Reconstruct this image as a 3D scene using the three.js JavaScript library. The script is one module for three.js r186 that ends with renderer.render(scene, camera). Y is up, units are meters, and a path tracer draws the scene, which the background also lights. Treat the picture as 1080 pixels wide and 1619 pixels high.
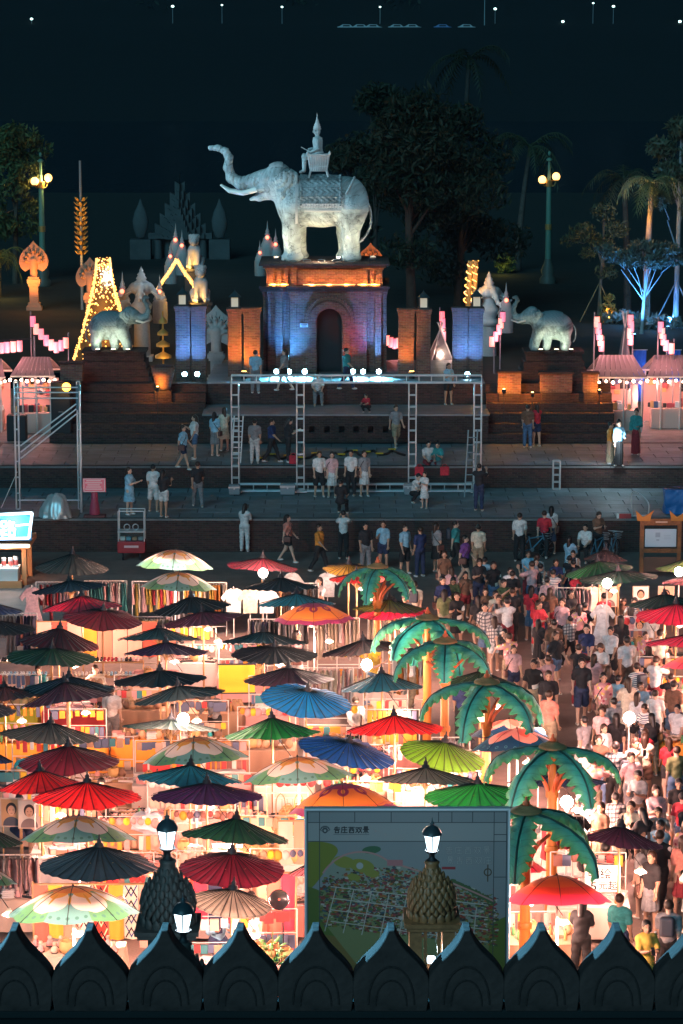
import * as THREE from 'three';
import { MarchingCubes } from 'three/addons/objects/MarchingCubes.js';
import { mergeGeometries, mergeVertices } from 'three/addons/utils/BufferGeometryUtils.js';
import { RoundedBoxGeometry } from 'three/addons/geometries/RoundedBoxGeometry.js';

// ---------- camera, sky, moonlight, exposure ----------
const scene = new THREE.Scene();
const CAM_Y = 18, FPX = 4300, PITCH = Math.atan((809.5 - 60) / FPX);
const camera = new THREE.PerspectiveCamera(2 * Math.atan(809.5 / FPX) * 180 / Math.PI, 1080 / 1619, 0.5, 3000);
camera.position.set(0, CAM_Y, 0);
camera.lookAt(0, CAM_Y - 100 * Math.tan(PITCH), -100);
const SKY_GAIN = 0.0048;
{
  const W = 64, H = 32, d = new Float32Array(W * H * 4);
  for (let y = 0; y < H; y++) for (let x = 0; x < W; x++) {
    const up = (y + 0.5) / H * 2 - 1, i = (y * W + x) * 4, k = up > 0 ? 0.75 + 0.5 * up : 0.35;
    d[i] = 0.2 * k * SKY_GAIN; d[i + 1] = 0.62 * k * SKY_GAIN; d[i + 2] = 1.15 * k * SKY_GAIN; d[i + 3] = 1;
  }
  const t = new THREE.DataTexture(d, W, H, THREE.RGBAFormat, THREE.FloatType);
  t.mapping = THREE.EquirectangularReflectionMapping; t.magFilter = THREE.LinearFilter; t.needsUpdate = true;
  scene.background = t; scene.environment = t;
}
const moon = new THREE.DirectionalLight(new THREE.Color(0.24, 0.76, 1), 1.2);
moon.position.set(-60, 90, 70); moon.target.position.set(0, 0, -90); moon.name = 'moon_light';
moon.shadow.radius = 50; moon.castShadow = true;
Object.assign(moon.shadow.camera, { left: -80, right: 80, top: 120, bottom: -80, near: 1, far: 500 });
scene.add(moon, moon.target);
const renderer = new THREE.WebGLRenderer({ antialias: true });
renderer.toneMapping = THREE.LinearToneMapping;
renderer.toneMappingExposure = 1;
renderer.shadowMap.enabled = true;

// ---------- helpers ----------
function rngOf(a) { return () => { a = (a + 0x6d2b79f5) | 0; let t = Math.imul(a ^ (a >>> 15), 1 | a); t = (t + Math.imul(t ^ (t >>> 7), 61 | t)) ^ t; return ((t ^ (t >>> 14)) >>> 0) / 4294967296; }; }
const rnd = rngOf(7), rr = (a, b) => a + (b - a) * rnd(), pick = (a) => a[Math.floor(rnd() * a.length)];
const V = (x, y, z) => new THREE.Vector3(x, y, z);
const cP = Math.cos(PITCH), sP = Math.sin(PITCH);
function P(px, py, o) {   // the place seen at a photograph pixel, at a height h or a distance d
  const u = (px - 540) / FPX, v = (809.5 - py) / FPX, D = V(u, -sP + v * cP, -cP - v * sP);
  const t = o.h !== undefined ? (o.h - CAM_Y) / D.y : o.d / -D.z;
  return V(D.x * t, CAM_Y + D.y * t, D.z * t);
}
const scaleAt = (p) => FPX / ((CAM_Y - p.y) * sP + -p.z * cP);     // pixels per metre at a place
const used = new Map();
function numbered(n) { const k = used.get(n) || 0; used.set(n, k + 1); return k ? n + '_' + String(k).padStart(3, '0') : n; }
function tag(o, label, category, group, kind) { if (label) o.userData.label = label; if (category) o.userData.category = category; if (group) o.userData.group = group; if (kind) o.userData.kind = kind; return o; }
function thing(name, label, category, pos, turn = 0, group) {
  const o = new THREE.Group(); o.name = numbered(name); scene.add(o);
  if (pos) o.position.copy(Array.isArray(pos) ? V(...pos) : pos);
  o.rotation.y = turn; return tag(o, label, category, group);
}
function part(parent, name, geo, mat, label) {
  if (Array.isArray(geo)) geo = join(geo);
  const m = new THREE.Mesh(geo, mat); m.name = name; m.castShadow = m.receiveShadow = true; parent.add(m);
  if (label) m.userData.label = label;
  return m;
}
function solo(name, geo, mat, label, category, pos, turn = 0, group) {
  if (Array.isArray(geo)) geo = join(geo);
  const m = new THREE.Mesh(geo, mat); m.name = numbered(name); m.castShadow = m.receiveShadow = true; scene.add(m);
  if (pos) m.position.copy(Array.isArray(pos) ? V(...pos) : pos);
  m.rotation.y = turn; return tag(m, label, category, group);
}
function struct(name, geo, mat) { const m = solo(name, geo, mat); m.userData.kind = 'structure'; return m; }
function dup(root, pos, turn, label, group) {
  const r = root.clone(); r.name = numbered(root.name.replace(/_\d{3}$/, '')); scene.add(r);
  r.userData = { ...root.userData };
  if (pos) r.position.copy(Array.isArray(pos) ? V(...pos) : pos);
  if (turn !== undefined) r.rotation.set(0, turn, 0);
  if (label) r.userData.label = label;
  if (group) r.userData.group = group;
  return r;
}
function join(list) {
  list = list.map((g) => { g = g.index ? g.toNonIndexed() : g; for (const k of Object.keys(g.attributes)) if (!['position', 'normal', 'uv'].includes(k)) g.deleteAttribute(k);
    if (!g.attributes.normal) g.computeVertexNormals();
    if (!g.attributes.uv) g.setAttribute('uv', new THREE.BufferAttribute(new Float32Array(g.attributes.position.count * 2), 2)); return g; });
  return list.length === 1 ? list[0] : mergeGeometries(list);
}
function metreUV(g) {   // box-projected uv in metres
  g = g.index ? g.toNonIndexed() : g; if (!g.attributes.normal) g.computeVertexNormals();
  const p = g.attributes.position, n = g.attributes.normal, uv = new Float32Array(p.count * 2);
  for (let i = 0; i < p.count; i += 3) {
    let ax = 0, ay = 0, az = 0; for (let k = 0; k < 3; k++) { ax += Math.abs(n.getX(i + k)); ay += Math.abs(n.getY(i + k)); az += Math.abs(n.getZ(i + k)); }
    for (let k = 0; k < 3; k++) { const x = p.getX(i + k), y = p.getY(i + k), z = p.getZ(i + k), j = (i + k) * 2;
      if (ay > ax && ay > az) { uv[j] = x; uv[j + 1] = z; } else if (ax > az) { uv[j] = z; uv[j + 1] = y; } else { uv[j] = x; uv[j + 1] = y; } }
  }
  g.setAttribute('uv', new THREE.BufferAttribute(uv, 2)); return g;
}
// box with its base at y; x, z its centre
function bx(w, h, d, x = 0, y = 0, z = 0, ry = 0, rz = 0, rx = 0) {
  const g = new THREE.BoxGeometry(w, h, d); g.translate(0, h / 2, 0); if (rx) g.rotateX(rx); if (rz) g.rotateZ(rz); if (ry) g.rotateY(ry); g.translate(x, y, z); return metreUV(g);
}
function rbx(w, h, d, r, x = 0, y = 0, z = 0, seg = 2) { const g = new RoundedBoxGeometry(w, h, d, seg, Math.min(r, w / 2.01, h / 2.01, d / 2.01)); g.translate(x, y + h / 2, z); return g; }
function cyl(r0, r1, h, x = 0, y = 0, z = 0, n = 12) { const g = new THREE.CylinderGeometry(r1, r0, h, n); g.translate(x, y + h / 2, z); return g; }
function bar(a, b, r, n = 6, r2) {   // rod between two points
  const A = Array.isArray(a) ? V(...a) : a, B = Array.isArray(b) ? V(...b) : b, D = B.clone().sub(A), L = D.length();
  const g = new THREE.CylinderGeometry(r2 ?? r, r, L, n); g.translate(0, L / 2, 0);
  g.applyQuaternion(new THREE.Quaternion().setFromUnitVectors(V(0, 1, 0), D.normalize())); g.translate(A.x, A.y, A.z); return g;
}
function ball(r, x = 0, y = 0, z = 0, sx = 1, sy = 1, sz = 1, n = 12) { const g = new THREE.SphereGeometry(r, n, Math.max(6, n * 0.7 | 0)); g.scale(sx, sy, sz); g.translate(x, y, z); return g; }
function lathe(pts, n = 16, x = 0, y = 0, z = 0) { const g = new THREE.LatheGeometry(pts.map((p) => new THREE.Vector2(p[0], p[1])), n); g.translate(x, y, z); return g; }
function tube(pts, r, n = 24, m = 6) { return new THREE.TubeGeometry(new THREE.CatmullRomCurve3(pts.map((p) => Array.isArray(p) ? V(...p) : p)), n, r, m); }
function extrude(pts, depth, bevel = 0, holes) {
  const s = pts.isShape ? pts : new THREE.Shape(pts.map((p) => new THREE.Vector2(p[0], p[1])));
  return new THREE.ExtrudeGeometry(s, { depth, bevelEnabled: bevel > 0, bevelSize: bevel, bevelThickness: bevel, bevelSegments: 2, curveSegments: 12 });
}
const tf = (g, x, y, z, ry = 0, s = 1) => { g = g.clone(); if (s !== 1) g.scale(s, s, s); if (ry) g.rotateY(ry); g.translate(x, y, z); return g; };
const C = (r, g, b) => new THREE.Color().setRGB(r, g, b);
const mats = new Map();
function mat(r, g, b, rough = 0.8, more = {}) {
  const key = [r, g, b, rough, ...Object.entries(more).map(([k, v]) => k + (v?.uuid || v))].join();
  if (!mats.has(key)) { const P = more.transmission || more.clearcoat || more.sheen ? THREE.MeshPhysicalMaterial : THREE.MeshStandardMaterial;
    const m = new P({ color: C(r, g, b), roughness: rough, side: THREE.DoubleSide, ...more }); mats.set(key, m); }
  return mats.get(key);
}
function glow(r, g, b, k) { const key = 'glow' + [r, g, b, k]; if (!mats.has(key)) mats.set(key, new THREE.MeshStandardMaterial({ color: C(0.6, 0.6, 0.6), emissive: C(r, g, b), emissiveIntensity: k, roughness: 0.5 })); return mats.get(key); }
function lamp(pos, col, I, r = 4, parent = scene) { const l = new THREE.PointLight(C(...col), I, 0, 2); l.position.copy(pos); l.name = 'lamp_light'; l.shadow.radius = r; l.castShadow = true; parent.add(l); return l; }
function spot(pos, to, col, I, ang, pen = 0.6, r = 3) { const l = new THREE.SpotLight(C(...col), I, 0, ang, pen, 2); l.position.copy(pos); l.target.position.copy(to); l.name = 'spot_light'; l.shadow.radius = r; l.castShadow = true; scene.add(l, l.target); return l; }
// noise
const nz = (() => { const h = (x, y) => { let n = Math.imul(x, 374761393) + Math.imul(y, 668265263); n = Math.imul(n ^ (n >>> 13), 1274126177); return ((n ^ (n >>> 16)) >>> 0) / 4294967296; };
  return (x, y, w) => { const i = Math.floor(x), j = Math.floor(y), f = x - i, g = y - j, u = f * f * (3 - 2 * f), v = g * g * (3 - 2 * g), m = (k) => w ? ((k % w) + w) % w : k;
    const a = h(m(i), m(j)), b = h(m(i + 1), m(j)), c = h(m(i), m(j + 1)), d = h(m(i + 1), m(j + 1)); return a + (b - a) * u + (c - a) * v + (a - b - c + d) * u * v; }; })();
const fbm = (x, y, w, o = 4) => { let s = 0, a = 0.5; for (let i = 0; i < o; i++) { s += a * nz(x, y, w); x *= 2; y *= 2; w *= 2; a *= 0.5; } return s / (1 - Math.pow(0.5, o)); };
function tex(w, h, f, srgb = false, rx = 1, ry = rx) {   // f(u, v) -> [r, g, b] linear
  const d = new Uint8Array(w * h * 4), e = (x) => Math.max(0, Math.min(255, Math.round(255 * (srgb ? Math.pow(Math.max(0, x), 1 / 2.2) : x))));
  for (let y = 0; y < h; y++) for (let x = 0; x < w; x++) { const c = f((x + 0.5) / w, (y + 0.5) / h), i = (y * w + x) * 4; d[i] = e(c[0]); d[i + 1] = e(c[1]); d[i + 2] = e(c[2]); d[i + 3] = 255; }
  const t = new THREE.DataTexture(d, w, h, THREE.RGBAFormat); t.wrapS = t.wrapT = THREE.RepeatWrapping; t.magFilter = THREE.LinearFilter; t.minFilter = THREE.LinearFilter;
  if (srgb) t.colorSpace = THREE.SRGBColorSpace; t.repeat.set(1 / rx, 1 / ry); t.needsUpdate = true; return t;
}
function canvasTex(w, h, draw) { const c = document.createElement('canvas'); c.width = w; c.height = h; draw(c.getContext('2d'), w, h); const t = new THREE.CanvasTexture(c); t.colorSpace = THREE.SRGBColorSpace; t.wrapS = t.wrapT = THREE.RepeatWrapping; return t; }

// ---------- bodies: smooth union of tapered capsules and ellipsoids, meshed on a grid ----------
// prim: {a:[..], b:[..], r, r2} or {c:[..], s:[..]}; every one may carry k (softness)
function sdfDist(p, x, y, z) {
  if (p.c) { const [sx, sy, sz] = p.s; let qx = x - p.c[0], qy = y - p.c[1], qz = z - p.c[2];
    if (p.rz) { const c = Math.cos(p.rz), s = Math.sin(p.rz), t = qx * c + qy * s; qy = -qx * s + qy * c; qx = t; }
    const k0 = Math.hypot(qx / sx, qy / sy, qz / sz), k1 = Math.hypot(qx / sx / sx, qy / sy / sy, qz / sz / sz);
    return k1 < 1e-9 ? -Math.min(sx, sy, sz) : k0 * (k0 - 1) / k1; }
  const a = p.a, b = p.b, dx = b[0] - a[0], dy = b[1] - a[1], dz = b[2] - a[2], wx = x - a[0], wy = y - a[1], wz = z - a[2];
  const t = Math.max(0, Math.min(1, (wx * dx + wy * dy + wz * dz) / (dx * dx + dy * dy + dz * dz || 1e-9)));
  const fz = p.flat || 1;
  return Math.hypot(wx - dx * t, wy - dy * t, (wz - dz * t) * fz) - (p.r + ((p.r2 ?? p.r) - p.r) * t);
}
function sdfAt(prims, K, x, y, z) { let f = 9; for (const p of prims) { const d = sdfDist(p, x, y, z), k = p.k ?? K, h = Math.max(k - Math.abs(f - d), 0) / k; f = Math.min(f, d) - h * h * k / 4; } return f; }
function sdfMesh(prims, K, res, cut, bump) {
  const lo = [9e9, 9e9, 9e9], hi = [-9e9, -9e9, -9e9], boxes = prims.map((p) => {
    const l = [], h = []; for (let i = 0; i < 3; i++) { if (p.c) { const m = p.rz && i < 2 ? Math.max(p.s[0], p.s[1]) : p.s[i]; l[i] = p.c[i] - m; h[i] = p.c[i] + m; } else { const r = Math.max(p.r, p.r2 ?? p.r); l[i] = Math.min(p.a[i], p.b[i]) - r; h[i] = Math.max(p.a[i], p.b[i]) + r; }
      lo[i] = Math.min(lo[i], l[i]); hi[i] = Math.max(hi[i], h[i]); } return [l, h]; });
  const pad = [0, 1, 2].map((i) => (hi[i] - lo[i]) * 0.5 * 4 / (res / 2 - 3)); for (let i = 0; i < 3; i++) { lo[i] -= pad[i]; hi[i] += pad[i]; }
  const mc = new MarchingCubes(res, undefined, false, false, 200000), F = mc.field, cell = [0, 1, 2].map((i) => (hi[i] - lo[i]) / res), half = res / 2;
  const pos = (i, n) => (lo[i] + hi[i]) / 2 + (n - half) / half * (hi[i] - lo[i]) / 2; F.fill(9);
  const marg = Math.max(K * 1.2, ...cell.map((c) => c * 2.5));
  prims.forEach((p, q) => {
    const [l, h] = boxes[q], s = [], e = []; for (let i = 0; i < 3; i++) { s[i] = Math.max(0, Math.floor((l[i] - marg - lo[i]) / cell[i])); e[i] = Math.min(res - 1, Math.ceil((h[i] + marg - lo[i]) / cell[i]) + 1); }
    const k = p.k ?? K;
    for (let z = s[2]; z <= e[2]; z++) { const Z = pos(2, z); for (let y = s[1]; y <= e[1]; y++) { const Y = pos(1, y); for (let x = s[0]; x <= e[0]; x++) {
      const n = x + y * res + z * res * res, d = sdfDist(p, pos(0, x), Y, Z), f = F[n]; if (p.sub) { F[n] = Math.max(f, -d); continue; } const g = Math.max(k - Math.abs(f - d), 0) / k; F[n] = Math.min(f, d) - g * g * k / 4; } } }
  });
  for (let z = 0; z < res; z++) for (let y = 0; y < res; y++) for (let x = 0; x < res; x++) { const n = x + y * res + z * res * res; let f = F[n]; if (cut && Math.abs(f) < 1) f = Math.max(f, cut(pos(0, x), pos(1, y), pos(2, z))); if (bump && Math.abs(f) < 0.2) f += bump(pos(0, x), pos(1, y), pos(2, z)); F[n] = -f; }
  mc.isolation = 0; mc.update();
  const c = mc.count, A = new Float32Array(c * 3);
  for (let i = 0; i < c; i++) for (let j = 0; j < 3; j++) A[i * 3 + j] = (lo[j] + hi[j]) / 2 + mc.positionArray[i * 3 + j] * (hi[j] - lo[j]) / 2;
  let g = new THREE.BufferGeometry(); g.setAttribute('position', new THREE.BufferAttribute(A, 3));
  g = mergeVertices(g, Math.min(...cell) * 0.02); g.computeVertexNormals();
  g.setAttribute('uv', new THREE.BufferAttribute(new Float32Array(g.attributes.position.count * 2), 2));
  return g;
}

// ---------- surface materials ----------
const brickTex = (() => {   // 1.76 m x 1.44 m: eight bricks by twenty courses
  const N = 8, M = 20, r = rngOf(11), tone = [...Array(N * M)].map(() => [r(), r(), r()]);
  const at = (u, v) => { const row = Math.floor(v * M), sh = row % 2 ? 0.5 : 0, q = (u * N + sh) % N, i = Math.floor(q) % N, fx = q - Math.floor(q), fy = v * M - row; return [tone[row * N + i], Math.min(fx, 1 - fx) * 0.22, Math.min(fy, 1 - fy) * 0.072]; };
  const col = tex(512, 512, (u, v) => { const [t, ex, ey] = at(u, v), n = fbm(u * 24, v * 24, 24), big = fbm(u * 3, v * 3, 3), m = ex < 0.007 || ey < 0.007, k = 0.6 + 0.65 * t[0] + 0.3 * (n - 0.5);
    return m ? [0.2 * (0.7 + n * 0.5), 0.165 * (0.7 + n * 0.5), 0.14 * (0.7 + n * 0.5)] : [0.2 * k * (0.7 + 0.6 * big), (0.066 + 0.026 * t[1]) * k, (0.048 + 0.018 * t[2]) * k]; }, true, 1.76, 1.44);
  const bump = tex(512, 512, (u, v) => { const [t, ex, ey] = at(u, v), e = Math.min(1, Math.min(ex, ey) / 0.012), n = fbm(u * 40, v * 40, 40); const h = e * (0.6 + 0.25 * t[0]) + 0.15 * n; return [h, h, h]; }, false, 1.76, 1.44);
  return { col, bump };
})();
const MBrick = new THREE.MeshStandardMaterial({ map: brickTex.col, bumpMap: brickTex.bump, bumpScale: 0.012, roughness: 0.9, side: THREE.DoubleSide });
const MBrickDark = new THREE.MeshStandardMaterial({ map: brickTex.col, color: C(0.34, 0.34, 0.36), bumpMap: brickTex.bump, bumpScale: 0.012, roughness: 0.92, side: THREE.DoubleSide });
const speckle = tex(256, 256, (u, v) => { const n = fbm(u * 6, v * 6, 6, 5), s = nz(u * 128, v * 128, 128), k = 0.62 + 0.5 * n + 0.16 * (s - 0.5); return [k, k * 0.99, k * 0.97]; }, true, 2.6);
const speckBump = tex(256, 256, (u, v) => { const n = fbm(u * 32, v * 32, 32, 4); return [n, n, n]; }, false, 1);
const stone = (r, g, b, rough = 0.8) => mat(r, g, b, rough, { map: speckle, bumpMap: speckBump, bumpScale: 0.006 });
const blotch = tex(256, 256, (u, v) => { const n = fbm(u * 5, v * 5, 5, 5), s = fbm(u * 20, v * 20, 20, 3), k = 0.5 + 0.6 * n + 0.3 * (s - 0.5); return [k, k, k * 1.02]; }, true, 1);
const MDark = mat(0.03, 0.032, 0.035, 0.6), MBlack = mat(0.012, 0.012, 0.014, 0.6), MSteel = mat(0.55, 0.57, 0.6, 0.35, { metalness: 0.75 }), MGrey = mat(0.25, 0.26, 0.28, 0.6);

// ---------- ground, river, far bank ----------
struct('market_ground', metreUV(new THREE.BoxGeometry(160, 0.2, 130).translate(0, -0.1, -30)), stone(0.24, 0.17, 0.15, 0.7));
const D1 = 95.3, D2 = 102.2, D3 = 108.3, D4 = 111.2, H1 = 1.15, H2 = 1.96, H3 = 3.11, H4 = 4.02, PLZ = 3.2;
{
  const slabMats = [0.2, 0.235, 0.26, 0.22].map((k, i) => stone(k * 0.82, k * 1.02, k * (1.1 + 0.02 * i), 0.6));
  const slab = rbx(1.17, 0.06, 0.88, 0.012, 0, -0.06, 0, 1); metreUV(slab);
  const mk = (name, z0, z1, h, hb, holes) => {
    const t = thing(name); t.userData.kind = 'structure';
    part(t, 'brick_riser', bx(160, h - hb + 0.15, 0.24, 0, hb - 0.15 - 0.0, -z0 - 0.12), MBrickDark);
    part(t, 'bedding', bx(160, 0.1, z1 - z0, 0, h - 0.135, -(z0 + z1) / 2 - 0.24), MDark);
    part(t, 'coping', bx(160, 0.07, 0.34, 0, h - 0.07, -z0 - 0.13), stone(0.2, 0.2, 0.2, 0.7));
    const n = Math.floor((z1 - z0 - 0.3) / 0.9), W = 13.6;
    for (let i = 0; i < n; i++) for (let k = 0; k < 23; k++) { const m = part(t, numbered('paving_slab'), slab, pick(slabMats)); m.position.set(-W + (k + (i % 2) * 0.5) * 1.2, h + rr(-0.006, 0.006), -z0 - 0.78 - i * 0.9); }
    part(t, 'paving', [bx(60, 0.06, z1 - z0 - 0.3, -44.2, h - 0.06, -(z0 + z1) / 2 - 0.14), bx(60, 0.06, z1 - z0 - 0.3, 44.4, h - 0.06, -(z0 + z1) / 2 - 0.14)], slabMats[1]);
    return t;
  };
  mk('lower_terrace', D1, D2, H1, 0); mk('upper_terrace', D2, D3, H2, H1);
}
struct('side_plaza', [bx(60, 0.3, 17, -40.3, H2 - 0.31, -117), bx(60, 0.3, 17, 40, H2 - 0.31, -117)], stone(0.3, 0.27, 0.26, 0.8));
struct('plaza_ground', [bx(300, 0.5, 140, 0, PLZ - 0.5, -195.4), bx(20.4, 0.5, 13.6, 0, PLZ - 0.5, -118.6)], stone(0.026, 0.03, 0.026, 0.95));
struct('river', metreUV(new THREE.BoxGeometry(1600, 0.1, 420).translate(0, -0.6, -474)), mat(0.01, 0.02, 0.028, 0.16, { bumpMap: tex(256, 256, (u, v) => { const n = fbm(u * 8, v * 14, 8, 4); return [n, n, n]; }, false, 9), bumpScale: 0.25 }));
{
  const g = new THREE.PlaneGeometry(1800, 420, 60, 24); g.rotateX(-Math.PI / 2); const p = g.attributes.position;
  for (let i = 0; i < p.count; i++) { const x = p.getX(i), t = 210 - p.getZ(i); let y = t < 30 ? -1 + t * 0.69 : t < 48 ? 19.7 : 19.7 + (t - 48) * 0.3 + fbm(x * 0.012 + 50, t * 0.02, 999) * 24 * Math.min(1, (t - 48) / 120); p.setY(i, y); }
  g.translate(0, 0, -640 - 210 + 20); g.computeVertexNormals(); struct('far_bank', metreUV(g), stone(0.006, 0.007, 0.007, 0.95));
  struct('far_road', bx(1700, 0.05, 9, 0, 19.72, -669), stone(0.05, 0.05, 0.055, 0.8));
}

let baseTop;
// ---------- the brick stage ----------
{
  const xL = P(322, 700, { d: D3 }).x, xR = P(772, 700, { d: D3 }).x, W = xR - xL, cx = (xL + xR) / 2;
  const t = thing('stage_platform', 'dark brick stage block with two rows of square niches', 'stage');
  const s = new THREE.Shape([[-W / 2, 0], [W / 2, 0], [W / 2, H3 - H2 - 0.06], [-W / 2, H3 - H2 - 0.06]].map((q) => new THREE.Vector2(...q)));
  const rows = [[679, [493, 517, 540, 563, 586]], [696, [482, 505, 530, 553, 576, 598, 620]], [679, [470, 610]]];
  for (const [py, xs] of rows) for (const px of xs) { const q = P(px, py, { d: D3 }), x = q.x - cx, y = q.y - H2, h = new THREE.Path(); h.moveTo(x - 0.11, y - 0.13); h.lineTo(x + 0.11, y - 0.13); h.lineTo(x + 0.11, y + 0.13); h.lineTo(x - 0.11, y + 0.13); h.closePath(); if (y - 0.13 > 0.02) s.holes.push(h); }
  const g = new THREE.ExtrudeGeometry(s, { depth: 0.25, bevelEnabled: false }); g.translate(cx, H2, -D3 - 0.25);
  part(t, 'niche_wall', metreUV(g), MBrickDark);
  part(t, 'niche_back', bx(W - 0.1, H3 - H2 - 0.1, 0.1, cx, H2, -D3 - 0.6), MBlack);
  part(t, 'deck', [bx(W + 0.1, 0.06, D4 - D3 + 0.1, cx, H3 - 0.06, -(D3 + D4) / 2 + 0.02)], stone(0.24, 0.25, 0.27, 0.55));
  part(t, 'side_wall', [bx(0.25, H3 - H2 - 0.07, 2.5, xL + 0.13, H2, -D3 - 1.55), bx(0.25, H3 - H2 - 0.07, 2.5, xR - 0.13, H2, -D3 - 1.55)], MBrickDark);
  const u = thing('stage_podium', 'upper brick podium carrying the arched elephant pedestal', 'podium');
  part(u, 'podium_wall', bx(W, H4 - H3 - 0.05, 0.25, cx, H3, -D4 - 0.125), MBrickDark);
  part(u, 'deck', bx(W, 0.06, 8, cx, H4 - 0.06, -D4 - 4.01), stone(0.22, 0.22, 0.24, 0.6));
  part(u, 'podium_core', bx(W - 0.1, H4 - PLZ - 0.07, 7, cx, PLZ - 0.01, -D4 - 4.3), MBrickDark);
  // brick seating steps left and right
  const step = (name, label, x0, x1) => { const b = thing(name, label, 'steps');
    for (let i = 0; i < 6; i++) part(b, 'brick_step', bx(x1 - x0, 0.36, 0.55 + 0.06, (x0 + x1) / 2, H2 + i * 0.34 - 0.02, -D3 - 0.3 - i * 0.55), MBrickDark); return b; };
  const a0 = P(78, 690, { d: D3 }).x, a1 = xL - 0.01, b0 = xR + 0.01, b1 = P(975, 690, { d: D3 }).x;
  step('brick_steps', 'broad dark brick steps left of the stage below the small elephant facing right', a0, a1);
  step('brick_steps', 'broad dark brick steps right of the stage below the small elephant facing left', b0, b1);
  // the stepped bases of the small elephants
  const base = (px, py, w0, w1, label) => { const q = P(px, py, { d: 112.6 }), b = thing('stepped_base', label, 'pedestal', [q.x, PLZ - 0.9, -112.6]), Ht = q.y - PLZ + 0.9, n = 9;
    for (let i = 0; i < n; i++) { const k = i / (n - 1), w = w1 + (w0 - w1) * Math.pow(k, 0.8), y0 = Ht * i / n, hh = Ht / n + (i < n - 1 ? 0.02 : 0); part(b, 'brick_course', bx(w, hh - (i < n - 1 ? 0.03 : 0), 1.5 + (w - w0) * 0.35, 0, y0, 0), MBrickDark); }
    part(b, 'plinth_cap', bx(w0 + 0.16, 0.1, 1.66, 0, Ht + 0.004, 0), MBrickDark); return q.y + 0.104; };
  baseTop = [base(182, 556, 2.5, 4.4, 'stepped brick base under the small elephant at left'), base(874, 556, 2.3, 4.3, 'stepped brick base under the small elephant at right')];
  // curved brick side piers with warm lamps
  for (const [px, py, w, h, lab] of [[257, 600, 0.75, 0.95, 'round brick pier glowing orange between the left small elephant and blue piers'], [112, 590, 0.9, 0.7, 'low brick pier behind the bright orange lamp'], [806, 607, 0.95, 0.85, 'low brick pier glowing orange left of the right small elephant'], [880, 607, 1.3, 0.75, 'brick panel glowing orange below the right small elephant'], [934, 607, 0.6, 0.75, 'narrow brick pier glowing orange at right end of the steps']]) {
    const q = P(px, py, { d: 110.2 }), b = thing('brick_pier', lab, 'pier', [q.x, q.y - h / 2, -110.6]);
    part(b, 'shaft', px === 257 ? metreUV(lathe([[0.01, 0], [0.3, 0], [0.34, 0.25], [0.44, 0.6], [0.5, h], [0.01, h]], 20)) : bx(w, h, 0.5, 0, 0, 0), MBrick);
    part(b, 'cap', bx(w + 0.14, 0.08, 0.66, 0, h + 0.003, 0), MBrickDark);
    part(b, 'footing', bx(w * 0.9, q.y - h / 2 - H2 - 0.01, 0.5, 0, -(q.y - h / 2 - H2), 0), MBrickDark);
  }
}


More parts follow.
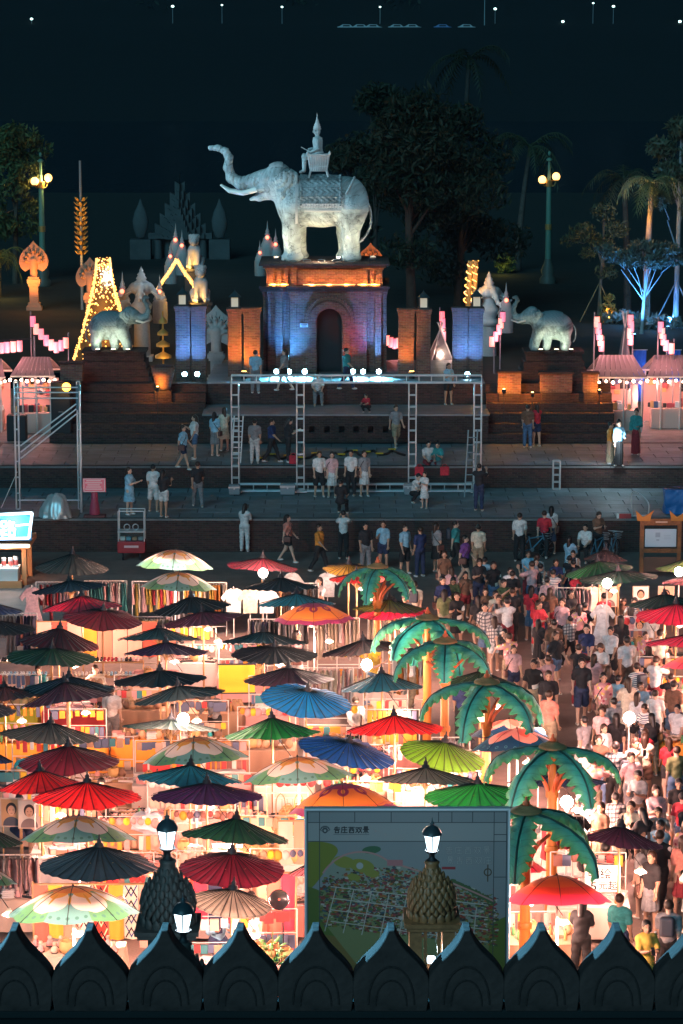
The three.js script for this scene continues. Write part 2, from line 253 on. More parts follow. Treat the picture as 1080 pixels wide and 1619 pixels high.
// ---------- the arched pedestal ----------
const PED = { x: P(513, 585, { d: 114.5 }).x, z: -114.5, top: 0 };
{
  const t = thing('elephant_pedestal', 'tall brick pedestal with arched niche and orange lit cornice', 'pedestal', [PED.x, H4, PED.z]);
  const yc = P(513, 457, { d: 114.5 }).y - H4, yt = P(513, 417, { d: 114.5 }).y - H4; PED.top = yt + H4;
  const s = new THREE.Shape([[-1.16, 0], [1.8, 0], [1.8, yc], [-1.16, yc]].map((q) => new THREE.Vector2(...q)));
  const arch = (r, spring) => { const h = new THREE.Path(); h.moveTo(0.21 - r, 0.001); h.lineTo(0.21 - r, spring); h.absarc(0.21, spring, r, Math.PI, 0, true); h.lineTo(0.21 + r, 0.001); h.closePath(); return h; };
  s.holes.push(arch(0.52, 2.2));
  const wall = new THREE.ExtrudeGeometry(s, { depth: 0.5, bevelEnabled: false, curveSegments: 20 }); wall.translate(0, 0, -0.5); part(t, 'niche_wall', metreUV(wall), MBrick);
  const ringOf = (R, r, depth, z) => { const q = new THREE.Shape(); q.moveTo(0.21 - R, 0.001); q.lineTo(0.21 - R, 2.2); q.absarc(0.21, 2.2, R, Math.PI, 0, true); q.lineTo(0.21 + R, 0.001); q.lineTo(0.21 + r, 0.001); q.lineTo(0.21 + r, 2.2); q.absarc(0.21, 2.2, r, 0, Math.PI, false); q.lineTo(0.21 - r, 0.001); q.closePath(); const g = new THREE.ExtrudeGeometry(q, { depth, bevelEnabled: false, curveSegments: 20 }); g.translate(0, 0, z); return g; };
  part(t, 'arch_ring', metreUV(ringOf(0.86, 0.56, 0.14, 0.003)), MBrick);
  const hood = []; for (let i = 0; i <= 20; i++) { const a = Math.PI * i / 20, g = bx(0.13, 0.2, 0.1, 0, 0.88, 0.05); g.rotateZ(a - Math.PI / 2); g.translate(0.21, 2.2, 0); hood.push(g); }
  part(t, 'arch_hood', hood, MBrick);
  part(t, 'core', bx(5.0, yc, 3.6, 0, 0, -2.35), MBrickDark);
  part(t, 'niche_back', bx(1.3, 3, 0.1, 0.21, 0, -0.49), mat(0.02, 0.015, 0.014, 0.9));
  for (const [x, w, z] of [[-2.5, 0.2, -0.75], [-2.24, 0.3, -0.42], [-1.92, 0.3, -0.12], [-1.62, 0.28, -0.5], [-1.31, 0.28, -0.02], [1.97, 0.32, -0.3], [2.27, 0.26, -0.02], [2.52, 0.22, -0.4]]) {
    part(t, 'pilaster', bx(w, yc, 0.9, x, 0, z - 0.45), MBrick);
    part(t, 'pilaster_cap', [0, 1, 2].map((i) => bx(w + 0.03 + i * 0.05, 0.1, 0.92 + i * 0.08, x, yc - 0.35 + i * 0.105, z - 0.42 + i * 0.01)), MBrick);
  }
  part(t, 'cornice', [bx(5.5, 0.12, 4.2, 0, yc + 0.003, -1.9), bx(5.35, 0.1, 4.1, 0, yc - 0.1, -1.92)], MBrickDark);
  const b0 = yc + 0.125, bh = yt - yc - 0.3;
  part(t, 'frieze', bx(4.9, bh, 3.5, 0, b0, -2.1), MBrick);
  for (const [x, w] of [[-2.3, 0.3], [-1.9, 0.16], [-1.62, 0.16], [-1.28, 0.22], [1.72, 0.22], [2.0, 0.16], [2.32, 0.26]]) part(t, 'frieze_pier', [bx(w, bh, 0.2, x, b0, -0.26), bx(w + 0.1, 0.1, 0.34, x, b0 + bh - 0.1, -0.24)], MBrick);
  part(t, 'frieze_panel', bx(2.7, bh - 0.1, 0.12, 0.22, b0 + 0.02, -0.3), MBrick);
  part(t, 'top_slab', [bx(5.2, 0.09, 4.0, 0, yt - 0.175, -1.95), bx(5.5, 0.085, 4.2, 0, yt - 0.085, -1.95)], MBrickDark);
  part(t, 'name_plate', bx(0.34, 0.16, 0.03, -0.86, 1.95, 0.03), mat(0.7, 0.72, 0.75, 0.5));
  part(t, 'plate_text', [bx(0.28, 0.02, 0.01, -0.86, 2.05, 0.05), bx(0.2, 0.02, 0.01, -0.86, 1.99, 0.05)], MDark);
  for (const [x0, x1, z] of [[-2.35, -1.5, 0.02], [1.4, 2.35, 0.02], [-0.9, 1.3, 0.06]]) {   // lamps hidden along the ledge
    const y = H4 + yc + 0.19, l = solo('light_strip', [rbx(x1 - x0, 0.05, 0.07, 0.02, 0, -0.025, 0)], glow(1, 0.42, 0.08, x0 < -2 || x0 > 1 ? 2.2 : 1), x0 < -2 ? 'warm light strip on the pedestal ledge at its left corner' : x0 > 1 ? 'warm light strip on the pedestal ledge at its right corner' : 'long warm light strip along the middle of the pedestal ledge', 'light strip', [PED.x + (x0 + x1) / 2, y, PED.z + z]);
    const n = Math.ceil((x1 - x0) / 0.75); for (let i = 0; i < n; i++) lamp(V(PED.x + x0 + (i + 0.5) / n * (x1 - x0), y + 0.03, PED.z + z + 0.09), [1, 0.33, 0.045], 2.6, 2);
  }
}

// ---------- brick piers with lanterns ----------
function pier(px0, px1, pyTop, zd, label) {
  const a = P(px0, pyTop, { d: zd }), b = P(px1, pyTop, { d: zd }), w = b.x - a.x, x = (a.x + b.x) / 2, h = a.y - H4 + 0.85;
  const t = thing('brick_pillar', label, 'pillar', [x, H4 - 0.85, -zd - 0.3]);
  part(t, 'shaft', bx(w, h - 0.3, 0.6, 0, 0, 0), MBrick);
  part(t, 'capital', [0, 1, 2].map((i) => bx(w + 0.02 + i * 0.05, 0.1, 0.62 + i * 0.05, 0, h - 0.3 + i * 0.1, 0)), MBrick);
  return { x, y: a.y, z: -zd - 0.3, w };
}
const MLanternGlass = mat(0.8, 0.68, 0.45, 0.6);
function pierLantern(p, label) {
  const t = thing('pillar_lantern', label, 'lantern', [p.x, p.y, p.z]);
  part(t, 'base', bx(0.5, 0.06, 0.5, 0, 0.002, 0), MDark);
  part(t, 'pane', bx(0.34, 0.38, 0.34, 0, 0.062, 0), glow(1, 0.75, 0.38, 0.32));
  part(t, 'frame', [-1, 1].flatMap((i) => [-1, 1].map((j) => bx(0.05, 0.42, 0.05, i * 0.17, 0.06, j * 0.17))), MDark);
  part(t, 'roof', [lathe([[0.36, 0], [0.3, 0.05], [0.1, 0.2], [0.03, 0.26], [0.001, 0.34]], 4).rotateY(Math.PI / 4).translate(0, 0.46, 0)], mat(0.04, 0.07, 0.08, 0.5));
}
{
  const A = pier(277, 300, 484, 113.4, 'blue lit brick pillar, left one of the joined pair at far left'), B = pier(302, 325, 484, 113.4, 'blue lit brick pillar, right one of the joined pair at far left');
  const Cc = pier(360, 382, 488, 113.2, 'orange lit brick pillar with lantern left of the pedestal'), Dd = pier(385, 411, 488, 113.0, 'orange lit brick pillar nearest the pedestal on its left');
  const E1 = pier(630, 655, 489, 113.2, 'orange lit brick pillar nearest the pedestal on its right'), F1 = pier(659, 681, 489, 113.2, 'brick pillar with lantern right of the pedestal');
  const G1 = pier(716, 740, 487, 113.4, 'blue lit brick pillar, left one of the joined pair at right'), H = pier(741, 764, 487, 113.4, 'blue lit brick pillar with lantern, right one of the pair at right');
  pierLantern({ ...A, x: P(288, 484, { d: 113.4 }).x }, 'cream lantern on the blue lit pillars left of the stage');
  pierLantern(Cc, 'cream lantern on the orange pillar left of the pedestal'); pierLantern(F1, 'cream lantern on the brick pillar right of the pedestal'); pierLantern({ ...H, x: P(754, 484, { d: 113.4 }).x }, 'cream lantern on the blue lit pillars right of the stage');
}
// floodlights at the foot of the pedestal and pillars
const MHouse = mat(0.03, 0.03, 0.035, 0.5, { metalness: 0.4 });
let floodProto;
function flood(pos, toward, col, k, label, group) {
  if (!floodProto) { floodProto = thing('floodlight', label, 'floodlight'); part(floodProto, 'housing', [rbx(0.26, 0.2, 0.12, 0.02, 0, 0.1, 0), bx(0.3, 0.02, 0.1, 0, 0, 0)], MHouse); part(floodProto, 'bracket', [bar([-0.16, 0, 0], [-0.16, 0.22, 0], 0.012), bar([0.16, 0, 0], [0.16, 0.22, 0], 0.012)], MHouse); part(floodProto, 'lens', [ball(0.1, 0, 0.2, 0.06, 1, 1, 0.5, 14)], glow(0.5, 0.85, 1, 25)); floodProto.position.copy(pos); floodProto.rotation.y = toward; return floodProto; }
  const f = dup(floodProto, pos, toward, label); f.children[2].material = glow(...col, k); return f;
}
{
  const blue = [0.45, 0.82, 1];
  [[437, 584, 'blue-white floodlight at the left corner of the pedestal foot'], [457, 585, 'brightest blue-white floodlight left of the arch'], [482, 588, 'blue-white floodlight just left of the arch doorway'], [558, 593, 'blue-white floodlight right of the arch doorway'], [574, 585, 'blue-white floodlight below the right pilasters'], [599, 589, 'blue-white floodlight at the right corner of the pedestal foot'], [292, 588, 'left blue floodlight below the joined pillars at left'], [312, 588, 'right blue floodlight below the joined pillars at left'], [739, 588, 'blue floodlight below the joined pillars at right']].forEach(([px, py, lab], i) => {
    const q = P(px, py, { d: i > 5 ? 112.5 : 113.4 }); q.y = H4 + 0.002; flood(q, 0, blue, i === 1 || i === 2 ? 90 : 50, lab);
  });
  for (const px of [437, 457, 482, 566, 599]) { const x = P(px, 590, { d: 113.2 }).x; spot(V(x, H4 + 0.2, -113.0), V(x, H4 - 1.0, -109.2), [0.12, 0.66, 1], 210, 1.2, 0.9, 4); }
  const up = (px, d, col, I, w = 0.5, h = 4) => { const q = P(px, 588, { d }); spot(V(q.x, H4 + 0.06, -d + 0.5), V(q.x, H4 + h * 0.45, -d - 0.1), col, I * 0.85, w + 0.02, 0.9, 3); };
  up(437, 114.4, [0.04, 0.28, 1], 60); up(455, 114.4, [0.04, 0.3, 1], 90); up(468, 114.3, [0.05, 0.34, 1], 90); up(484, 114.1, [0.05, 0.22, 1], 14);
  up(597, 114.3, [0.08, 0.34, 1], 130); up(576, 114.2, [0.3, 0.12, 0.9], 30); up(552, 114.0, [1, 0.16, 0.08], 20, 0.7);
  for (const px of [288, 312, 728, 752]) up(px, 113.2, [0.06, 0.3, 1], 90, 0.55);
  for (const px of [371, 397, 642]) up(px, 112.9, [1, 0.36, 0.04], 44, 0.6, 3);
  // warm ground lamps
  for (const [px, lab] of [[386, 'round orange uplight between the pillars left of the pedestal'], [651, 'round orange uplight at the pillar right of the pedestal']]) { const q = P(px, 574, { d: 112.7 }); const t = thing('uplight', lab, 'uplight', [q.x, H4, -112.55]); part(t, 'drum', cyl(0.12, 0.14, 0.3, 0, 0.001, 0, 16), MHouse); part(t, 'lens', cyl(0.1, 0.1, 0.02, 0, 0.302, 0, 16), glow(1, 0.5, 0.1, 6)); }
  for (const [px, py, lab] of [[249, 615, 'orange spotlight at the round pier below the left small elephant'], [797, 619, 'orange spotlight on the low pier left of the right elephant base'], [842, 624, 'orange spotlight below the brick panel under the right elephant'], [948, 620, 'orange spotlight at the right end of the brick steps']]) {
    const q = P(px, py, { d: 109.4 }); const t = thing('spotlight', lab, 'spotlight', q); part(t, 'housing', cyl(0.07, 0.09, 0.2, 0, -0.1, 0, 12).rotateX(-1.2), MHouse); part(t, 'lens', ball(0.07, 0, 0.05, -0.06, 1, 1, 1, 10), glow(1, 0.6, 0.15, 14)); part(t, 'bracket', bar([0, -0.02, 0], [0, H2 - q.y + 0.0, 0], 0.015), MHouse);
    lamp(V(q.x, q.y + 0.04, q.z - 0.5), [1, 0.36, 0.04], 5, 3);
  }
}

// ---------- statues ----------
const weather = tex(512, 512, (u, v) => { const n = fbm(u * 5, v * 5, 5, 6), s = fbm(u * 26 + 7, v * 5, 26, 4), c = Math.abs(fbm(u * 9 + 3, v * 9, 9, 4) - 0.5), k = Math.max(0.16, 0.3 + 1.0 * n + 0.5 * (s - 0.5) - (c < 0.022 ? 0.3 : 0)); return [k * 0.93, k, k * 0.99]; }, true, 1), weatherBump = tex(256, 256, (u, v) => { const n = fbm(u * 22, v * 22, 22, 4); return [n, n, n]; }, false, 1);
const MStone = mat(0.46, 0.48, 0.48, 0.8, { map: weather, bumpMap: weatherBump, bumpScale: 0.03 });
const MStoneW = stone(0.5, 0.5, 0.5, 0.7), MTusk = mat(0.75, 0.73, 0.66, 0.45), MCloth = mat(0.27, 0.3, 0.31, 0.7, { map: weather }), MStoneG = mat(0.27, 0.36, 0.38, 0.65, { map: weather, bumpMap: weatherBump, bumpScale: 0.015 });
function uvScale(g, s = 1) { const p = g.attributes.position, uv = g.attributes.uv; for (let i = 0; i < p.count; i++) uv.setXY(i, (p.getX(i) + p.getZ(i) * 0.7) * s, (p.getY(i) + p.getZ(i) * 0.3) * s); return g; }
const cap = (a, b, r, r2, k) => ({ a, b, r, r2, ...(k ? { k } : {}) });
const chain = (pts, k) => pts.slice(1).map((q, i) => cap(pts[i].slice(0, 3), q.slice(0, 3), pts[i][3], q[3], k));
// the large elephant, facing -x, origin between its feet
const EL_TRUNK = [[-2.5, 3.42, 0, 0.42], [-2.85, 3.32, 0, 0.33], [-3.42, 3.27, 0, 0.25], [-3.8, 3.5, 0, 0.2], [-3.95, 3.94, 0, 0.165], [-3.9, 4.35, 0, 0.145], [-4.05, 4.62, 0, 0.125], [-4.35, 4.76, 0, 0.1], [-4.68, 4.76, 0, 0.11]];
const elBody = [
  { c: [0.05, 2.5, 0], s: [1.75, 1.1, 0.95] }, { c: [1.15, 2.5, 0], s: [0.86, 1.05, 0.88] }, { c: [-1.05, 2.4, 0], s: [0.85, 1.02, 0.82] },
  cap([-1.2, 2.85, 0], [-1.9, 3.3, 0], 0.72, 0.52, 0.4),
  { c: [-1.95, 3.4, 0], s: [0.62, 0.55, 0.5] }, { c: [-1.78, 3.72, 0.16], s: [0.42, 0.36, 0.26] }, { c: [-1.78, 3.72, -0.16], s: [0.42, 0.36, 0.26] },
  ...chain(EL_TRUNK, 0.18),
  cap([-2.05, 2.92, 0], [-2.62, 2.68, 0], 0.36, 0.17, 0.2), cap([-2.62, 2.68, 0], [-2.98, 2.6, 0], 0.16, 0.07, 0.1),
  ...[[1, 0], [-1, 0.22]].flatMap(([s, dx]) => [
    cap([-1.2 + dx * 0.5, 2.2, 0.42 * s], [-1.25 + dx, 1.15, 0.44 * s], 0.52, 0.37, 0.25), cap([-1.25 + dx, 1.15, 0.44 * s], [-1.2 + dx, 0.3, 0.44 * s], 0.37, 0.36, 0.12), { c: [-1.22 + dx, 0.18, 0.44 * s], s: [0.47, 0.24, 0.43], k: 0.1 },
    cap([1.35 - dx * 0.2, 2.2, 0.4 * s], [1.26 - dx, 1.2, 0.44 * s], 0.68, 0.38, 0.25), cap([1.26 - dx, 1.2, 0.44 * s], [1.32 - dx, 0.3, 0.44 * s], 0.37, 0.35, 0.12), { c: [1.28 - dx, 0.17, 0.44 * s], s: [0.44, 0.22, 0.42], k: 0.1 },
    { c: [-2.28, 3.5, 0.36 * s], s: [0.14, 0.1, 0.12], k: 0.12 }, cap([-2.35, 3.12, 0.26 * s], [-2.62, 3.04, 0.28 * s], 0.2, 0.16, 0.12)]),
];
const elWrinkle = (x, y, z) => 0.012 * (fbm(x * 5 + 20, y * 5 + z * 3 + 9, 999, 3) - 0.5) * 2 + (x < -2.7 ? 0.008 * Math.sin((Math.hypot(x + 2.6, (y - 3.3) * 0.8)) * 42) : 0);
function surfaceHit(prims, K, o, d, far) { let t = far; for (let i = 0; i < 80; i++) { const f = sdfAt(prims, K, o[0] + d[0] * t, o[1] + d[1] * t, o[2] + d[2] * t); if (f < 0.004) break; t -= Math.max(0.004, f * 0.8); if (t < 0) break; } return t; }
function wrapPatch(prims, K, x0, x1, a0, a1, nx, na, cy, lift, far = 3, cz = 0) {  // a cloth laid over a body whose axis runs along x; angles from the top
  const pos = [], uv = [], idx = [];
  for (let i = 0; i <= nx; i++) for (let j = 0; j <= na; j++) { const x = x0 + (x1 - x0) * i / nx, a = a0 + (a1 - a0) * j / na, d = [0, Math.cos(a), Math.sin(a)];
    const t = surfaceHit(prims, K, [x, cy, cz], d, far) + lift(i / nx, j / na); pos.push(x, cy + d[1] * t, cz + d[2] * t); uv.push(i / nx * 2, j / na * 3); }
  for (let i = 0; i < nx; i++) for (let j = 0; j < na; j++) { const a = i * (na + 1) + j, b = a + na + 1; idx.push(a, b, a + 1, a + 1, b, b + 1); }
  const g = new THREE.BufferGeometry(); g.setAttribute('position', new THREE.Float32BufferAttribute(pos, 3)); g.setAttribute('uv', new THREE.Float32BufferAttribute(uv, 2)); g.setIndex(idx); g.computeVertexNormals(); return g;
}
const tri = (x) => Math.abs(((x % 1) + 1) % 1 - 0.5) * 2;
const EL = P(490, 414, { d: 116.3 }); EL.y = PED.top; EL.x += 0.48;
{
  const t = thing('elephant_statue', 'large pale stone elephant with raised trunk on the arched pedestal', 'elephant statue', EL);
  part(t, 'body', uvScale(sdfMesh(elBody, 0.3, 150, null, elWrinkle), 0.45), MStone);
  for (const s of [-1, 1]) {
    part(t, 'tusk', join(chain([[-2.6, 3.05, 0.27 * s, 0.13], [-3.3, 2.87, 0.31 * s, 0.115], [-3.87, 2.95, 0.3 * s, 0.09], [-4.25, 3.2, 0.26 * s, 0.03]]).map((c) => bar(c.a, c.b, c.r, 10, c.r2)).concat([[-3.3, 2.87, 0.31 * s, 0.115], [-3.87, 2.95, 0.3 * s, 0.09], [-4.25, 3.2, 0.26 * s, 0.03]].map((q) => ball(q[3], q[0], q[1], q[2], 1, 1, 1, 10)))), MTusk);
    const ear = sdfMesh([{ c: [-1.5, 3.2, 0.66 * s], s: [0.44, 0.62, 0.07], rz: 0.25 }, { c: [-1.28, 3.5, 0.68 * s], s: [0.3, 0.32, 0.06] }, cap([-1.62, 2.85, 0.64 * s], [-1.68, 2.5, 0.6 * s], 0.16, 0.05, 0.15), cap([-1.8, 3.5, 0.52 * s], [-1.5, 3.4, 0.64 * s], 0.14, 0.1)], 0.12, 64, null, (x, y) => 0.012 * Math.sin(Math.hypot(x + 1.9, y - 3.6) * 26));
    part(t, 'ear', uvScale(ear, 0.45), MStone);
    part(t, 'eye', ball(0.055, -2.37, 3.47, 0.43 * s, 1, 1, 0.6, 10), MDark);
    for (const [x, z] of [[-1.25, 0.44], [1.28, 0.44]]) for (let k = -2; k <= 2; k++) part(t, 'toenail', ball(0.07, x + (s < 0 ? (x < 0 ? 0.22 : -0.22) : 0) - 0.4 + Math.abs(k) * 0.035, 0.1, s * z + k * 0.13, 0.6, 1.1, 0.8, 8), MStoneW);
  }
  part(t, 'tail', tube([[1.9, 2.65, 0], [2.1, 2.1, 0.06], [2.1, 1.5, 0.1], [1.93, 1.1, 0.12], [1.72, 0.86, 0.12]], 0.055, 24, 8), MStone);
  part(t, 'tail_tuft', [bar([1.78, 0.93, 0.12], [1.55, 0.72, 0.13], 0.09, 8, 0.03)], MStone);
  const pat = (u, v) => 0.05 + 0.018 * (tri(u * 7 + tri(v * 9) * 1.0) > 0.5 ? 1 : 0) + 0.02 * (tri(v * 9) > 0.86 ? 1 : 0) + (u < 0.05 || u > 0.95 ? 0.022 : 0);
  const cloth = part(t, 'saddle_cloth', wrapPatch(elBody, 0.3, -0.88, 0.86, -1.68, 1.68, 96, 150, 2.5, pat), MCloth);
  part(cloth, 'cloth_border', [wrapPatch(elBody, 0.3, -0.9, 0.88, 1.6, 1.78, 60, 8, 2.5, (u, v) => 0.075 + 0.02 * tri(u * 16)), wrapPatch(elBody, 0.3, -0.9, 0.88, -1.78, -1.6, 60, 8, 2.5, (u) => 0.075 + 0.02 * tri(u * 16))], MStoneW);
  part(t, 'girth_band', wrapPatch(elBody, 0.3, -0.7, 0.85, 1.86, 1.98, 40, 4, 2.5, (u, v) => 0.03 + 0.02 * Math.sin(v * 3.14)), MStoneW);
  part(t, 'breast_strap', wrapPatch(elBody, 0.3, -1.08, -0.98, -2.3, 2.3, 4, 80, 2.4, (u, v) => 0.05 + 0.02 * (tri(v * 40) > 0.5 ? 1 : 0)), MStoneW);
  part(t, 'rump_strap', [tube([0, 1, 2, 3, 4, 5, 6].map((i) => { const a = -1.2 + 2.4 * i / 6, x = 1.0 + 0.42 * Math.cos(a * 1.2), tt = surfaceHit(elBody, 0.3, [x, 2.5, 0], [0, Math.cos(a), Math.sin(a)], 3) + 0.03; return [x, 2.5 + Math.cos(a) * tt, Math.sin(a) * tt]; }), 0.045, 40, 6)], MStoneW);
  part(t, 'headdress', [wrapPatch(elBody, 0.3, -2.2, -1.62, -0.55, 0.55, 16, 24, 3.3, (u, v) => 0.04 + 0.015 * tri(u * 4 + v * 6)), tube([[-1.5, 2.35, 0.72], [-1.62, 2.1, 0.55], [-1.7, 2.0, 0.2], [-1.7, 2.0, -0.2], [-1.62, 2.1, -0.55], [-1.5, 2.35, -0.72]], 0.06, 24, 6)], MStoneW);
  // the seat on its back
  const s = thing('howdah_seat', 'pale ribbed howdah seat on the back of the large elephant', 'seat', [EL.x - 0.1, EL.y + 3.62, EL.z]);
  const legs = []; for (const i of [-1, 1]) for (const j of [-1, 1]) part(s, 'leg', bar([i * 0.33, 0.22, j * 0.33], [i * 0.42, -0.12, j * 0.38], 0.05), MStoneW);
  part(s, 'basket', [lathe([[0.46, 0.16], [0.52, 0.2], [0.56, 0.5], [0.66, 0.86], [0.62, 0.86], [0.5, 0.45], [0.4, 0.2]], 4).rotateY(Math.PI / 4)], MStoneW);
  part(s, 'rail', [[-1, -1, 1, -1], [1, -1, 1, 1], [1, 1, -1, 1], [-1, 1, -1, -1]].map(([a, b, c, d]) => bar([a * 0.47, 0.87, b * 0.47], [c * 0.47, 0.87, d * 0.47], 0.04)), MStoneW);
  const ribs = []; for (const k of [-1, 1]) for (let i = -4; i <= 4; i++) ribs.push(bar([i * 0.085, 0.2, k * 0.36], [i * 0.104, 0.85, k * 0.465], 0.018)), ribs.push(bar([k * 0.36, 0.2, i * 0.085], [k * 0.465, 0.85, i * 0.104], 0.018));
  part(s, 'lattice', ribs, MStoneW).userData.kind = 'stuff';
  part(s, 'floor', bx(0.8, 0.05, 0.8, 0, 0.36, 0), MStoneW);
  part(s, 'finial', [-1, 1].flatMap((i) => [-1, 1].map((j) => lathe([[0.04, 0.86], [0.06, 0.92], [0.02, 0.98], [0.001, 1.02]], 8, i * 0.47, 0, j * 0.47))), MStoneW);
  // the rider
  const R = thing('rider_statue', 'pale statue with pointed crown seated on the howdah', 'statue', [EL.x - 0.12, EL.y + 3.75, EL.z]);
  const rp = [cap([0, 0.62, 0], [0, 0.8, 0], 0.24, 0.2), cap([0, 0.8, 0], [-0.02, 1.3, 0], 0.18, 0.22, 0.1), cap([-0.02, 1.32, 0.2], [-0.02, 1.32, -0.2], 0.1, 0.1, 0.1), cap([-0.02, 1.4, 0], [-0.04, 1.6, 0], 0.08, 0.075, 0.05),
    { c: [-0.05, 1.72, 0], s: [0.15, 0.18, 0.13], k: 0.04 }, { c: [-0.2, 1.7, 0], s: [0.035, 0.05, 0.025], k: 0.04 }, { c: [0.0, 1.7, 0.13], s: [0.04, 0.08, 0.02], k: 0.02 }, { c: [0.0, 1.7, -0.13], s: [0.04, 0.08, 0.02], k: 0.02 },
    cap([-0.02, 1.3, 0.24], [0.0, 1.0, 0.3], 0.08, 0.065, 0.05), cap([0, 1.0, 0.3], [-0.32, 0.85, 0.22], 0.065, 0.05, 0.05), cap([-0.32, 0.85, 0.22], [-0.42, 0.92, 0.2], 0.045, 0.03, 0.03),
    cap([-0.02, 1.3, -0.24], [-0.05, 1.02, -0.3], 0.08, 0.065, 0.05), cap([-0.05, 1.02, -0.3], [-0.4, 0.95, -0.22], 0.065, 0.05, 0.05),
    ...[0.13, -0.13].flatMap((z) => [cap([0, 0.62, z], [-0.58, 0.66, z], 0.15, 0.12, 0.08), cap([-0.58, 0.66, z], [-0.6, 0.08, z], 0.11, 0.075, 0.06), cap([-0.6, 0.05, z], [-0.76, 0.0, z], 0.07, 0.05, 0.05)])];
  part(R, 'body', uvScale(sdfMesh(rp, 0.06, 96), 0.5), MStone);
  part(R, 'crown', [lathe([[0.17, 1.78], [0.18, 1.83], [0.15, 1.86], [0.16, 1.9], [0.12, 1.96], [0.13, 1.99], [0.08, 2.08], [0.085, 2.1], [0.035, 2.25], [0.001, 2.5]], 14, -0.04, 0, 0)], MStoneW);
  part(R, 'collar', [new THREE.TorusGeometry(0.17, 0.04, 8, 20).rotateX(Math.PI / 2).translate(-0.02, 1.42, 0)], MStoneW);
  part(R, 'waist_sash', [new THREE.TorusGeometry(0.2, 0.045, 8, 20).rotateX(Math.PI / 2).translate(0, 0.82, 0)], MStoneW);
  part(R, 'goad', bar([-0.32, 0.84, 0.22], [-0.72, 1.06, 0.2], 0.02), MStoneW);
  // lights on and around the elephant
  for (const [dx, dz, lab, px] of [[-1.9, 1.45, 'warm floodlight below the head of the large elephant'], [0.75, 1.6, 'warm floodlight beneath the belly of the large elephant'], [2.2, 1.2, 'warm floodlight behind the large elephant beside the orange fan']]) {
    const f = flood(V(EL.x + dx, EL.y + 0.002, EL.z + dz), Math.PI, [1, 0.85, 0.55], 10, lab); f.children[2].material = glow(1, 0.82, 0.5, 12);
  }
  spot(V(EL.x - 1.9, EL.y + 0.25, EL.z + 1.7), V(EL.x - 1.4, EL.y + 2.3, EL.z), [1, 0.82, 0.52], 22, 0.9, 0.9, 4);
  spot(V(EL.x + 0.75, EL.y + 0.25, EL.z + 1.7), V(EL.x + 0.1, EL.y + 1.6, EL.z), [1, 0.82, 0.52], 34, 1.0, 0.9, 4);
  spot(V(EL.x + 2.3, EL.y + 0.25, EL.z + 1.5), V(EL.x + 1.2, EL.y + 2.0, EL.z), [1, 0.82, 0.52], 12, 0.9, 0.9, 4);
  lamp(V(EL.x + 0.0, EL.y + 0.3, EL.z + 0.9), [1, 0.8, 0.5], 5, 4);
  // twisted cables and small lamps on the slab edge
  solo('cable_coil', [0, 1, 2, 3, 4].map((i) => new THREE.TorusGeometry(0.17, 0.014, 6, 16).rotateX(1.2).translate(-1.5 + i * 0.62, 0.12, 0)), MSteel, 'row of coiled cables along the front edge of the elephant slab', 'cable', [EL.x + 0.3, EL.y + 0.003, EL.z + 1.72]);
}
// two tall floodlight masts out on the market side light the statue's upper half
for (const [x, lab] of [[-31, 'tall floodlight mast standing left of the stage'], [31, 'tall floodlight mast standing right of the stage']]) {
  const t = thing('light_mast', lab, 'light mast', [x, H2, -104]); part(t, 'pole', cyl(0.14, 0.09, 12, 0, 0, 0, 10), MSteel); part(t, 'housing', rbx(0.7, 0.5, 0.2, 0.03, 0, 11.9, 0), MHouse); part(t, 'lens', bx(0.6, 0.4, 0.02, 0, 11.95, -0.12), glow(0.55, 0.85, 1, 20));
  spot(V(x, H2 + 12.15, -104.2), V(EL.x, EL.y + 3.4, EL.z), [0.42, 0.78, 1], x < 0 ? 4600 : 1200, 0.16, 0.7, 12);
}

// ---------- small elephants ----------
const seBody = [ // facing -x, kneeling forward, trunk curled up
  { c: [0.1, 0.98, 0], s: [0.72, 0.58, 0.55] }, { c: [0.42, 0.9, 0], s: [0.5, 0.52, 0.5] }, { c: [-0.3, 0.98, 0], s: [0.45, 0.5, 0.46] },
  cap([-0.4, 1.15, 0], [-0.78, 1.38, 0], 0.36, 0.28, 0.15), { c: [-0.82, 1.42, 0], s: [0.3, 0.27, 0.25] }, { c: [-0.74, 1.6, 0.08], s: [0.19, 0.14, 0.13] }, { c: [-0.74, 1.6, -0.08], s: [0.19, 0.14, 0.13] },
  ...chain([[-1.0, 1.38, 0, 0.2], [-1.22, 1.28, 0, 0.15], [-1.42, 1.34, 0, 0.11], [-1.52, 1.56, 0, 0.085], [-1.46, 1.82, 0, 0.07], [-1.35, 2.0, 0, 0.058], [-1.4, 2.14, 0, 0.05], [-1.52, 2.12, 0, 0.05]], 0.1),
  cap([-0.85, 1.2, 0], [-1.15, 1.1, 0], 0.16, 0.07, 0.1),
  ...[1, -1].flatMap((s) => [cap([-0.42, 0.85, 0.25 * s], [-0.62, 0.32, 0.27 * s], 0.26, 0.18, 0.12), cap([-0.62, 0.3, 0.27 * s], [-0.66, 0.12, 0.27 * s], 0.18, 0.19, 0.06), cap([0.5, 0.75, 0.25 * s], [0.62, 0.34, 0.3 * s], 0.34, 0.2, 0.12), cap([0.62, 0.3, 0.3 * s], [0.6, 0.12, 0.3 * s], 0.19, 0.19, 0.06), cap([-0.1, 0.6, 0.3 * s], [-0.16, 0.14, 0.34 * s], 0.2, 0.15, 0.1)]),
];
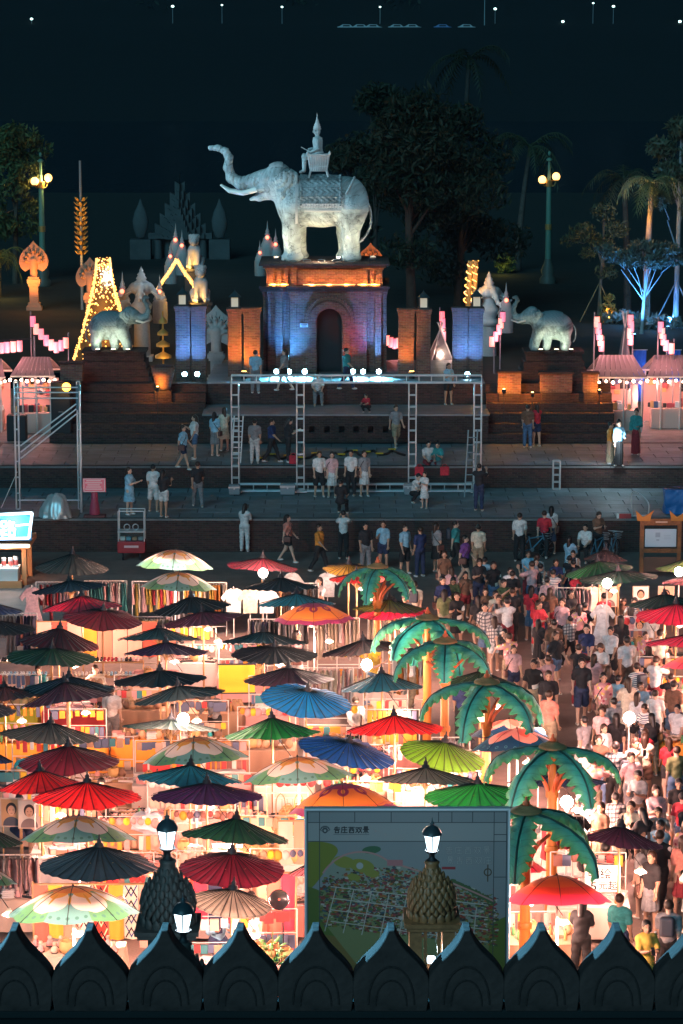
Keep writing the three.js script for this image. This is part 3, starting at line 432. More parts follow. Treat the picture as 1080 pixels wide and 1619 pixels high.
{
  const q = P(176, 556, { d: 112.4 }), ly = baseTop[0], ry = baseTop[1];
  const t = thing('small_elephant_statue', 'small grey elephant statue facing right on the left stepped base', 'elephant statue', [q.x, ly, -112.5], Math.PI);
  part(t, 'body', uvScale(sdfMesh(seBody, 0.12, 110), 0.9), MStoneG);
  for (const s of [1, -1]) {
    part(t, 'ear', uvScale(sdfMesh([{ c: [-0.6, 1.3, 0.33 * s], s: [0.19, 0.28, 0.035], rz: 0.3 }, { c: [-0.5, 1.45, 0.35 * s], s: [0.15, 0.14, 0.03] }, cap([-0.72, 1.42, 0.25 * s], [-0.6, 1.36, 0.32 * s], 0.07, 0.05)], 0.06, 40, null, (x, y) => 0.006 * Math.sin(Math.hypot(x + 0.8, y - 1.5) * 50)), 0.9), MStoneG);
    part(t, 'tusk', [bar([-1.02, 1.2, 0.13 * s], [-1.32, 1.12, 0.16 * s], 0.05, 8, 0.042), bar([-1.32, 1.12, 0.16 * s], [-1.6, 1.2, 0.15 * s], 0.042, 8, 0.012)], MTusk);
    part(t, 'eye', ball(0.025, -1.0, 1.46, 0.21 * s, 1, 1, 1, 8), MDark);
  }
  part(t, 'tail', tube([[0.85, 1.1, 0], [1.0, 0.85, 0.03], [1.02, 0.5, 0.05], [0.92, 0.3, 0.06]], 0.03, 16, 6), MStoneG);
  part(t, 'saddle_cloth', wrapPatch(seBody, 0.12, -0.25, 0.5, -1.5, 1.5, 40, 70, 0.98, (u, v) => 0.025 + 0.012 * (tri(u * 5 + tri(v * 8)) > 0.5 ? 1 : 0), 1.4), mat(0.2, 0.27, 0.29, 0.7));
  t.scale.setScalar(1.02);
  const q2 = P(872, 553, { d: 112.4 }); dup(t, [q2.x - 0.05, ry, -112.5], 0, 'small grey elephant statue facing left on the right stepped base');
  for (const [x, y, s, lab] of [[q.x, ly, 1, 'left'], [q2.x, ry, -1, 'right']]) {
    for (const [dx, w] of [[-0.5, 'first'], [0.15, 'second'], [0.75, 'third']]) { const b = thing('uplight', `${w === 'first' ? 'leftmost' : w === 'second' ? 'middle' : 'rightmost'} small uplight before the ${lab} small elephant`, 'uplight', [x + dx, y, -111.66]); part(b, 'drum', cyl(0.1, 0.12, 0.1, 0, 0.001, 0, 14), MHouse); part(b, 'lens', cyl(0.09, 0.09, 0.015, 0, 0.102, 0, 14), glow(1, 0.9, 0.6, 4)); }
    spot(V(x - 0.35, y + 0.14, -111.4), V(x - 0.2, y + 0.9, -112.5), [1, 0.88, 0.6], 5, 1.0, 0.9, 3); spot(V(x + 0.45, y + 0.14, -111.4), V(x + 0.35, y + 0.9, -112.5), [1, 0.88, 0.6], 5, 1.0, 0.9, 3);
  }
}

// ---------- naga fans, lions, three-headed elephant pillars, stupas ----------
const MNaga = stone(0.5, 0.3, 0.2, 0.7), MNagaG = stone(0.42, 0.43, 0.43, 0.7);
function naga(pos, label, k, m, pedestalH, heads = 7) {
  const t = thing('naga_statue', label, 'naga statue', pos), prims = [cap([0, 0, 0], [0, 0.7, 0.06], 0.26, 0.24, 0.1), cap([0, 0.7, 0.06], [0, 1.05, 0.08], 0.24, 0.3, 0.15)];
  for (let i = 0; i < heads; i++) { const a = (i - (heads - 1) / 2) / ((heads - 1) / 2) * 1.25, L = 1.0 - 0.28 * Math.abs(a) / 1.25, x = Math.sin(a), y = Math.cos(a);
    prims.push(cap([0, 0.85, 0.08], [x * L * 0.7, 0.85 + y * L * 0.75, 0.16], 0.13, 0.1, 0.06), { c: [x * L * 0.78, 0.85 + y * L * 0.82, 0.26], s: [0.09, 0.11, 0.14], k: 0.05 }); }
  part(t, 'heads', uvScale(sdfMesh(prims, 0.08, 84)), m);
  const s = new THREE.Shape(); s.moveTo(-0.55, 0.35); s.bezierCurveTo(-1.15, 0.65, -0.95, 1.4, -0.55, 1.75); s.quadraticCurveTo(-0.2, 2.0, 0, 2.3); s.quadraticCurveTo(0.2, 2.0, 0.55, 1.75); s.bezierCurveTo(0.95, 1.4, 1.15, 0.65, 0.55, 0.35); s.quadraticCurveTo(0, 0.75, -0.55, 0.35);
  for (let i = 0; i < heads - 1; i++) { const a = (i + 0.5 - (heads - 1) / 2) / ((heads - 1) / 2) * 1.25, x = Math.sin(a), y = Math.cos(a), h = new THREE.Path(); const L = 0.95 - 0.25 * Math.abs(a); h.absellipse(x * L, 0.85 + y * L, 0.045, 0.16, 0, 6.283, false, -a); s.holes.push(h); }
  const hood = new THREE.ExtrudeGeometry(s, { depth: 0.1, bevelEnabled: true, bevelSize: 0.025, bevelThickness: 0.03, bevelSegments: 2, curveSegments: 10 }); part(t, 'hood', hood, m);
  const rays = []; for (let i = 0; i < 15; i++) { const a = (i - 7) / 7 * 1.35, L = 1.12 - 0.2 * Math.abs(a); rays.push(bar([Math.sin(a) * L * 0.86, 0.8 + Math.cos(a) * L * 0.9, 0.13], [Math.sin(a) * L * 1.0, 0.85 + Math.cos(a) * L * 1.06, 0.12], 0.03, 5, 0.015)); } part(t, 'hood_rays', rays, m).userData.kind = 'stuff';
  if (pedestalH) { const p = pedestalH; part(t, 'plinth', [bx(1.0, 0.12 * p, 0.8, 0, -p, 0.1), bx(0.8, 0.1 * p, 0.65, 0, -p * 0.88 + 0.002, 0.1), bx(0.56, 0.5 * p, 0.5, 0, -p * 0.78 + 0.004, 0.1), bx(0.72, 0.08 * p, 0.6, 0, -p * 0.28 + 0.006, 0.1), bx(0.86, 0.12 * p, 0.7, 0, -p * 0.2 + 0.008, 0.1), bx(0.7, 0.07 * p, 0.6, 0, -p * 0.075 + 0.008, 0.1)].map((g) => g), m); }
  t.scale.setScalar(k); return t;
}
{
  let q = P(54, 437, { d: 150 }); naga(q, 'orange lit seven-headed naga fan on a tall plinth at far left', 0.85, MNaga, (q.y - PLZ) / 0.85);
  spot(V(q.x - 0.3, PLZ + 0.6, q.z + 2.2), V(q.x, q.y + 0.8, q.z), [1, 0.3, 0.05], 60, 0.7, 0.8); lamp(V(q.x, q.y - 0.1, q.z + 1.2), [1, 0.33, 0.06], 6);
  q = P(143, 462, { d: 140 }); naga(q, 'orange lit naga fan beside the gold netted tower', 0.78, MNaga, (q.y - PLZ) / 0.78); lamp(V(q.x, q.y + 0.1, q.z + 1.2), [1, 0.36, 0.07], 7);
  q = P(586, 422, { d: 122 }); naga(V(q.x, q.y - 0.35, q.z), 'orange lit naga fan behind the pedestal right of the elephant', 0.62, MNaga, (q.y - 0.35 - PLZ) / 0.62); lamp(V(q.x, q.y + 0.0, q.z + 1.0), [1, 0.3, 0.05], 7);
  q = P(342, 556, { d: 118 }); naga(V(q.x, q.y, q.z), 'pale grey unlit naga fan between the pillars left of the pedestal', 0.88, MNagaG, Math.max(0.3, (q.y - PLZ) / 0.88));
  lamp(V(q.x - 0.4, q.y + 0.3, q.z + 1.6), [0.7, 0.85, 1], 1.0);
}
{ // seated lions
  const lp = [cap([0, 0.35, -0.1], [0, 0.95, 0.05], 0.34, 0.26), { c: [0, 0.95, 0.1], s: [0.3, 0.32, 0.26] }, { c: [0, 1.42, 0.14], s: [0.27, 0.28, 0.25] }, { c: [0, 1.36, 0.36], s: [0.16, 0.13, 0.13] }, { c: [0, 1.26, 0.36], s: [0.13, 0.06, 0.1] }, { c: [0, 1.62, 0.08], s: [0.26, 0.14, 0.24] },
    ...[1, -1].flatMap((s) => [cap([0.2 * s, 0.9, 0.15], [0.2 * s, 0.12, 0.26], 0.15, 0.11), cap([0.2 * s, 0.1, 0.26], [0.2 * s, 0.08, 0.4], 0.1, 0.09), cap([0.26 * s, 0.4, -0.2], [0.32 * s, 0.14, 0.1], 0.24, 0.14), cap([0.32 * s, 0.1, 0.1], [0.33 * s, 0.09, 0.28], 0.1, 0.09), { c: [0.22 * s, 1.62, 0.08], s: [0.08, 0.11, 0.06] }, { c: [0.1 * s, 1.5, 0.36], s: [0.05, 0.05, 0.04] }]), cap([0, 0.3, -0.4], [0, 0.7, -0.55], 0.08, 0.07), { c: [0, 0.85, -0.55], s: [0.11, 0.2, 0.1] }];
  const q = P(308, 424, { d: 139 });
  const t = thing('lion_statue', 'white seated lion statue, the higher one behind the blue pillars', 'lion statue', q, -0.1);
  part(t, 'body', uvScale(sdfMesh(lp, 0.08, 84, null, (x, y, z) => y > 1.1 && z < 0.3 ? 0.014 * Math.sin(x * 40) * Math.sin(y * 40) : 0)), MStoneW);
  part(t, 'plinth', [bx(0.9, q.y - PLZ, 0.9, 0, PLZ - q.y, 0), bx(1.05, 0.14, 1.05, 0, -0.138, 0)], MDark);
  part(t, 'mouth', bx(0.16, 0.035, 0.04, 0, 1.28, 0.45), mat(0.4, 0.12, 0.05, 0.6));
  for (const s of [1, -1]) part(t, 'eye', ball(0.03, 0.1 * s, 1.5, 0.4, 1, 1, 0.6, 8), MDark);
  const q2 = P(317, 477, { d: 128 }), u = dup(t, q2, 0.15, 'white seated lion statue, the lower one directly above the blue pillars'); u.children[1].geometry = join([bx(0.9, q2.y - PLZ, 0.9, 0, PLZ - q2.y, 0), bx(1.05, 0.14, 1.05, 0, -0.138, 0)]);
  for (const p of [q, q2]) { lamp(V(p.x - 0.3, p.y + 0.1, p.z + 0.75), [1, 0.48, 0.08], 4.5); lamp(V(p.x - 1.5, p.y + 2.6, p.z + 2.2), [0.7, 0.85, 1], 5); }
}
{ // pillars topped by three-headed elephants
  const hp = [cap([0, 0.1, 0], [0, 0.55, 0], 0.3, 0.36)]; for (const a of [-1.35, 0, 1.35]) { const x = Math.sin(a), z = Math.cos(a), at = (r, y) => [x * r, y, z * r]; hp.push({ c: at(0.32, 0.5), s: [0.26, 0.27, 0.26] }, ...chain([[...at(0.45, 0.48), 0.16], [...at(0.66, 0.3), 0.12], [...at(0.8, 0.06), 0.09], [...at(0.98, 0.0), 0.065], [...at(1.12, 0.1), 0.05]], 0.08)); for (const s of [1, -1]) hp.push({ c: [x * 0.3 + z * 0.28 * s, 0.52, z * 0.3 - x * 0.28 * s], s: [0.12, 0.22, 0.1] }); }
  const q = P(224, 472, { d: 126 }), t = thing('elephant_head_pillar', 'white pillar topped by three elephant heads above the left small elephant', 'pillar', [q.x, PLZ, q.z]), h = q.y - PLZ;
  part(t, 'heads', uvScale(sdfMesh(hp, 0.08, 96)).translate(0, h, 0), MStoneW);
  for (const a of [-1.35, 0, 1.35]) for (const s of [1, -1]) part(t, 'tusk', bar([Math.sin(a) * 0.5 + Math.cos(a) * 0.12 * s, h + 0.36, Math.cos(a) * 0.5 - Math.sin(a) * 0.12 * s], [Math.sin(a) * 0.8 + Math.cos(a) * 0.2 * s, h + 0.22, Math.cos(a) * 0.8 - Math.sin(a) * 0.2 * s], 0.035, 6, 0.01), MTusk);
  part(t, 'crown', lathe([[0.3, h + 0.7], [0.36, h + 0.76], [0.2, h + 0.86], [0.26, h + 0.94], [0.16, h + 1.06], [0.2, h + 1.12], [0.09, h + 1.24], [0.1, h + 1.3], [0.001, h + 1.5]], 18), MStoneW);
  part(t, 'shaft', [cyl(0.4, 0.36, h * 0.62, 0, 0, 0, 16), lathe([[0.36, h * 0.62], [0.5, h * 0.66], [0.46, h * 0.72], [0.34, h * 0.76], [0.46, h * 0.84], [0.5, h * 0.9], [0.36, h * 0.95], [0.3, h * 1.02]], 18), bx(1.0, 0.25, 1.0, 0, 0, 0)], MStoneW);
  const q2 = P(773, 479, { d: 128 }); const u = dup(t, [q2.x, PLZ - (PLZ + h - q2.y), q2.z], 0.5, 'white pillar topped by three elephant heads left of the right small elephant');
  for (const p of [q, q2]) lamp(V(p.x - 1.4, p.y + 1.2, p.z + 2.4), [0.62, 0.82, 1], 9);
}
{ // small stupas with red lamps
  let proto; const st = (px, py, label, d, k = 1) => { const q = P(px, py, { d });
    if (!proto) { proto = thing('stupa', label, 'stupa'); part(proto, 'bell', lathe([[0.5, -1.4], [0.5, 0], [0.42, 0.1], [0.46, 0.2], [0.3, 0.55], [0.32, 0.62], [0.16, 0.85]], 16), MStoneW); part(proto, 'spire', lathe([[0.16, 0.85], [0.2, 0.95], [0.12, 1.05], [0.14, 1.15], [0.06, 1.35], [0.02, 1.75], [0.001, 1.9]], 12), MStoneW); part(proto, 'lamp', ball(0.13, 0, 0.75, 0.34, 1, 1, 1, 10), glow(1, 0.16, 0.08, 5)); proto.position.copy(q); proto.scale.setScalar(k); return; }
    dup(proto, q, 0, label).scale.setScalar(k); };
  st(423, 392, 'small stupa with red lamp just left of the elephant, tallest of its group', 150, 0.8); st(436, 402, 'small stupa with red lamp nearest the front leg of the elephant', 150, 0.75); st(411, 412, 'small stupa with red lamp, leftmost of the group beside the elephant', 150, 0.6);
  st(278, 396, 'small stupa with red lamp left of the higher lion', 150, 0.8); st(288, 404, 'small stupa with red lamp touching the higher lion', 148, 0.75); st(270, 420, 'small stupa with red lamp above the gold gable', 148, 0.7); st(194, 480, 'slim pale stupa left of the elephant head pillar', 127, 0.8); st(253, 478, 'pale stupa between the elephant head pillar and the blue pillars', 128, 0.7); st(800, 492, 'orange stupa beside the trunk of the right small elephant', 124, 0.7);
}

// ---------- trees ----------
const bark = (r, g, b) => mat(r, g, b, 0.95, { map: blotch });
function leafCloud(blobs, n, size, seed, stretch = 1) {   // leaf-sized faces spread through uneven clumps
  const r = rngOf(seed), pos = [], nor = [], q = new THREE.Quaternion(), e = new THREE.Euler();
  const total = blobs.reduce((s, b) => s + b[3] ** 2, 0);
  for (const b of blobs) { const m = Math.round(n * b[3] ** 2 / total);
    for (let i = 0; i < m; i++) { let x, y, z, L; do { x = r() * 2 - 1; y = r() * 2 - 1; z = r() * 2 - 1; L = Math.hypot(x, y, z); } while (L > 1 || L < 0.25); const k = (0.55 + 0.5 * r()) / Math.max(L, 0.6);
      const cx = b[0] + x * k * b[3], cy = b[1] + y * k * b[3] * (b[4] || 0.75), cz = b[2] + z * k * b[3], s = size * (0.55 + 0.9 * r());
      e.set(r() * 6.3, r() * 6.3, r() * 6.3); q.setFromEuler(e);
      const a = V(0, s * stretch, 0).applyQuaternion(q), c = V(s * 0.32, 0, s * 0.1).applyQuaternion(q), f = V(-s * 0.32, 0, s * 0.1).applyQuaternion(q), t = V(0, -s * stretch, 0).applyQuaternion(q);
      for (const [A, B, D] of [[a, c, t], [a, t, f]]) for (const v of [A, B, D]) pos.push(cx + v.x, cy + v.y, cz + v.z); } }
  const g = new THREE.BufferGeometry(); g.setAttribute('position', new THREE.Float32BufferAttribute(pos, 3)); g.computeVertexNormals(); return g;
}
const leafMat = (r, g, b) => mat(r, g, b, 0.7);
function tree(label, base, H, blobs, n, size, seed, m, bk, r0 = 0.25, lean = 0) {
  const t = thing('tree', label, 'tree', base), r = rngOf(seed + 5), top = V(lean, H, 0);
  part(t, 'trunk', [bar([0, -0.1, 0], [lean * 0.35, H * 0.45, 0.1], r0, 10, r0 * 0.7), bar([lean * 0.35, H * 0.44, 0.1], top, r0 * 0.7, 8, r0 * 0.25)], bk);
  for (const b of blobs.slice(0, 7)) { const k = 0.35 + r() * 0.3, s = V(lean * k, H * k, 0.05); part(t, 'limb', [bar(s, [(s.x + b[0]) / 2 + (r() - 0.5) * 0.6, (s.y + b[1]) / 2 + 0.3, b[2] / 2], r0 * 0.34, 6, r0 * 0.22), bar([(s.x + b[0]) / 2, (s.y + b[1]) / 2 + 0.3, b[2] / 2], [b[0], b[1], b[2]], r0 * 0.22, 6, 0.02)], bk); }
  part(t, 'crown', leafCloud(blobs, n, size, seed), m).userData.kind = 'stuff'; return t;
}
const randBlobs = (seed, n, W, y0, y1, R0, R1) => { const r = rngOf(seed); return [...Array(n)].map(() => { const y = r(), w = Math.sin(Math.PI * (0.15 + 0.8 * y)); return [(r() * 2 - 1) * W * w, y0 + (y1 - y0) * y, (r() * 2 - 1) * W * 0.6 * w, R0 + (R1 - R0) * r()]; }); };
function palm(label, base, H, lean, seed, fr, L, lm, bk, droop = 1) {
  const t = thing('palm_tree', label, 'palm tree', base), r = rngOf(seed), pts = [...Array(7)].map((_, i) => [lean * Math.pow(i / 6, 1.6), H * i / 6, 0]);
  part(t, 'trunk', pts.slice(1).map((p, i) => bar(pts[i], p, 0.24 - 0.02 * i, 8, 0.225 - 0.02 * i)), bk);
  part(t, 'crown_shaft', bar([lean, H - 0.3, 0], [lean, H + 0.5, 0], 0.16, 8, 0.08), lm);
  for (let i = 0; i < fr; i++) { const a = i / fr * 6.283 + r() * 0.5, up = 0.2 + r() * 0.9, LL = L * (0.8 + 0.35 * r()), g = [], at = (s) => { const out = LL * s * (1 - 0.2 * s), y = H + 0.3 + up * LL * s - droop * LL * 0.95 * s * s; return V(lean + Math.cos(a) * out, y, Math.sin(a) * out); };
    const N = 16; for (let k = 0; k < N; k++) { const p = at(k / N), q = at((k + 1) / N); g.push(bar(p, q, 0.028 * (1 - k / N) + 0.01, 4));
      if (k > 1) for (const s of [1, -1]) { const side = V(-Math.sin(a), 0, Math.cos(a)).multiplyScalar(s * 0.62 * Math.sin(Math.PI * (0.18 + 0.8 * k / N))), dir = q.clone().sub(p).normalize().multiplyScalar(0.35), tip = p.clone().add(side).add(dir).add(V(0, -0.35 * r() - 0.12, 0)); const w = q.clone().sub(p).multiplyScalar(0.55), lg = new THREE.BufferGeometry(); lg.setAttribute('position', new THREE.Float32BufferAttribute([p.x, p.y, p.z, p.x + w.x, p.y + w.y, p.z + w.z, tip.x, tip.y, tip.z], 3)); lg.computeVertexNormals(); g.push(lg); } }
    part(t, 'frond', g, lm); }
  return t;
}
const at = (px, py, h) => P(px, py, { h });
{
  const dk = leafMat(0.018, 0.026, 0.011), q = P(652, 478, { d: 138 }); q.y = PLZ;
  tree('tall dark leafy tree directly behind the elephant', q, 9.6, randBlobs(3, 26, 3.6, 3.6, 11.4, 0.8, 1.7), 9000, 0.22, 31, dk, bark(0.1, 0.05, 0.035), 0.3, -0.4);
  const q2 = P(722, 470, { d: 146 }); q2.y = PLZ; tree('dark leafy tree right of the tallest one behind the pedestal', q2, 8, randBlobs(4, 22, 3.2, 2.6, 10.6, 0.8, 1.6), 7000, 0.22, 32, dk, bark(0.1, 0.07, 0.05), 0.24, 0.5);
  const q3 = P(592, 470, { d: 150 }); q3.y = PLZ; tree('slender dark tree just right of the elephant rump', q3, 7.5, randBlobs(6, 14, 2.0, 4.4, 11.6, 0.7, 1.3), 4600, 0.22, 33, dk, bark(0.09, 0.06, 0.05), 0.18, 0.1);
  palm('very faint palm tree above the dark trees', at(728, 440, PLZ), 13.2, 0.4, 9, 13, 3.4, dk, bark(0.06, 0.055, 0.05));
  palm('faint coconut palm left of the right street lamp', at(818, 428, PLZ), 7.6, 0.7, 10, 15, 3.3, leafMat(0.05, 0.065, 0.03), bark(0.1, 0.09, 0.08));
  { const b = at(946, 508, PLZ); const y = tree('young staked tree with amber lit base right of the street lamp', b, 6.0, [[0.2, 5.8, 0, 0.7], [-0.9, 4.7, 0, 0.8], [0.9, 4.9, 0.2, 0.7], [0.1, 4.2, 0, 0.7], [-0.6, 3.6, 0, 0.5], [0.4, 2.6, 0, 0.6], [-1.7, 4.3, 0, 0.45]], 1300, 0.15, 41, leafMat(0.09, 0.09, 0.04), bark(0.18, 0.13, 0.1), 0.11, 0.3);
    for (const s of [[-1, 0.3], [0.9, 0.4], [0.1, 1]]) part(y, 'stake', bar([s[0] * 1.0, 0, s[1]], [0.05, 2.1, 0.05], 0.035, 6), bark(0.3, 0.2, 0.1)); lamp(V(b.x + 0.5, b.y + 0.3, b.z + 1.0), [1, 0.42, 0.05], 16);
    const bu = thing('shrub', 'golden lit shrub at the foot of the young staked tree', 'shrub', [b.x + 0.4, PLZ, b.z + 0.6]); part(bu, 'stem', bar([0, 0, 0], [0, 0.4, 0], 0.03), bark(0.1, 0.08, 0.04)); part(bu, 'foliage', leafCloud([[0, 0.6, 0, 0.45, 1.2], [0.3, 0.4, 0, 0.35], [0.1, 1.3, 0, 0.3]], 260, 0.16, 43), leafMat(0.22, 0.17, 0.04)).userData.kind = 'stuff';
    const sp = thing('uplight', 'amber uplight hidden by the golden shrub', 'uplight', [b.x + 0.5, PLZ, b.z + 1.25]); part(sp, 'drum', cyl(0.07, 0.08, 0.18, 0, 0, 0, 12), MHouse); part(sp, 'lens', cyl(0.06, 0.06, 0.02, 0, 0.182, 0, 12), glow(1, 0.55, 0.12, 8)); }
  { const b = at(1020, 520, PLZ); palm('palm tree with amber lit trunk at right', b, 7.2, 0.2, 12, 15, 2.3, leafMat(0.12, 0.13, 0.05), bark(0.2, 0.14, 0.1)); lamp(V(b.x - 0.5, b.y + 5.8, b.z + 0.9), [1, 0.55, 0.15], 20); lamp(V(b.x - 0.3, b.y + 3.6, b.z + 0.7), [1, 0.4, 0.1], 4);
    palm('dim palm tree left of the amber lit one', at(992, 500, PLZ), 7, -0.3, 13, 13, 2.6, leafMat(0.04, 0.05, 0.025), bark(0.08, 0.07, 0.06)); }
  { const b = at(1068, 515, PLZ); const y = tree('tall slim tree with blue lit trunk at the right edge', b, 10.6, [[0.2, 10.2, 0, 0.9], [-0.9, 9.2, 0, 0.8], [0.9, 9.0, 0, 0.9], [-0.4, 8.0, 0, 0.9], [0.8, 7.2, 0, 0.8], [-0.9, 6.6, 0, 0.7], [0.6, 6, 0, 0.6]], 3000, 0.2, 51, leafMat(0.08, 0.1, 0.06), bark(0.4, 0.4, 0.42), 0.17, 0.1);
    for (const s of [[-1.2, 0.3], [1, 0.5]]) part(y, 'stake', bar([s[0], 0, s[1]], [0.02, 2.4, 0.05], 0.04, 6), bark(0.3, 0.3, 0.3));
    spot(V(b.x - 0.6, b.y + 0.2, b.z + 1.6), V(b.x, b.y + 5, b.z), [0.05, 0.3, 1], 2600, 0.6, 0.8); lamp(V(b.x - 0.2, b.y + 0.6, b.z + 0.9), [0.1, 0.4, 1], 10);
    const c = at(1014, 528, PLZ); tree('small blue lit tree with spreading crown at right', c, 3.6, [[-1.3, 4.0, 0, 0.8, 0.5], [0, 4.4, 0, 0.8, 0.5], [1.1, 4.2, 0, 0.9, 0.5], [-0.6, 3.7, 0.3, 0.7, 0.5], [0.5, 3.7, 0.3, 0.8, 0.5], [1.7, 3.7, 0, 0.5, 0.5], [-1.9, 4.3, 0, 0.5, 0.5]], 2400, 0.17, 52, leafMat(0.1, 0.12, 0.1), bark(0.5, 0.5, 0.52), 0.1, 0.25);
    spot(V(c.x - 0.5, c.y + 0.15, c.z + 1.2), V(c.x, c.y + 3, c.z), [0.08, 0.38, 1], 260, 0.75, 0.8);
    for (const [px, py, k, lab] of [[1040, 520, 1, 'low blue lit shrub at the foot of the tall slim tree'], [985, 512, 0.9, 'low blue lit shrub left of the small blue tree']]) { const p = at(px, py, PLZ), s = thing('shrub', lab, 'shrub', p); part(s, 'stem', bar([0, 0, 0], [0, 0.3, 0], 0.03), bark(0.1, 0.1, 0.1)); part(s, 'foliage', leafCloud([[0, 0.4, 0, 0.6 * k, 0.6], [0.8, 0.35, 0, 0.5 * k, 0.6], [-0.7, 0.3, 0, 0.5 * k, 0.6]], 420, 0.2, 55 + px), leafMat(0.16, 0.18, 0.16)).userData.kind = 'stuff'; lamp(V(p.x, p.y + 0.9, p.z + 1.0), [0.1, 0.42, 1], 6); }
    for (const [x, lab] of [[b.x - 0.6, 'blue uplight at the foot of the tall slim tree'], [c.x - 0.5, 'blue uplight at the foot of the small blue tree']]) { const sp = thing('uplight', lab, 'uplight', [x, PLZ, x > c.x ? b.z + 1.7 : c.z + 1.35]); part(sp, 'drum', cyl(0.07, 0.08, 0.14, 0, 0, 0, 12), MHouse); part(sp, 'lens', cyl(0.06, 0.06, 0.02, 0, 0.142, 0, 12), glow(0.2, 0.5, 1, 10)); } }
  tree('leafy tree partly lit by the left street lamp', at(24, 448, PLZ), 7.6, randBlobs(61, 16, 2.2, 3.4, 9.6, 0.7, 1.3), 5200, 0.2, 62, leafMat(0.08, 0.11, 0.035), bark(0.1, 0.08, 0.06), 0.2, 0.3);
  palm('low palm with yellow lit fronds at the left edge', at(-4, 470, PLZ), 2.0, 0.1, 63, 14, 1.9, leafMat(0.15, 0.15, 0.04), bark(0.12, 0.09, 0.06)); { const p = at(10, 470, PLZ); lamp(V(p.x, p.y + 1.2, p.z + 1.2), [1, 0.65, 0.12], 5); }
  { const p = at(798, 432, PLZ), s = thing('shrub', 'rounded yellow lit shrub near the right street lamp', 'shrub', p); part(s, 'stem', bar([0, 0, 0], [0, 0.4, 0], 0.03), bark(0.1, 0.1, 0.05)); part(s, 'foliage', leafCloud([[0, 0.6, 0, 0.7, 0.9]], 260, 0.2, 66), leafMat(0.1, 0.13, 0.03)).userData.kind = 'stuff'; lamp(V(p.x - 0.3, p.y + 0.9, p.z + 1.2), [1, 0.8, 0.1], 2); }
}
// ---------- street lamps ----------
{
  const MG = mat(0.12, 0.26, 0.2, 0.5), MGo = mat(0.5, 0.3, 0.1, 0.4, { metalness: 0.5 });
  const b = at(866, 448, PLZ), top = P(866, 240, { d: -b.z }).y - b.y, gy = P(866, 278, { d: -b.z }).y - b.y, k = top / 8.4;
  const t = thing('street_lamp', 'green street lamp post with two amber globes right of the dark trees', 'street lamp', b);
  part(t, 'base', [lathe([[0.5, 0], [0.5, 0.3], [0.35, 0.5], [0.42, 0.8], [0.24, 1.3], [0.2, 1.5]], 12)], mat(0.1, 0.12, 0.1, 0.5));
  part(t, 'post', [cyl(0.19, 0.15, gy - 1.9, 0, 1.4, 0, 14)], MG);
  part(t, 'band', [cyl(0.21, 0.21, 0.35, 0, gy * 0.5, 0, 14), cyl(0.2, 0.24, 0.4, 0, gy - 0.65, 0, 14)], MGo);
  part(t, 'finial', [cyl(0.1, 0.06, top - gy - 0.1, 0, gy - 0.25, 0, 8), lathe([[0.16, gy + 0.9], [0.2, gy + 1.0], [0.05, gy + 1.1]], 10), ball(0.1, 0, top - 0.1, 0, 1, 1.5, 1, 8)], MG);
  for (const [s, d] of [[-1, -0.05], [1, 0.14]]) { part(t, 'arm', tube([[0, gy - 0.5, 0], [s * 0.25, gy - 0.62, 0.1], [s * 0.42, gy - 0.45 + d, 0.12]], 0.035, 10, 6), MGo); const g = part(t, 'globe', ball(0.24, s * 0.42, gy - 0.18 + d, 0.12, 1, 1.05, 1, 16), glow(1, 0.5, 0.13, 4)); part(g, 'gallery', cyl(0.14, 0.18, 0.1, s * 0.42, gy - 0.48 + d, 0.12, 10), MGo); lamp(V(b.x + s * 0.42, b.y + gy - 0.18 + d, b.z + 0.12), [1, 0.6, 0.22], 34, 8); }
  const b2 = at(68, 452, PLZ); dup(t, b2, 0.35, 'green street lamp post with amber globes half hidden by the left tree');
  for (const s of [-1, 1]) lamp(V(b2.x + s * 0.4, b2.y + gy - 0.15, b2.z + 0.15), [1, 0.58, 0.18], 34, 8);
}
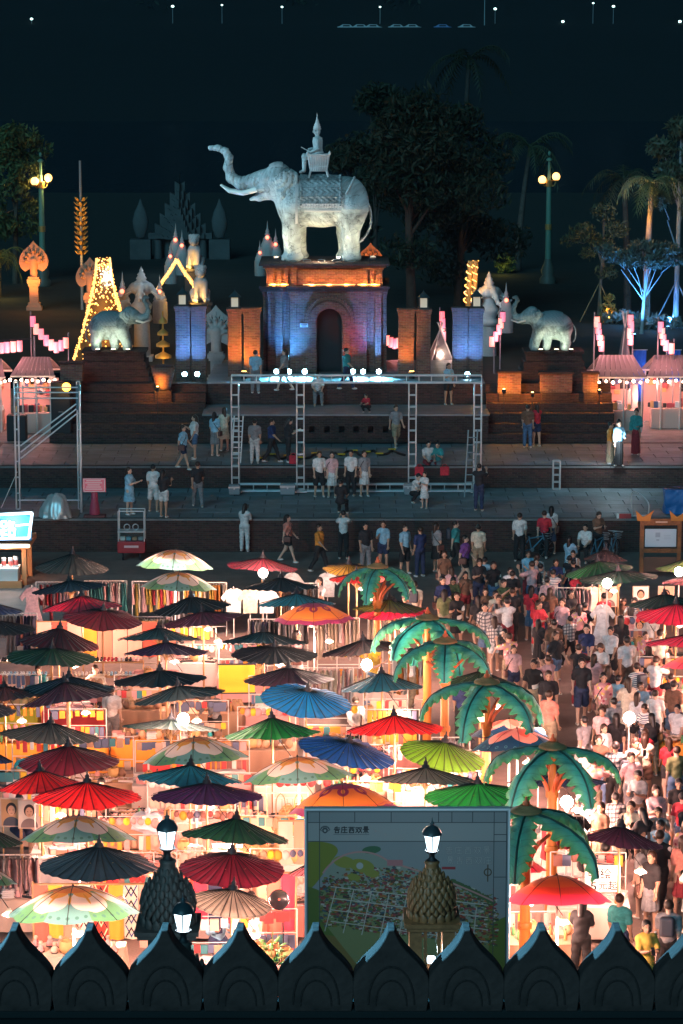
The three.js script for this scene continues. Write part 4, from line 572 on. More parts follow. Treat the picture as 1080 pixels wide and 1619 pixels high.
// ---------- far bank lamps, cars, wood ----------
{
  let proto; for (const [px, py, lab] of [[273, 10, 'far lamp across the river, first of the row above the temple'], [351, 8, 'far lamp across the river above the elephant trunk'], [446, 11, 'far lamp across the river above the elephant head'], [601, 11, 'far lamp across the river above the dark trees'], [783, 14, 'far lamp across the river, left of the tall unlit mast'], [938, 5, 'far lamp across the river, brightest at upper right'], [970, 10, 'far lamp across the river, beside the brightest one at upper right'], [890, 34, 'low far lamp across the river above the right street lamp'], [1075, 34, 'far lamp across the river at the upper right edge'], [50, 30, 'far lamp across the river at upper left']]) {
    const q = P(px, py, { d: 672 });
    if (!proto) { proto = thing('far_street_lamp', lab, 'street lamp', [q.x, 19.7, q.z]); part(proto, 'post', cyl(0.12, 0.08, 1, 0, 0, 0, 6), MGrey); part(proto, 'lamp_head', ball(0.34, 0, 0, 0, 1.1, 0.8, 1, 8), glow(0.6, 1, 0.95, 4)); }
    const t = proto.userData.label === lab ? proto : dup(proto, [q.x, 19.7, q.z], 0, lab); const h = q.y - 19.7; t.children[1].scale.setScalar([1, 0.7, 0.6, 1, 0.8, 1.1, 0.8, 0.5, 0.7, 0.5][px % 10]); t.children[0].scale.y = Math.max(1, h); t.children[1].position.y = Math.max(1, h);
  }
  const mast = P(766, 46, { d: 668 }); solo('far_mast', [cyl(0.16, 0.1, 8.4, 0, 0, 0, 6), bar([0, 8.3, 0], [1.2, 8.6, 0], 0.07)], mat(0.3, 0.36, 0.38, 0.5), 'tall thin pale mast across the river', 'mast', [mast.x, 19.7, mast.z]);
  lamp(V(P(601, 11, { d: 668 }).x, 26, -667), [0.4, 1, 0.85], 8);
  // parked cars and a shop strip along the far road
  const cp = (m) => { const t = thing('parked_car', '', 'car'); const s = new THREE.Shape([[-2.1, 0.3], [2.1, 0.3], [2.15, 0.75], [1.4, 0.9], [0.8, 1.4], [-0.9, 1.42], [-1.7, 0.95], [-2.15, 0.85]].map((a) => new THREE.Vector2(...a))); part(t, 'body', new THREE.ExtrudeGeometry(s, { depth: 1.6, bevelEnabled: true, bevelSize: 0.06, bevelThickness: 0.08, bevelSegments: 2 }).translate(0, 0, -0.8), m); part(t, 'side_window', bx(1.6, 0.35, 0.02, -0.05, 0.98, 0.892), MBlack); for (const x of [-1.3, 1.3]) for (const z of [-0.8, 0.8]) part(t, 'wheel', new THREE.CylinderGeometry(0.32, 0.32, 0.2, 12).rotateX(Math.PI / 2).translate(x, 0.32, z), MBlack); return t; };
  const car = cp(mat(0.5, 0.52, 0.55, 0.35)); let first = true;
  [[548, 'silver car parked across the river, leftmost of the row'], [570, 'second silver car from the left across the river'], [590, 'silver car parked below the far lamp over the dark trees'], [628, 'silver car parked across the river right of the far lamp'], [652, 'silver car in the middle of the gap across the river'], [700, 'blue-grey car parked across the river'], [738, 'silver car parked just left of the thin pale mast']].forEach(([px, lab], i) => { const q = P(px, 46, { d: 664 }); const c = i ? dup(car, [q.x, 19.75, -664], 0, lab) : (car.position.set(q.x, 19.75, -664), car.userData.label = lab, car); if (i === 5) c.children[0].material = mat(0.15, 0.25, 0.5, 0.4); });
  const sh = P(480, 47, { d: 676 }), st = thing('far_kiosk', 'small kiosk with red lit front across the river', 'kiosk', [sh.x, 19.7, -676]); part(st, 'cabin', bx(5, 2.2, 2, 0, 0, -0.2), MGrey); part(st, 'lit_front', bx(4.6, 0.7, 0.05, 0, 0.2, 0.85), glow(1, 0.2, 0.3, 0.5)); part(st, 'roof', bx(5.6, 0.2, 2.6, 0, 2.21, 0), MDark);
  const bl = []; for (let i = 0; i < 60; i++) bl.push([rr(-95, 95), rr(18, 24), rr(-18, 18), rr(4, 9), 0.7]); const w = solo('far_wood', leafCloud(bl, 9000, 1.3, 71), leafMat(0.02, 0.03, 0.018), 'dark wood along the far bank of the river', 'wood', [0, 1.5, -705]); w.userData.kind = 'stuff';
}
// ---------- temple silhouette, gold light structures ----------
{
  const b = at(286, 408, PLZ), d = -b.z, m = stone(0.09, 0.1, 0.105, 0.8), t = thing('temple', 'dim grey temple with stepped flame-shaped gable behind the lions', 'temple', b), W = (px) => P(px, 400, { d }).x - b.x, Y = (py) => P(286, py, { d }).y - b.y;
  for (let i = 0; i < 4; i++) { const k = 1 - i * 0.2, s = new THREE.Shape(), hw = W(334) * k, y0 = Y(376), y1 = Y(282 + i * 14); s.moveTo(-hw, y0); const n = 6; for (let j = 0; j < n; j++) { const f = j / n, g = (j + 0.75) / n; s.lineTo(-hw * (1 - f) * 1.0, y0 + (y1 - y0) * Math.pow(g, 1.1)); s.lineTo(-hw * (1 - (j + 1) / n), y0 + (y1 - y0) * Math.pow(g, 1.1) - (y1 - y0) * 0.05); } s.lineTo(0, y1 + 0.4); for (let j = n - 1; j >= 0; j--) { const g = (j + 0.75) / n; s.lineTo(hw * (1 - (j + 1) / n), y0 + (y1 - y0) * Math.pow(g, 1.1) - (y1 - y0) * 0.05); s.lineTo(hw * (1 - j / n), y0 + (y1 - y0) * Math.pow(g, 1.1)); } s.lineTo(hw, y0); s.closePath(); part(t, 'gable', new THREE.ExtrudeGeometry(s, { depth: 0.4, bevelEnabled: false }).translate(0, 0, i * 0.42), m); }
  part(t, 'hall', bx(W(328) * 2, Y(377), 6, 0, 0, -3.2), m); part(t, 'beam', bx(W(336) * 2, 0.4, 1.6, 0, Y(377) + 0.01, -0.2), m); for (let i = -2; i <= 2; i++) part(t, 'column', cyl(0.3, 0.26, Y(378), i * W(328) * 0.42, 0, 0.4, 10), m);
  for (const s of [-1, 1]) part(t, 'leaf_spire', new THREE.LatheGeometry([[0.01, 0], [0.3, 0.1], [0.5, 0.7], [0.55, 1.2], [0.4, 1.8], [0.16, 2.3], [0.01, 2.7]].map((p) => new THREE.Vector2(p[0], p[1])), 12).scale(1, 1, 0.5).translate(s * W(348), Y(376), 0.6), m), part(t, 'spire_base', bx(1.4, Y(377), 1.4, s * W(348), 0, 0.5), m);
  lamp(V(b.x, b.y + 3, b.z + 14), [0.6, 0.85, 1], 7, 10);
}
const GB = glow(1, 0.42, 0.06, 4), MGold = mat(0.55, 0.32, 0.08, 0.5, { metalness: 0.3 });
function bulbs(pts, r) { const g = new THREE.OctahedronGeometry(r, 0); return join(pts.map((p) => g.clone().translate(p[0], p[1], p[2]))); }
{
  let q = P(165, 512, { d: 124 }), h = P(165, 408, { d: 124 }).y - PLZ; const r = rngOf(81);
  let t = thing('netted_tower', 'gold tower wrapped in a net of fairy lights left of the small elephant', 'tower', [q.x, PLZ, q.z]);
  const R = (f) => 1.25 * Math.pow(1 - f, 1.35) + 0.3; part(t, 'core', lathe([...Array(10)].map((_, i) => [R(i / 9) - 0.06, h * i / 9]), 12), mat(0.16, 0.09, 0.03, 0.8)); const pts = []; for (let i = 0; i < 46; i++) for (let k = 0; k < 24; k++) { if (r() < 0.3) continue; const a = k / 24 * 6.283 + i * 0.2 + r() * 0.3; pts.push([Math.cos(a) * R(i / 46), h * (i + r()) / 46, Math.sin(a) * R(i / 46)]); } part(t, 'fairy_lights', bulbs(pts, 0.042), GB).userData.kind = 'stuff';
  for (const s of [-1, 1]) part(t, 'edge_rope', tube([[-1.45 * s, 0, 0.1], [-0.85 * s, h * 0.4, 0.1], [-0.42 * s, h * 0.75, 0.1], [-0.3 * s, h, 0.1]], 0.06, 20, 6), glow(1, 0.5, 0.1, 1.6));
  lamp(V(q.x, PLZ + 2.2, q.z + 1.6), [1, 0.45, 0.07], 14);
  q = P(280, 462, { d: 130 }); h = P(280, 410, { d: 130 }).y; t = thing('light_gable', 'gold lit pointed gable left of the lions', 'gable', [q.x, q.y, q.z]); h -= q.y;
  for (const s of [-1, 1]) { part(t, 'gable_edge', tube([[0, h, 0], [s * 0.35, h * 0.62, 0], [s * 0.62, h * 0.4, 0], [s * 0.95, h * 0.06, 0]], 0.1, 16, 6), glow(1, 0.45, 0.08, 1.5)); const pp = []; for (let i = 0; i < 40; i++) { const f = i / 40; pp.push([s * f * 0.95 + (r() - 0.5) * 0.16, h * (1 - f) + (r() - 0.5) * 0.1, 0.12]); } part(t, 'fairy_lights', bulbs(pp, 0.035), GB).userData.kind = 'stuff'; part(t, 'post', bar([s * 0.8, 0.1, -0.1], [s * 0.8, PLZ - q.y, -0.1], 0.07), MDark); }
  for (const [px0, px1, lab] of [[736, 744, 'left gold lit post behind the pillars at right'], [748, 752, 'right gold lit post behind the pillars at right']]) { const a = P(px0, 480, { d: 128 }), b = P(px1, 412, { d: 128 }); t = thing('gold_post', lab, 'post', a); part(t, 'shaft', bar([0, PLZ - a.y, 0], [b.x - a.x, b.y - a.y, 0], 0.13, 8), mat(0.4, 0.22, 0.06, 0.6)); part(t, 'light_rope', tube([...Array(20)].map((_, i) => [(b.x - a.x) * i / 19 + 0.14 * Math.cos(i * 2), (b.y - a.y) * i / 19, 0.14 * Math.sin(i * 2)]), 0.025, 90, 5), GB); lamp(V(a.x + 0.3, a.y + 1.2, a.z + 0.7), [1, 0.45, 0.08], 1.6); }
  q = P(129, 404, { d: 150 }); h = P(129, 312, { d: 150 }).y - q.y; t = thing('leaf_column', 'tall column of gold lit scale-like leaves at left', 'column', [q.x, q.y, q.z]); part(t, 'pole', [cyl(0.09, 0.07, h + 2.0 + q.y - PLZ, 0, PLZ - q.y, 0, 8)], MGrey);
  for (let i = 0; i < 12; i++) for (let k = 0; k < 5; k++) { const a = (k + (i % 2) * 0.5) / 5 * 6.283; part(t, 'leaf', ball(0.14, 0, 0.05, 0, 0.75, 1.3, 0.22, 6).rotateX(0.75).translate(0, 0, 0.24).rotateY(a).translate(0, h * (i + 0.5) / 12, 0), MGold); } lamp(V(q.x - 0.2, q.y - 0.4, q.z + 1.3), [1, 0.5, 0.1], 9);
  lamp(V(q.x + 0.2, q.y + h * 0.7, q.z + 1.3), [1, 0.5, 0.1], 5);
  q = P(258, 560, { d: 119 }); h = P(258, 492, { d: 119 }).y - PLZ; t = thing('tiered_ornament', 'gold tiered parasol ornament left of the joined blue pillars', 'ornament', [q.x, PLZ, q.z]); part(t, 'pole', cyl(0.04, 0.04, h, 0, 0, 0, 8), MGold); for (let i = 0; i < 4; i++) part(t, 'tier', lathe([[0.02, h * (0.35 + i * 0.17) + 0.18], [0.36 - i * 0.06, h * (0.35 + i * 0.17)], [0.36 - i * 0.06, h * (0.35 + i * 0.17) - 0.12]], 14), MGold); lamp(V(q.x + 0.1, PLZ + 1.2, q.z + 0.9), [1, 0.55, 0.12], 2.2);
  // glowing rail behind the right pillars
  const a = P(655, 526, { d: 140 }), b2 = P(886, 527, { d: 140 }); t = thing('lit_railing', 'low railing with a warm light line behind the right pillars', 'railing', [(a.x + b2.x) / 2, a.y, a.z]); const L = b2.x - a.x; part(t, 'light_line', bx(L, 0.07, 0.05, 0, 0, 0), glow(1, 0.72, 0.3, 3)); part(t, 'wall', bx(L, 0.8, 0.2, 0, -0.81, -0.15), stone(0.1, 0.1, 0.08)); for (let i = 0; i < 8; i++) part(t, 'baluster', bx(0.08, a.y - PLZ - 0.8, 0.08, -L / 2 + L * (i + 0.5) / 8, PLZ - a.y, -0.15), MDark); for (let i = 0; i < 4; i++) lamp(V(a.x + L * (i + 0.5) / 4, a.y - 0.1, a.z + 0.2), [1, 0.68, 0.3], 1.6);
}
// ---------- pink paper lanterns ----------
{
  const MP = (k) => glow(1, [0.13, 0.1, 0.24][k], [0.17, 0.24, 0.16][k], [1.2, 0.95, 1.6][k]); let proto;
  const groups = [['at the left edge', [[2, 550], [11, 549], [21, 548], [31, 547]], 112], ['descending left of the netted tower', [[52, 508], [57, 520], [65, 528], [73, 538], [81, 545], [89, 549], [97, 546], [104, 542]], 113], ['between the pedestal and the pillars right of it', [[612, 538], [618, 541], [624, 543], [630, 542]], 121], ['stacked above the small white tent behind the right pillars', [[699, 500], [700, 511], [699, 522], [701, 532]], 122], ['on a slanting string beside the right elephant trunk', [[795, 501], [792, 511], [789, 521], [784, 532], [778, 540]], 121], ['in the tall string left of the white canopies', [[944, 509], [946, 519], [947, 529], [949, 538], [951, 547]], 113], ['in the tall string over the first white canopy', [[997, 506], [998, 516], [996, 527], [997, 537]], 113], ['in the slanting string at the right edge', [[1045, 517], [1047, 527], [1049, 537], [1053, 546], [1062, 551]], 113]];
  const side = ['topmost', 'second', 'third', 'fourth', 'fifth', 'sixth', 'seventh', 'last'];
  groups.forEach(([where, pts, d], gi) => { const wire = [];
    pts.forEach(([px, py], i) => { const q = P(px, py, { d }); wire.push(V(q.x, q.y + 0.3, q.z)); const lab = `${gi === 0 || gi === 2 ? ['leftmost', 'second', 'third', 'rightmost'][i] : i === pts.length - 1 ? 'lowest' : side[i]} glowing pink paper lantern ${where}`;
      if (!proto) { proto = thing('paper_lantern', lab, 'lantern', q); part(proto, 'shade', lathe([[0.09, -0.24], [0.115, -0.22], [0.12, 0], [0.115, 0.22], [0.09, 0.24]], 12), MP(0)); part(proto, 'rim', [new THREE.TorusGeometry(0.1, 0.015, 6, 14).rotateX(Math.PI / 2).translate(0, 0.24, 0), new THREE.TorusGeometry(0.1, 0.015, 6, 14).rotateX(Math.PI / 2).translate(0, -0.24, 0)], MDark); part(proto, 'hanger', bar([0, 0.24, 0], [0, 0.31, 0], 0.012), MDark); } else dup(proto, q, 0, lab).children[0].material = MP((i + gi) % 3); });
    const a = wire[0].clone(), b = wire[wire.length - 1].clone(), base = d > 118 ? PLZ : H2; if (gi === 0 || gi === 2) { a.x -= 0.5; b.x += 0.5; } const t = thing('lantern_string', `dark string holding the pink lanterns ${where}`, 'string', [0, 0, 0]);
    part(t, 'wire', tube([a, ...wire.slice(1, -1), b], 0.012, 30, 4), MDark); part(t, 'post', bar([a.x - 0.1, base, a.z - 0.1], [a.x - 0.1, a.y + 0.1, a.z - 0.1], 0.035), MGrey); part(t, 'post', bar([b.x + 0.1, base, b.z - 0.1], [b.x + 0.1, b.y + 0.1, b.z - 0.1], 0.035), MGrey);
    const m = pts[pts.length >> 1], c = P(m[0], m[1], { d }); lamp(V(c.x, c.y - 0.3, c.z + 0.5), [1, 0.32, 0.34], 2.6, 8); });
}
// ---------- stalls far left and right behind the stage ----------
const MCanvas = mat(0.7, 0.6, 0.58, 0.8, { transmission: 0.3, map: blotch }), MWhite = mat(0.75, 0.74, 0.72, 0.6), MPole = mat(0.65, 0.6, 0.56, 0.5);
function canopyStall(label, px0, px1, pyTop, pyEave, d, lightI) {
  const a = P(px0, pyEave, { d }), b = P(px1, pyEave, { d }), top = P((px0 + px1) / 2, pyTop, { d }), w = b.x - a.x, base = H2, x = (a.x + b.x) / 2, e = a.y - base, r = top.y - base, t = thing('canopy_stall', label, 'stall', [x, base, -d]), D = 2.6;
  const n = 9; for (let i = 0; i < n; i++) { const f0 = -1 + 2 * i / n, f1 = -1 + 2 * (i + 0.94) / n, pos = [f0 * w / 2, e, D / 2, f1 * w / 2, e, D / 2, f0 * w / 2 * 0.62, r, -0.2, f1 * w / 2 * 0.62, r, -0.2, f0 * w / 2, e, -D / 2, f1 * w / 2, e, -D / 2], g = new THREE.BufferGeometry(); g.setAttribute('position', new THREE.Float32BufferAttribute(pos, 3)); g.setIndex([0, 1, 3, 0, 3, 2, 2, 3, 5, 2, 5, 4]); g.computeVertexNormals(); part(t, 'canopy_strip', g, MCanvas); }
  part(t, 'eave_beam', [bx(w, 0.07, 0.07, 0, e - 0.07, D / 2 - 0.1)], MPole); part(t, 'back_beam', bx(w, 0.07, 0.07, 0, e - 0.07, -D / 2 + 0.1), MPole);
  for (let i = 0; i < 6; i++) part(t, 'post', bar([-w / 2 + 0.2 + (w - 0.4) * i / 5, 0, i % 2 ? D / 2 - 0.1 : -D / 2 + 0.1], [-w / 2 + 0.2 + (w - 0.4) * i / 5, e - 0.05, i % 2 ? D / 2 - 0.1 : -D / 2 + 0.1], 0.035, 8), MPole);
  part(t, 'counter', rbx(w * 0.8, 0.85, 0.7, 0.03, 0, 0, 0.6), mat(0.6, 0.42, 0.36, 0.7)); part(t, 'back_panel', bx(w * 0.9, e * 0.75, 0.05, 0, 0.05, -D / 2 + 0.2), mat(0.65, 0.4, 0.36, 0.8));
  for (let i = 0; i < 26; i++) part(t, 'goods', rbx(0.12 + 0.14 * rnd(), 0.14 + 0.25 * rnd(), 0.1, 0.02, -w * 0.43 + w * 0.86 * rnd(), i % 2 ? 0.853 : 1.25 + 0.6 * rnd(), i % 2 ? 0.45 + 0.3 * rnd() : -D / 2 + 0.32), [MDark, mat(0.5, 0.1, 0.12, 0.7), mat(0.1, 0.15, 0.3, 0.7), mat(0.7, 0.45, 0.2, 0.7), MWhite][i % 5]);
  const bt = part(t, 'bulb_string', tube([[-w / 2, e - 0.08, D / 2 + 0.05], [-w / 4, e - 0.2, D / 2 + 0.05], [0, e - 0.08, D / 2 + 0.05], [w / 4, e - 0.2, D / 2 + 0.05], [w / 2, e - 0.08, D / 2 + 0.05]], 0.012, 30, 4), MDark);
  for (let i = 0; i < 9; i++) part(bt, 'bulb', ball(0.065, -w / 2 + w * i / 8, e - 0.17 - 0.05 * Math.sin(i * 1.57) ** 2, D / 2 + 0.06, 1, 1, 1, 8), glow(1, 0.6, 0.42, i % 3 ? 5 : 24));
  for (const s of [-0.25, 0.25]) lamp(V(x + s * w, base + e - 0.45, -d + 0.3), [1, 0.36, 0.28], lightI, 6);
  lamp(V(x, base + r + 0.9, -d + 1.4), [1, 0.34, 0.38], lightI * 0.4, 6);
  return { t, x, e, w, d };
}
{
  canopyStall('white canopy stall with pink glow, left one of the pair at far right', 932, 1018, 562, 590, 112.5, 6); canopyStall('white canopy stall with pink glow at the far right edge', 1018, 1108, 562, 589, 113.2, 6);
  canopyStall('pale canopy stall glowing orange inside at far left', 22, 92, 565, 588, 111.8, 5.5); canopyStall('pale canopy stall cut by the left picture edge', -48, 14, 568, 590, 112.4, 5.5);
  // blue fabric panels and gold posts behind the right stalls
  for (const [px, lab] of [[1012, 'hanging bright blue cloth between the two white canopies'], [1066, 'hanging bright blue cloth under the far right canopy']]) { const q = P(px, 560, { d: 115.6 }), t = thing('blue_banner', lab, 'banner', [q.x, H2, -115.6]), g = new THREE.PlaneGeometry(0.55, 2.2, 14, 4), p = g.attributes.position; for (let i = 0; i < p.count; i++) p.setZ(i, 0.05 * Math.sin(p.getX(i) * 22)); g.computeVertexNormals(); part(t, 'cloth', g.translate(0, 1.8, 0), mat(0.02, 0.16, 0.7, 0.7, { transmission: 0.3 })); part(t, 'pole', bar([-0.32, 0, 0], [-0.32, 3.0, 0], 0.03), MPole); part(t, 'cross_bar', bar([-0.32, 2.92, 0], [0.32, 2.92, 0], 0.02), MPole); lamp(V(q.x, H2 + 1.6, -115.1), [0.3, 0.5, 1], 3); }
  for (const [px, py, lab] of [[988, 520, 'tripod of white poles above the first white canopy'], [696, 536, 'small white tent behind the right pillars'], [320, 0, '']]) { if (!lab) continue; const q = P(px, py, { d: px < 800 ? 121 : 114.6 }), base = px < 800 ? PLZ : H2, h = q.y - base + 0.4, w = px < 800 ? 1.0 : 0.8, t = thing('white_tent', lab, 'tent', [q.x, base, q.z]); for (let k = 0; k < 4; k++) { const a = k * 1.571 + 0.6; part(t, 'pole', bar([Math.cos(a) * w, 0, Math.sin(a) * w], [-Math.cos(a) * 0.15, h + 0.35, -Math.sin(a) * 0.15], 0.03), MPole); } for (let k = 0; k < 3; k++) { const a = k * 1.571 + 0.6, b = a + 1.571, g = new THREE.BufferGeometry(); g.setAttribute('position', new THREE.Float32BufferAttribute([Math.cos(a) * w, 0.05, Math.sin(a) * w, Math.cos(b) * w * (k === 1 ? 1 : 0.55), 0.05, Math.sin(b) * w * (k === 1 ? 1 : 0.55), 0, h, 0], 3)); g.computeVertexNormals(); part(t, 'flap', g, MCanvas); } lamp(V(q.x, base + 0.9, q.z + 0.3), [1, 0.72, 0.55], 5); lamp(V(q.x + 0.5, base + 1.2, q.z + 1.4), [1, 0.5, 0.45], 3); }
  // the bright orange lamp in front of the left steps
  const q = P(105, 612, { d: 108.6 }), t = thing('orange_work_lamp', 'very bright orange lamp behind the left scaffold frame', 'lamp', q); part(t, 'bulb', ball(0.18, 0, 0, 0, 1, 1, 1, 14), glow(1, 0.45, 0.04, 7)); part(t, 'stand', bar([0, -0.1, -0.05], [0, H2 - q.y, -0.05], 0.03), MDark); part(t, 'reflector', lathe([[0.05, 0], [0.2, 0.14]], 14).rotateX(Math.PI / 2 ).translate(0, 0, -0.16), MDark); lamp(q.clone(), [1, 0.45, 0.06], 12, 6);
  // loudspeaker boxes by the left market
  for (const [px, h, w, lab] of [[27, 1.05, 0.78, 'black loudspeaker cabinet behind the left scaffold post'], [98, 2.4, 0.8, 'tall dark cabinet left of the left brick steps']]) { const p = P(px, 690, { d: 108.8 }), s = thing('speaker_cabinet', lab, 'speaker', [p.x, H2 + 0.003, -108.9]); part(s, 'cabinet', rbx(w, h, 0.6, 0.04, 0, 0, 0), MBlack); part(s, 'grille', bx(w * 0.86, h * 0.86, 0.02, 0, h * 0.07, 0.305), mat(0.03, 0.03, 0.033, 0.9)); part(s, 'handle', bar([-0.1, h * 0.5, 0.33], [0.1, h * 0.5, 0.33], 0.015), MGrey); }
}
// ---------- trusses and frames on the terraces ----------
const MAlu = mat(0.62, 0.66, 0.68, 0.38, { metalness: 0.55 });
const rungGeo = bar([0, 0, 0], [1, 0, 0], 0.018, 6);
function truss(t, a, b, w, pitch, name = 'truss') {   // square section between two points
  const A = V(...a), B = V(...b), d = B.clone().sub(A), L = d.length(); d.normalize(); const z = V(0, 0, 1), s = new THREE.Vector3().crossVectors(z, d).normalize(), h = w / 2;
  const off = [[1, 1], [1, -1], [-1, 1], [-1, -1]].map(([i, j]) => s.clone().multiplyScalar(i * h).add(V(0, 0, j * h)));
  for (const o of off) part(t, name + '_chord', bar(A.clone().add(o), B.clone().add(o), 0.026, 8), MAlu);
  const n = Math.max(2, Math.round(L / pitch)); for (let i = 0; i <= n; i++) { const p = A.clone().addScaledVector(d, L * i / n); for (const j of [1, -1]) { const m = part(t, name + '_rung', rungGeo, MAlu); m.position.copy(p).addScaledVector(s, -h).add(V(0, 0, j * h)); m.quaternion.setFromUnitVectors(V(1, 0, 0), s); m.scale.set(w, 1, 1); } }
}
{
  const d = 100.9, y0 = H1 + 0.03, yt = P(560, 599, { d }).y, X = (px) => P(px, 690, { d }).x, t = thing('truss_gantry', 'aluminium ladder truss gantry standing in front of the stage', 'gantry', [0, 0, -d]);
  const xs = [372, 475, 652, 755].map(X); xs.forEach((x) => truss(t, [x, y0 + 0.1, 0], [x, yt - 0.16, 0], 0.27, 0.44));
  truss(t, [xs[0] - 0.13, yt, 0], [xs[3] + 0.13, yt, 0], 0.27, 0.46); truss(t, [xs[0] + 0.16, y0 + 0.17, 0], [xs[3] - 0.2, y0 + 0.17, 0], 0.26, 0.5, 'base');
  for (const x of xs) part(t, 'base_plate', rbx(0.5, 0.06, 0.5, 0.02, x, y0, 0), MAlu);
  for (const [px, w, h, lab] of [[371, 0.42, 0.36, 'small grey ballast box at the left foot of the gantry'], [455, 0.55, 0.4, 'grey ballast box at the second foot of the gantry'], [645, 0.3, 0.42, 'slim grey ballast box at the third foot of the gantry']]) { const b = thing('ballast_box', lab, 'box', [X(px), y0, -d + 0.5]); part(b, 'case', rbx(w, h, 0.35, 0.03), MGrey); part(b, 'lid_strip', bx(w + 0.02, 0.04, 0.37, 0, h * 0.7, 0), MSteel); part(b, 'latch', bx(0.06, 0.08, 0.02, 0, h * 0.55, 0.185), MSteel); }
  // scaffold frame at left
  const d2 = 97.2, Xb = (px) => P(px, 700, { d: d2 }).x, Yb = (py) => P(100, py, { d: d2 }).y, u = thing('scaffold_frame', 'open pole frame with slanting braces on the lower terrace at left', 'scaffold', [0, 0, -d2]);
  const p0 = Xb(27), p1 = Xb(125), p2 = Xb(129.5); truss(u, [p0, H1 + 0.02, 0], [p0, Yb(603), 0], 0.13, 0.6, 'post'); truss(u, [p1, H1 + 0.02, 0], [p1, Yb(603), 0], 0.1, 0.6, 'post'); part(u, 'front_post', bar([p2, H1 - 0.0, 0.6], [p2, Yb(615), 0.6], 0.045, 8), MAlu);
  for (const py of [612, 620, 629]) part(u, 'top_rail', bar([p0, Yb(py), 0.1], [p1, Yb(py), 0.1], 0.028, 8), MAlu); for (const k of [0, 10, 20]) part(u, 'brace', bar([Xb(33), Yb(704 + k), 0.12], [Xb(122), Yb(638 + k * 0.8), 0.12], 0.028, 8), MAlu); part(u, 'clamp', [rbx(0.16, 0.9, 0.16, 0.03, p1, Yb(648), 0.02)], mat(0.08, 0.16, 0.2, 0.6)); part(u, 'low_rail', bar([p0, Yb(790), 0.1], [p1, Yb(790), 0.1], 0.025, 8), MAlu);
  part(u, 'guy_rope', bar([p0, Yb(745), 0.1], [Xb(2), Yb(800), 0.4], 0.012, 5), MWhite);
  // ladders
  for (const [px, py0, py1, dd, lean, lab] of [[378, 735, 662, 103.2, 0.1, 'aluminium ladder leaning by the left end of the gantry'], [745, 772, 668, 100.2, 0.14, 'dark ladder leaning by the right end of the gantry']]) { const a = P(px - 4, py0, { d: dd }), b = P(px + 4, py1, { d: dd }), l = thing('ladder', lab, 'ladder', [a.x, py0 > 750 ? H1 + 0.01 : H2 + 0.01, -dd + 0.35]), h = b.y - a.y, m = px < 500 ? MAlu : mat(0.2, 0.27, 0.3, 0.5); for (const s of [-0.17, 0.17]) part(l, 'rail', bar([s, 0, 0], [s + lean, h, -0.3], 0.03, 6), m); for (let i = 1; i < 9; i++) part(l, 'rung', bar([-0.17 + lean * i / 9, h * i / 9, -0.3 * i / 9], [0.17 + lean * i / 9, h * i / 9, -0.3 * i / 9], 0.02, 6), m); }
  { const q = P(882, 768, { d: 100.9 }), l = thing('truss_piece', 'short upright piece of aluminium truss on the lower terrace', 'truss', [q.x, H1 + 0.01, -101.6]); truss(l, [0, 0.02, 0], [0, 1.1, 0], 0.26, 0.27); }
  // cables lying on the upper terrace
  for (const [x0, x1, py, lab] of [[530, 640, 716, 'dark cable with yellow marks lying before the niches, right part'], [400, 520, 722, 'dark cable with yellow marks lying before the niches, left part']]) { const pts = [...Array(12)].map((_, i) => { const q = P(x0 + (x1 - x0) * i / 11, py + 4 * Math.sin(i * 1.9), { h: H2 + 0.05 }); return q; }); const t2 = thing('floor_cable', lab, 'cable', [0, 0, 0]); part(t2, 'cable', tube(pts, 0.05, 40, 6), MBlack); for (let i = 1; i < 11; i += 2) part(t2, 'yellow_mark', rbx(0.3, 0.05, 0.12, 0.01, pts[i].x, pts[i].y + 0.025, pts[i].z), mat(0.6, 0.4, 0.02, 0.6)); }
}
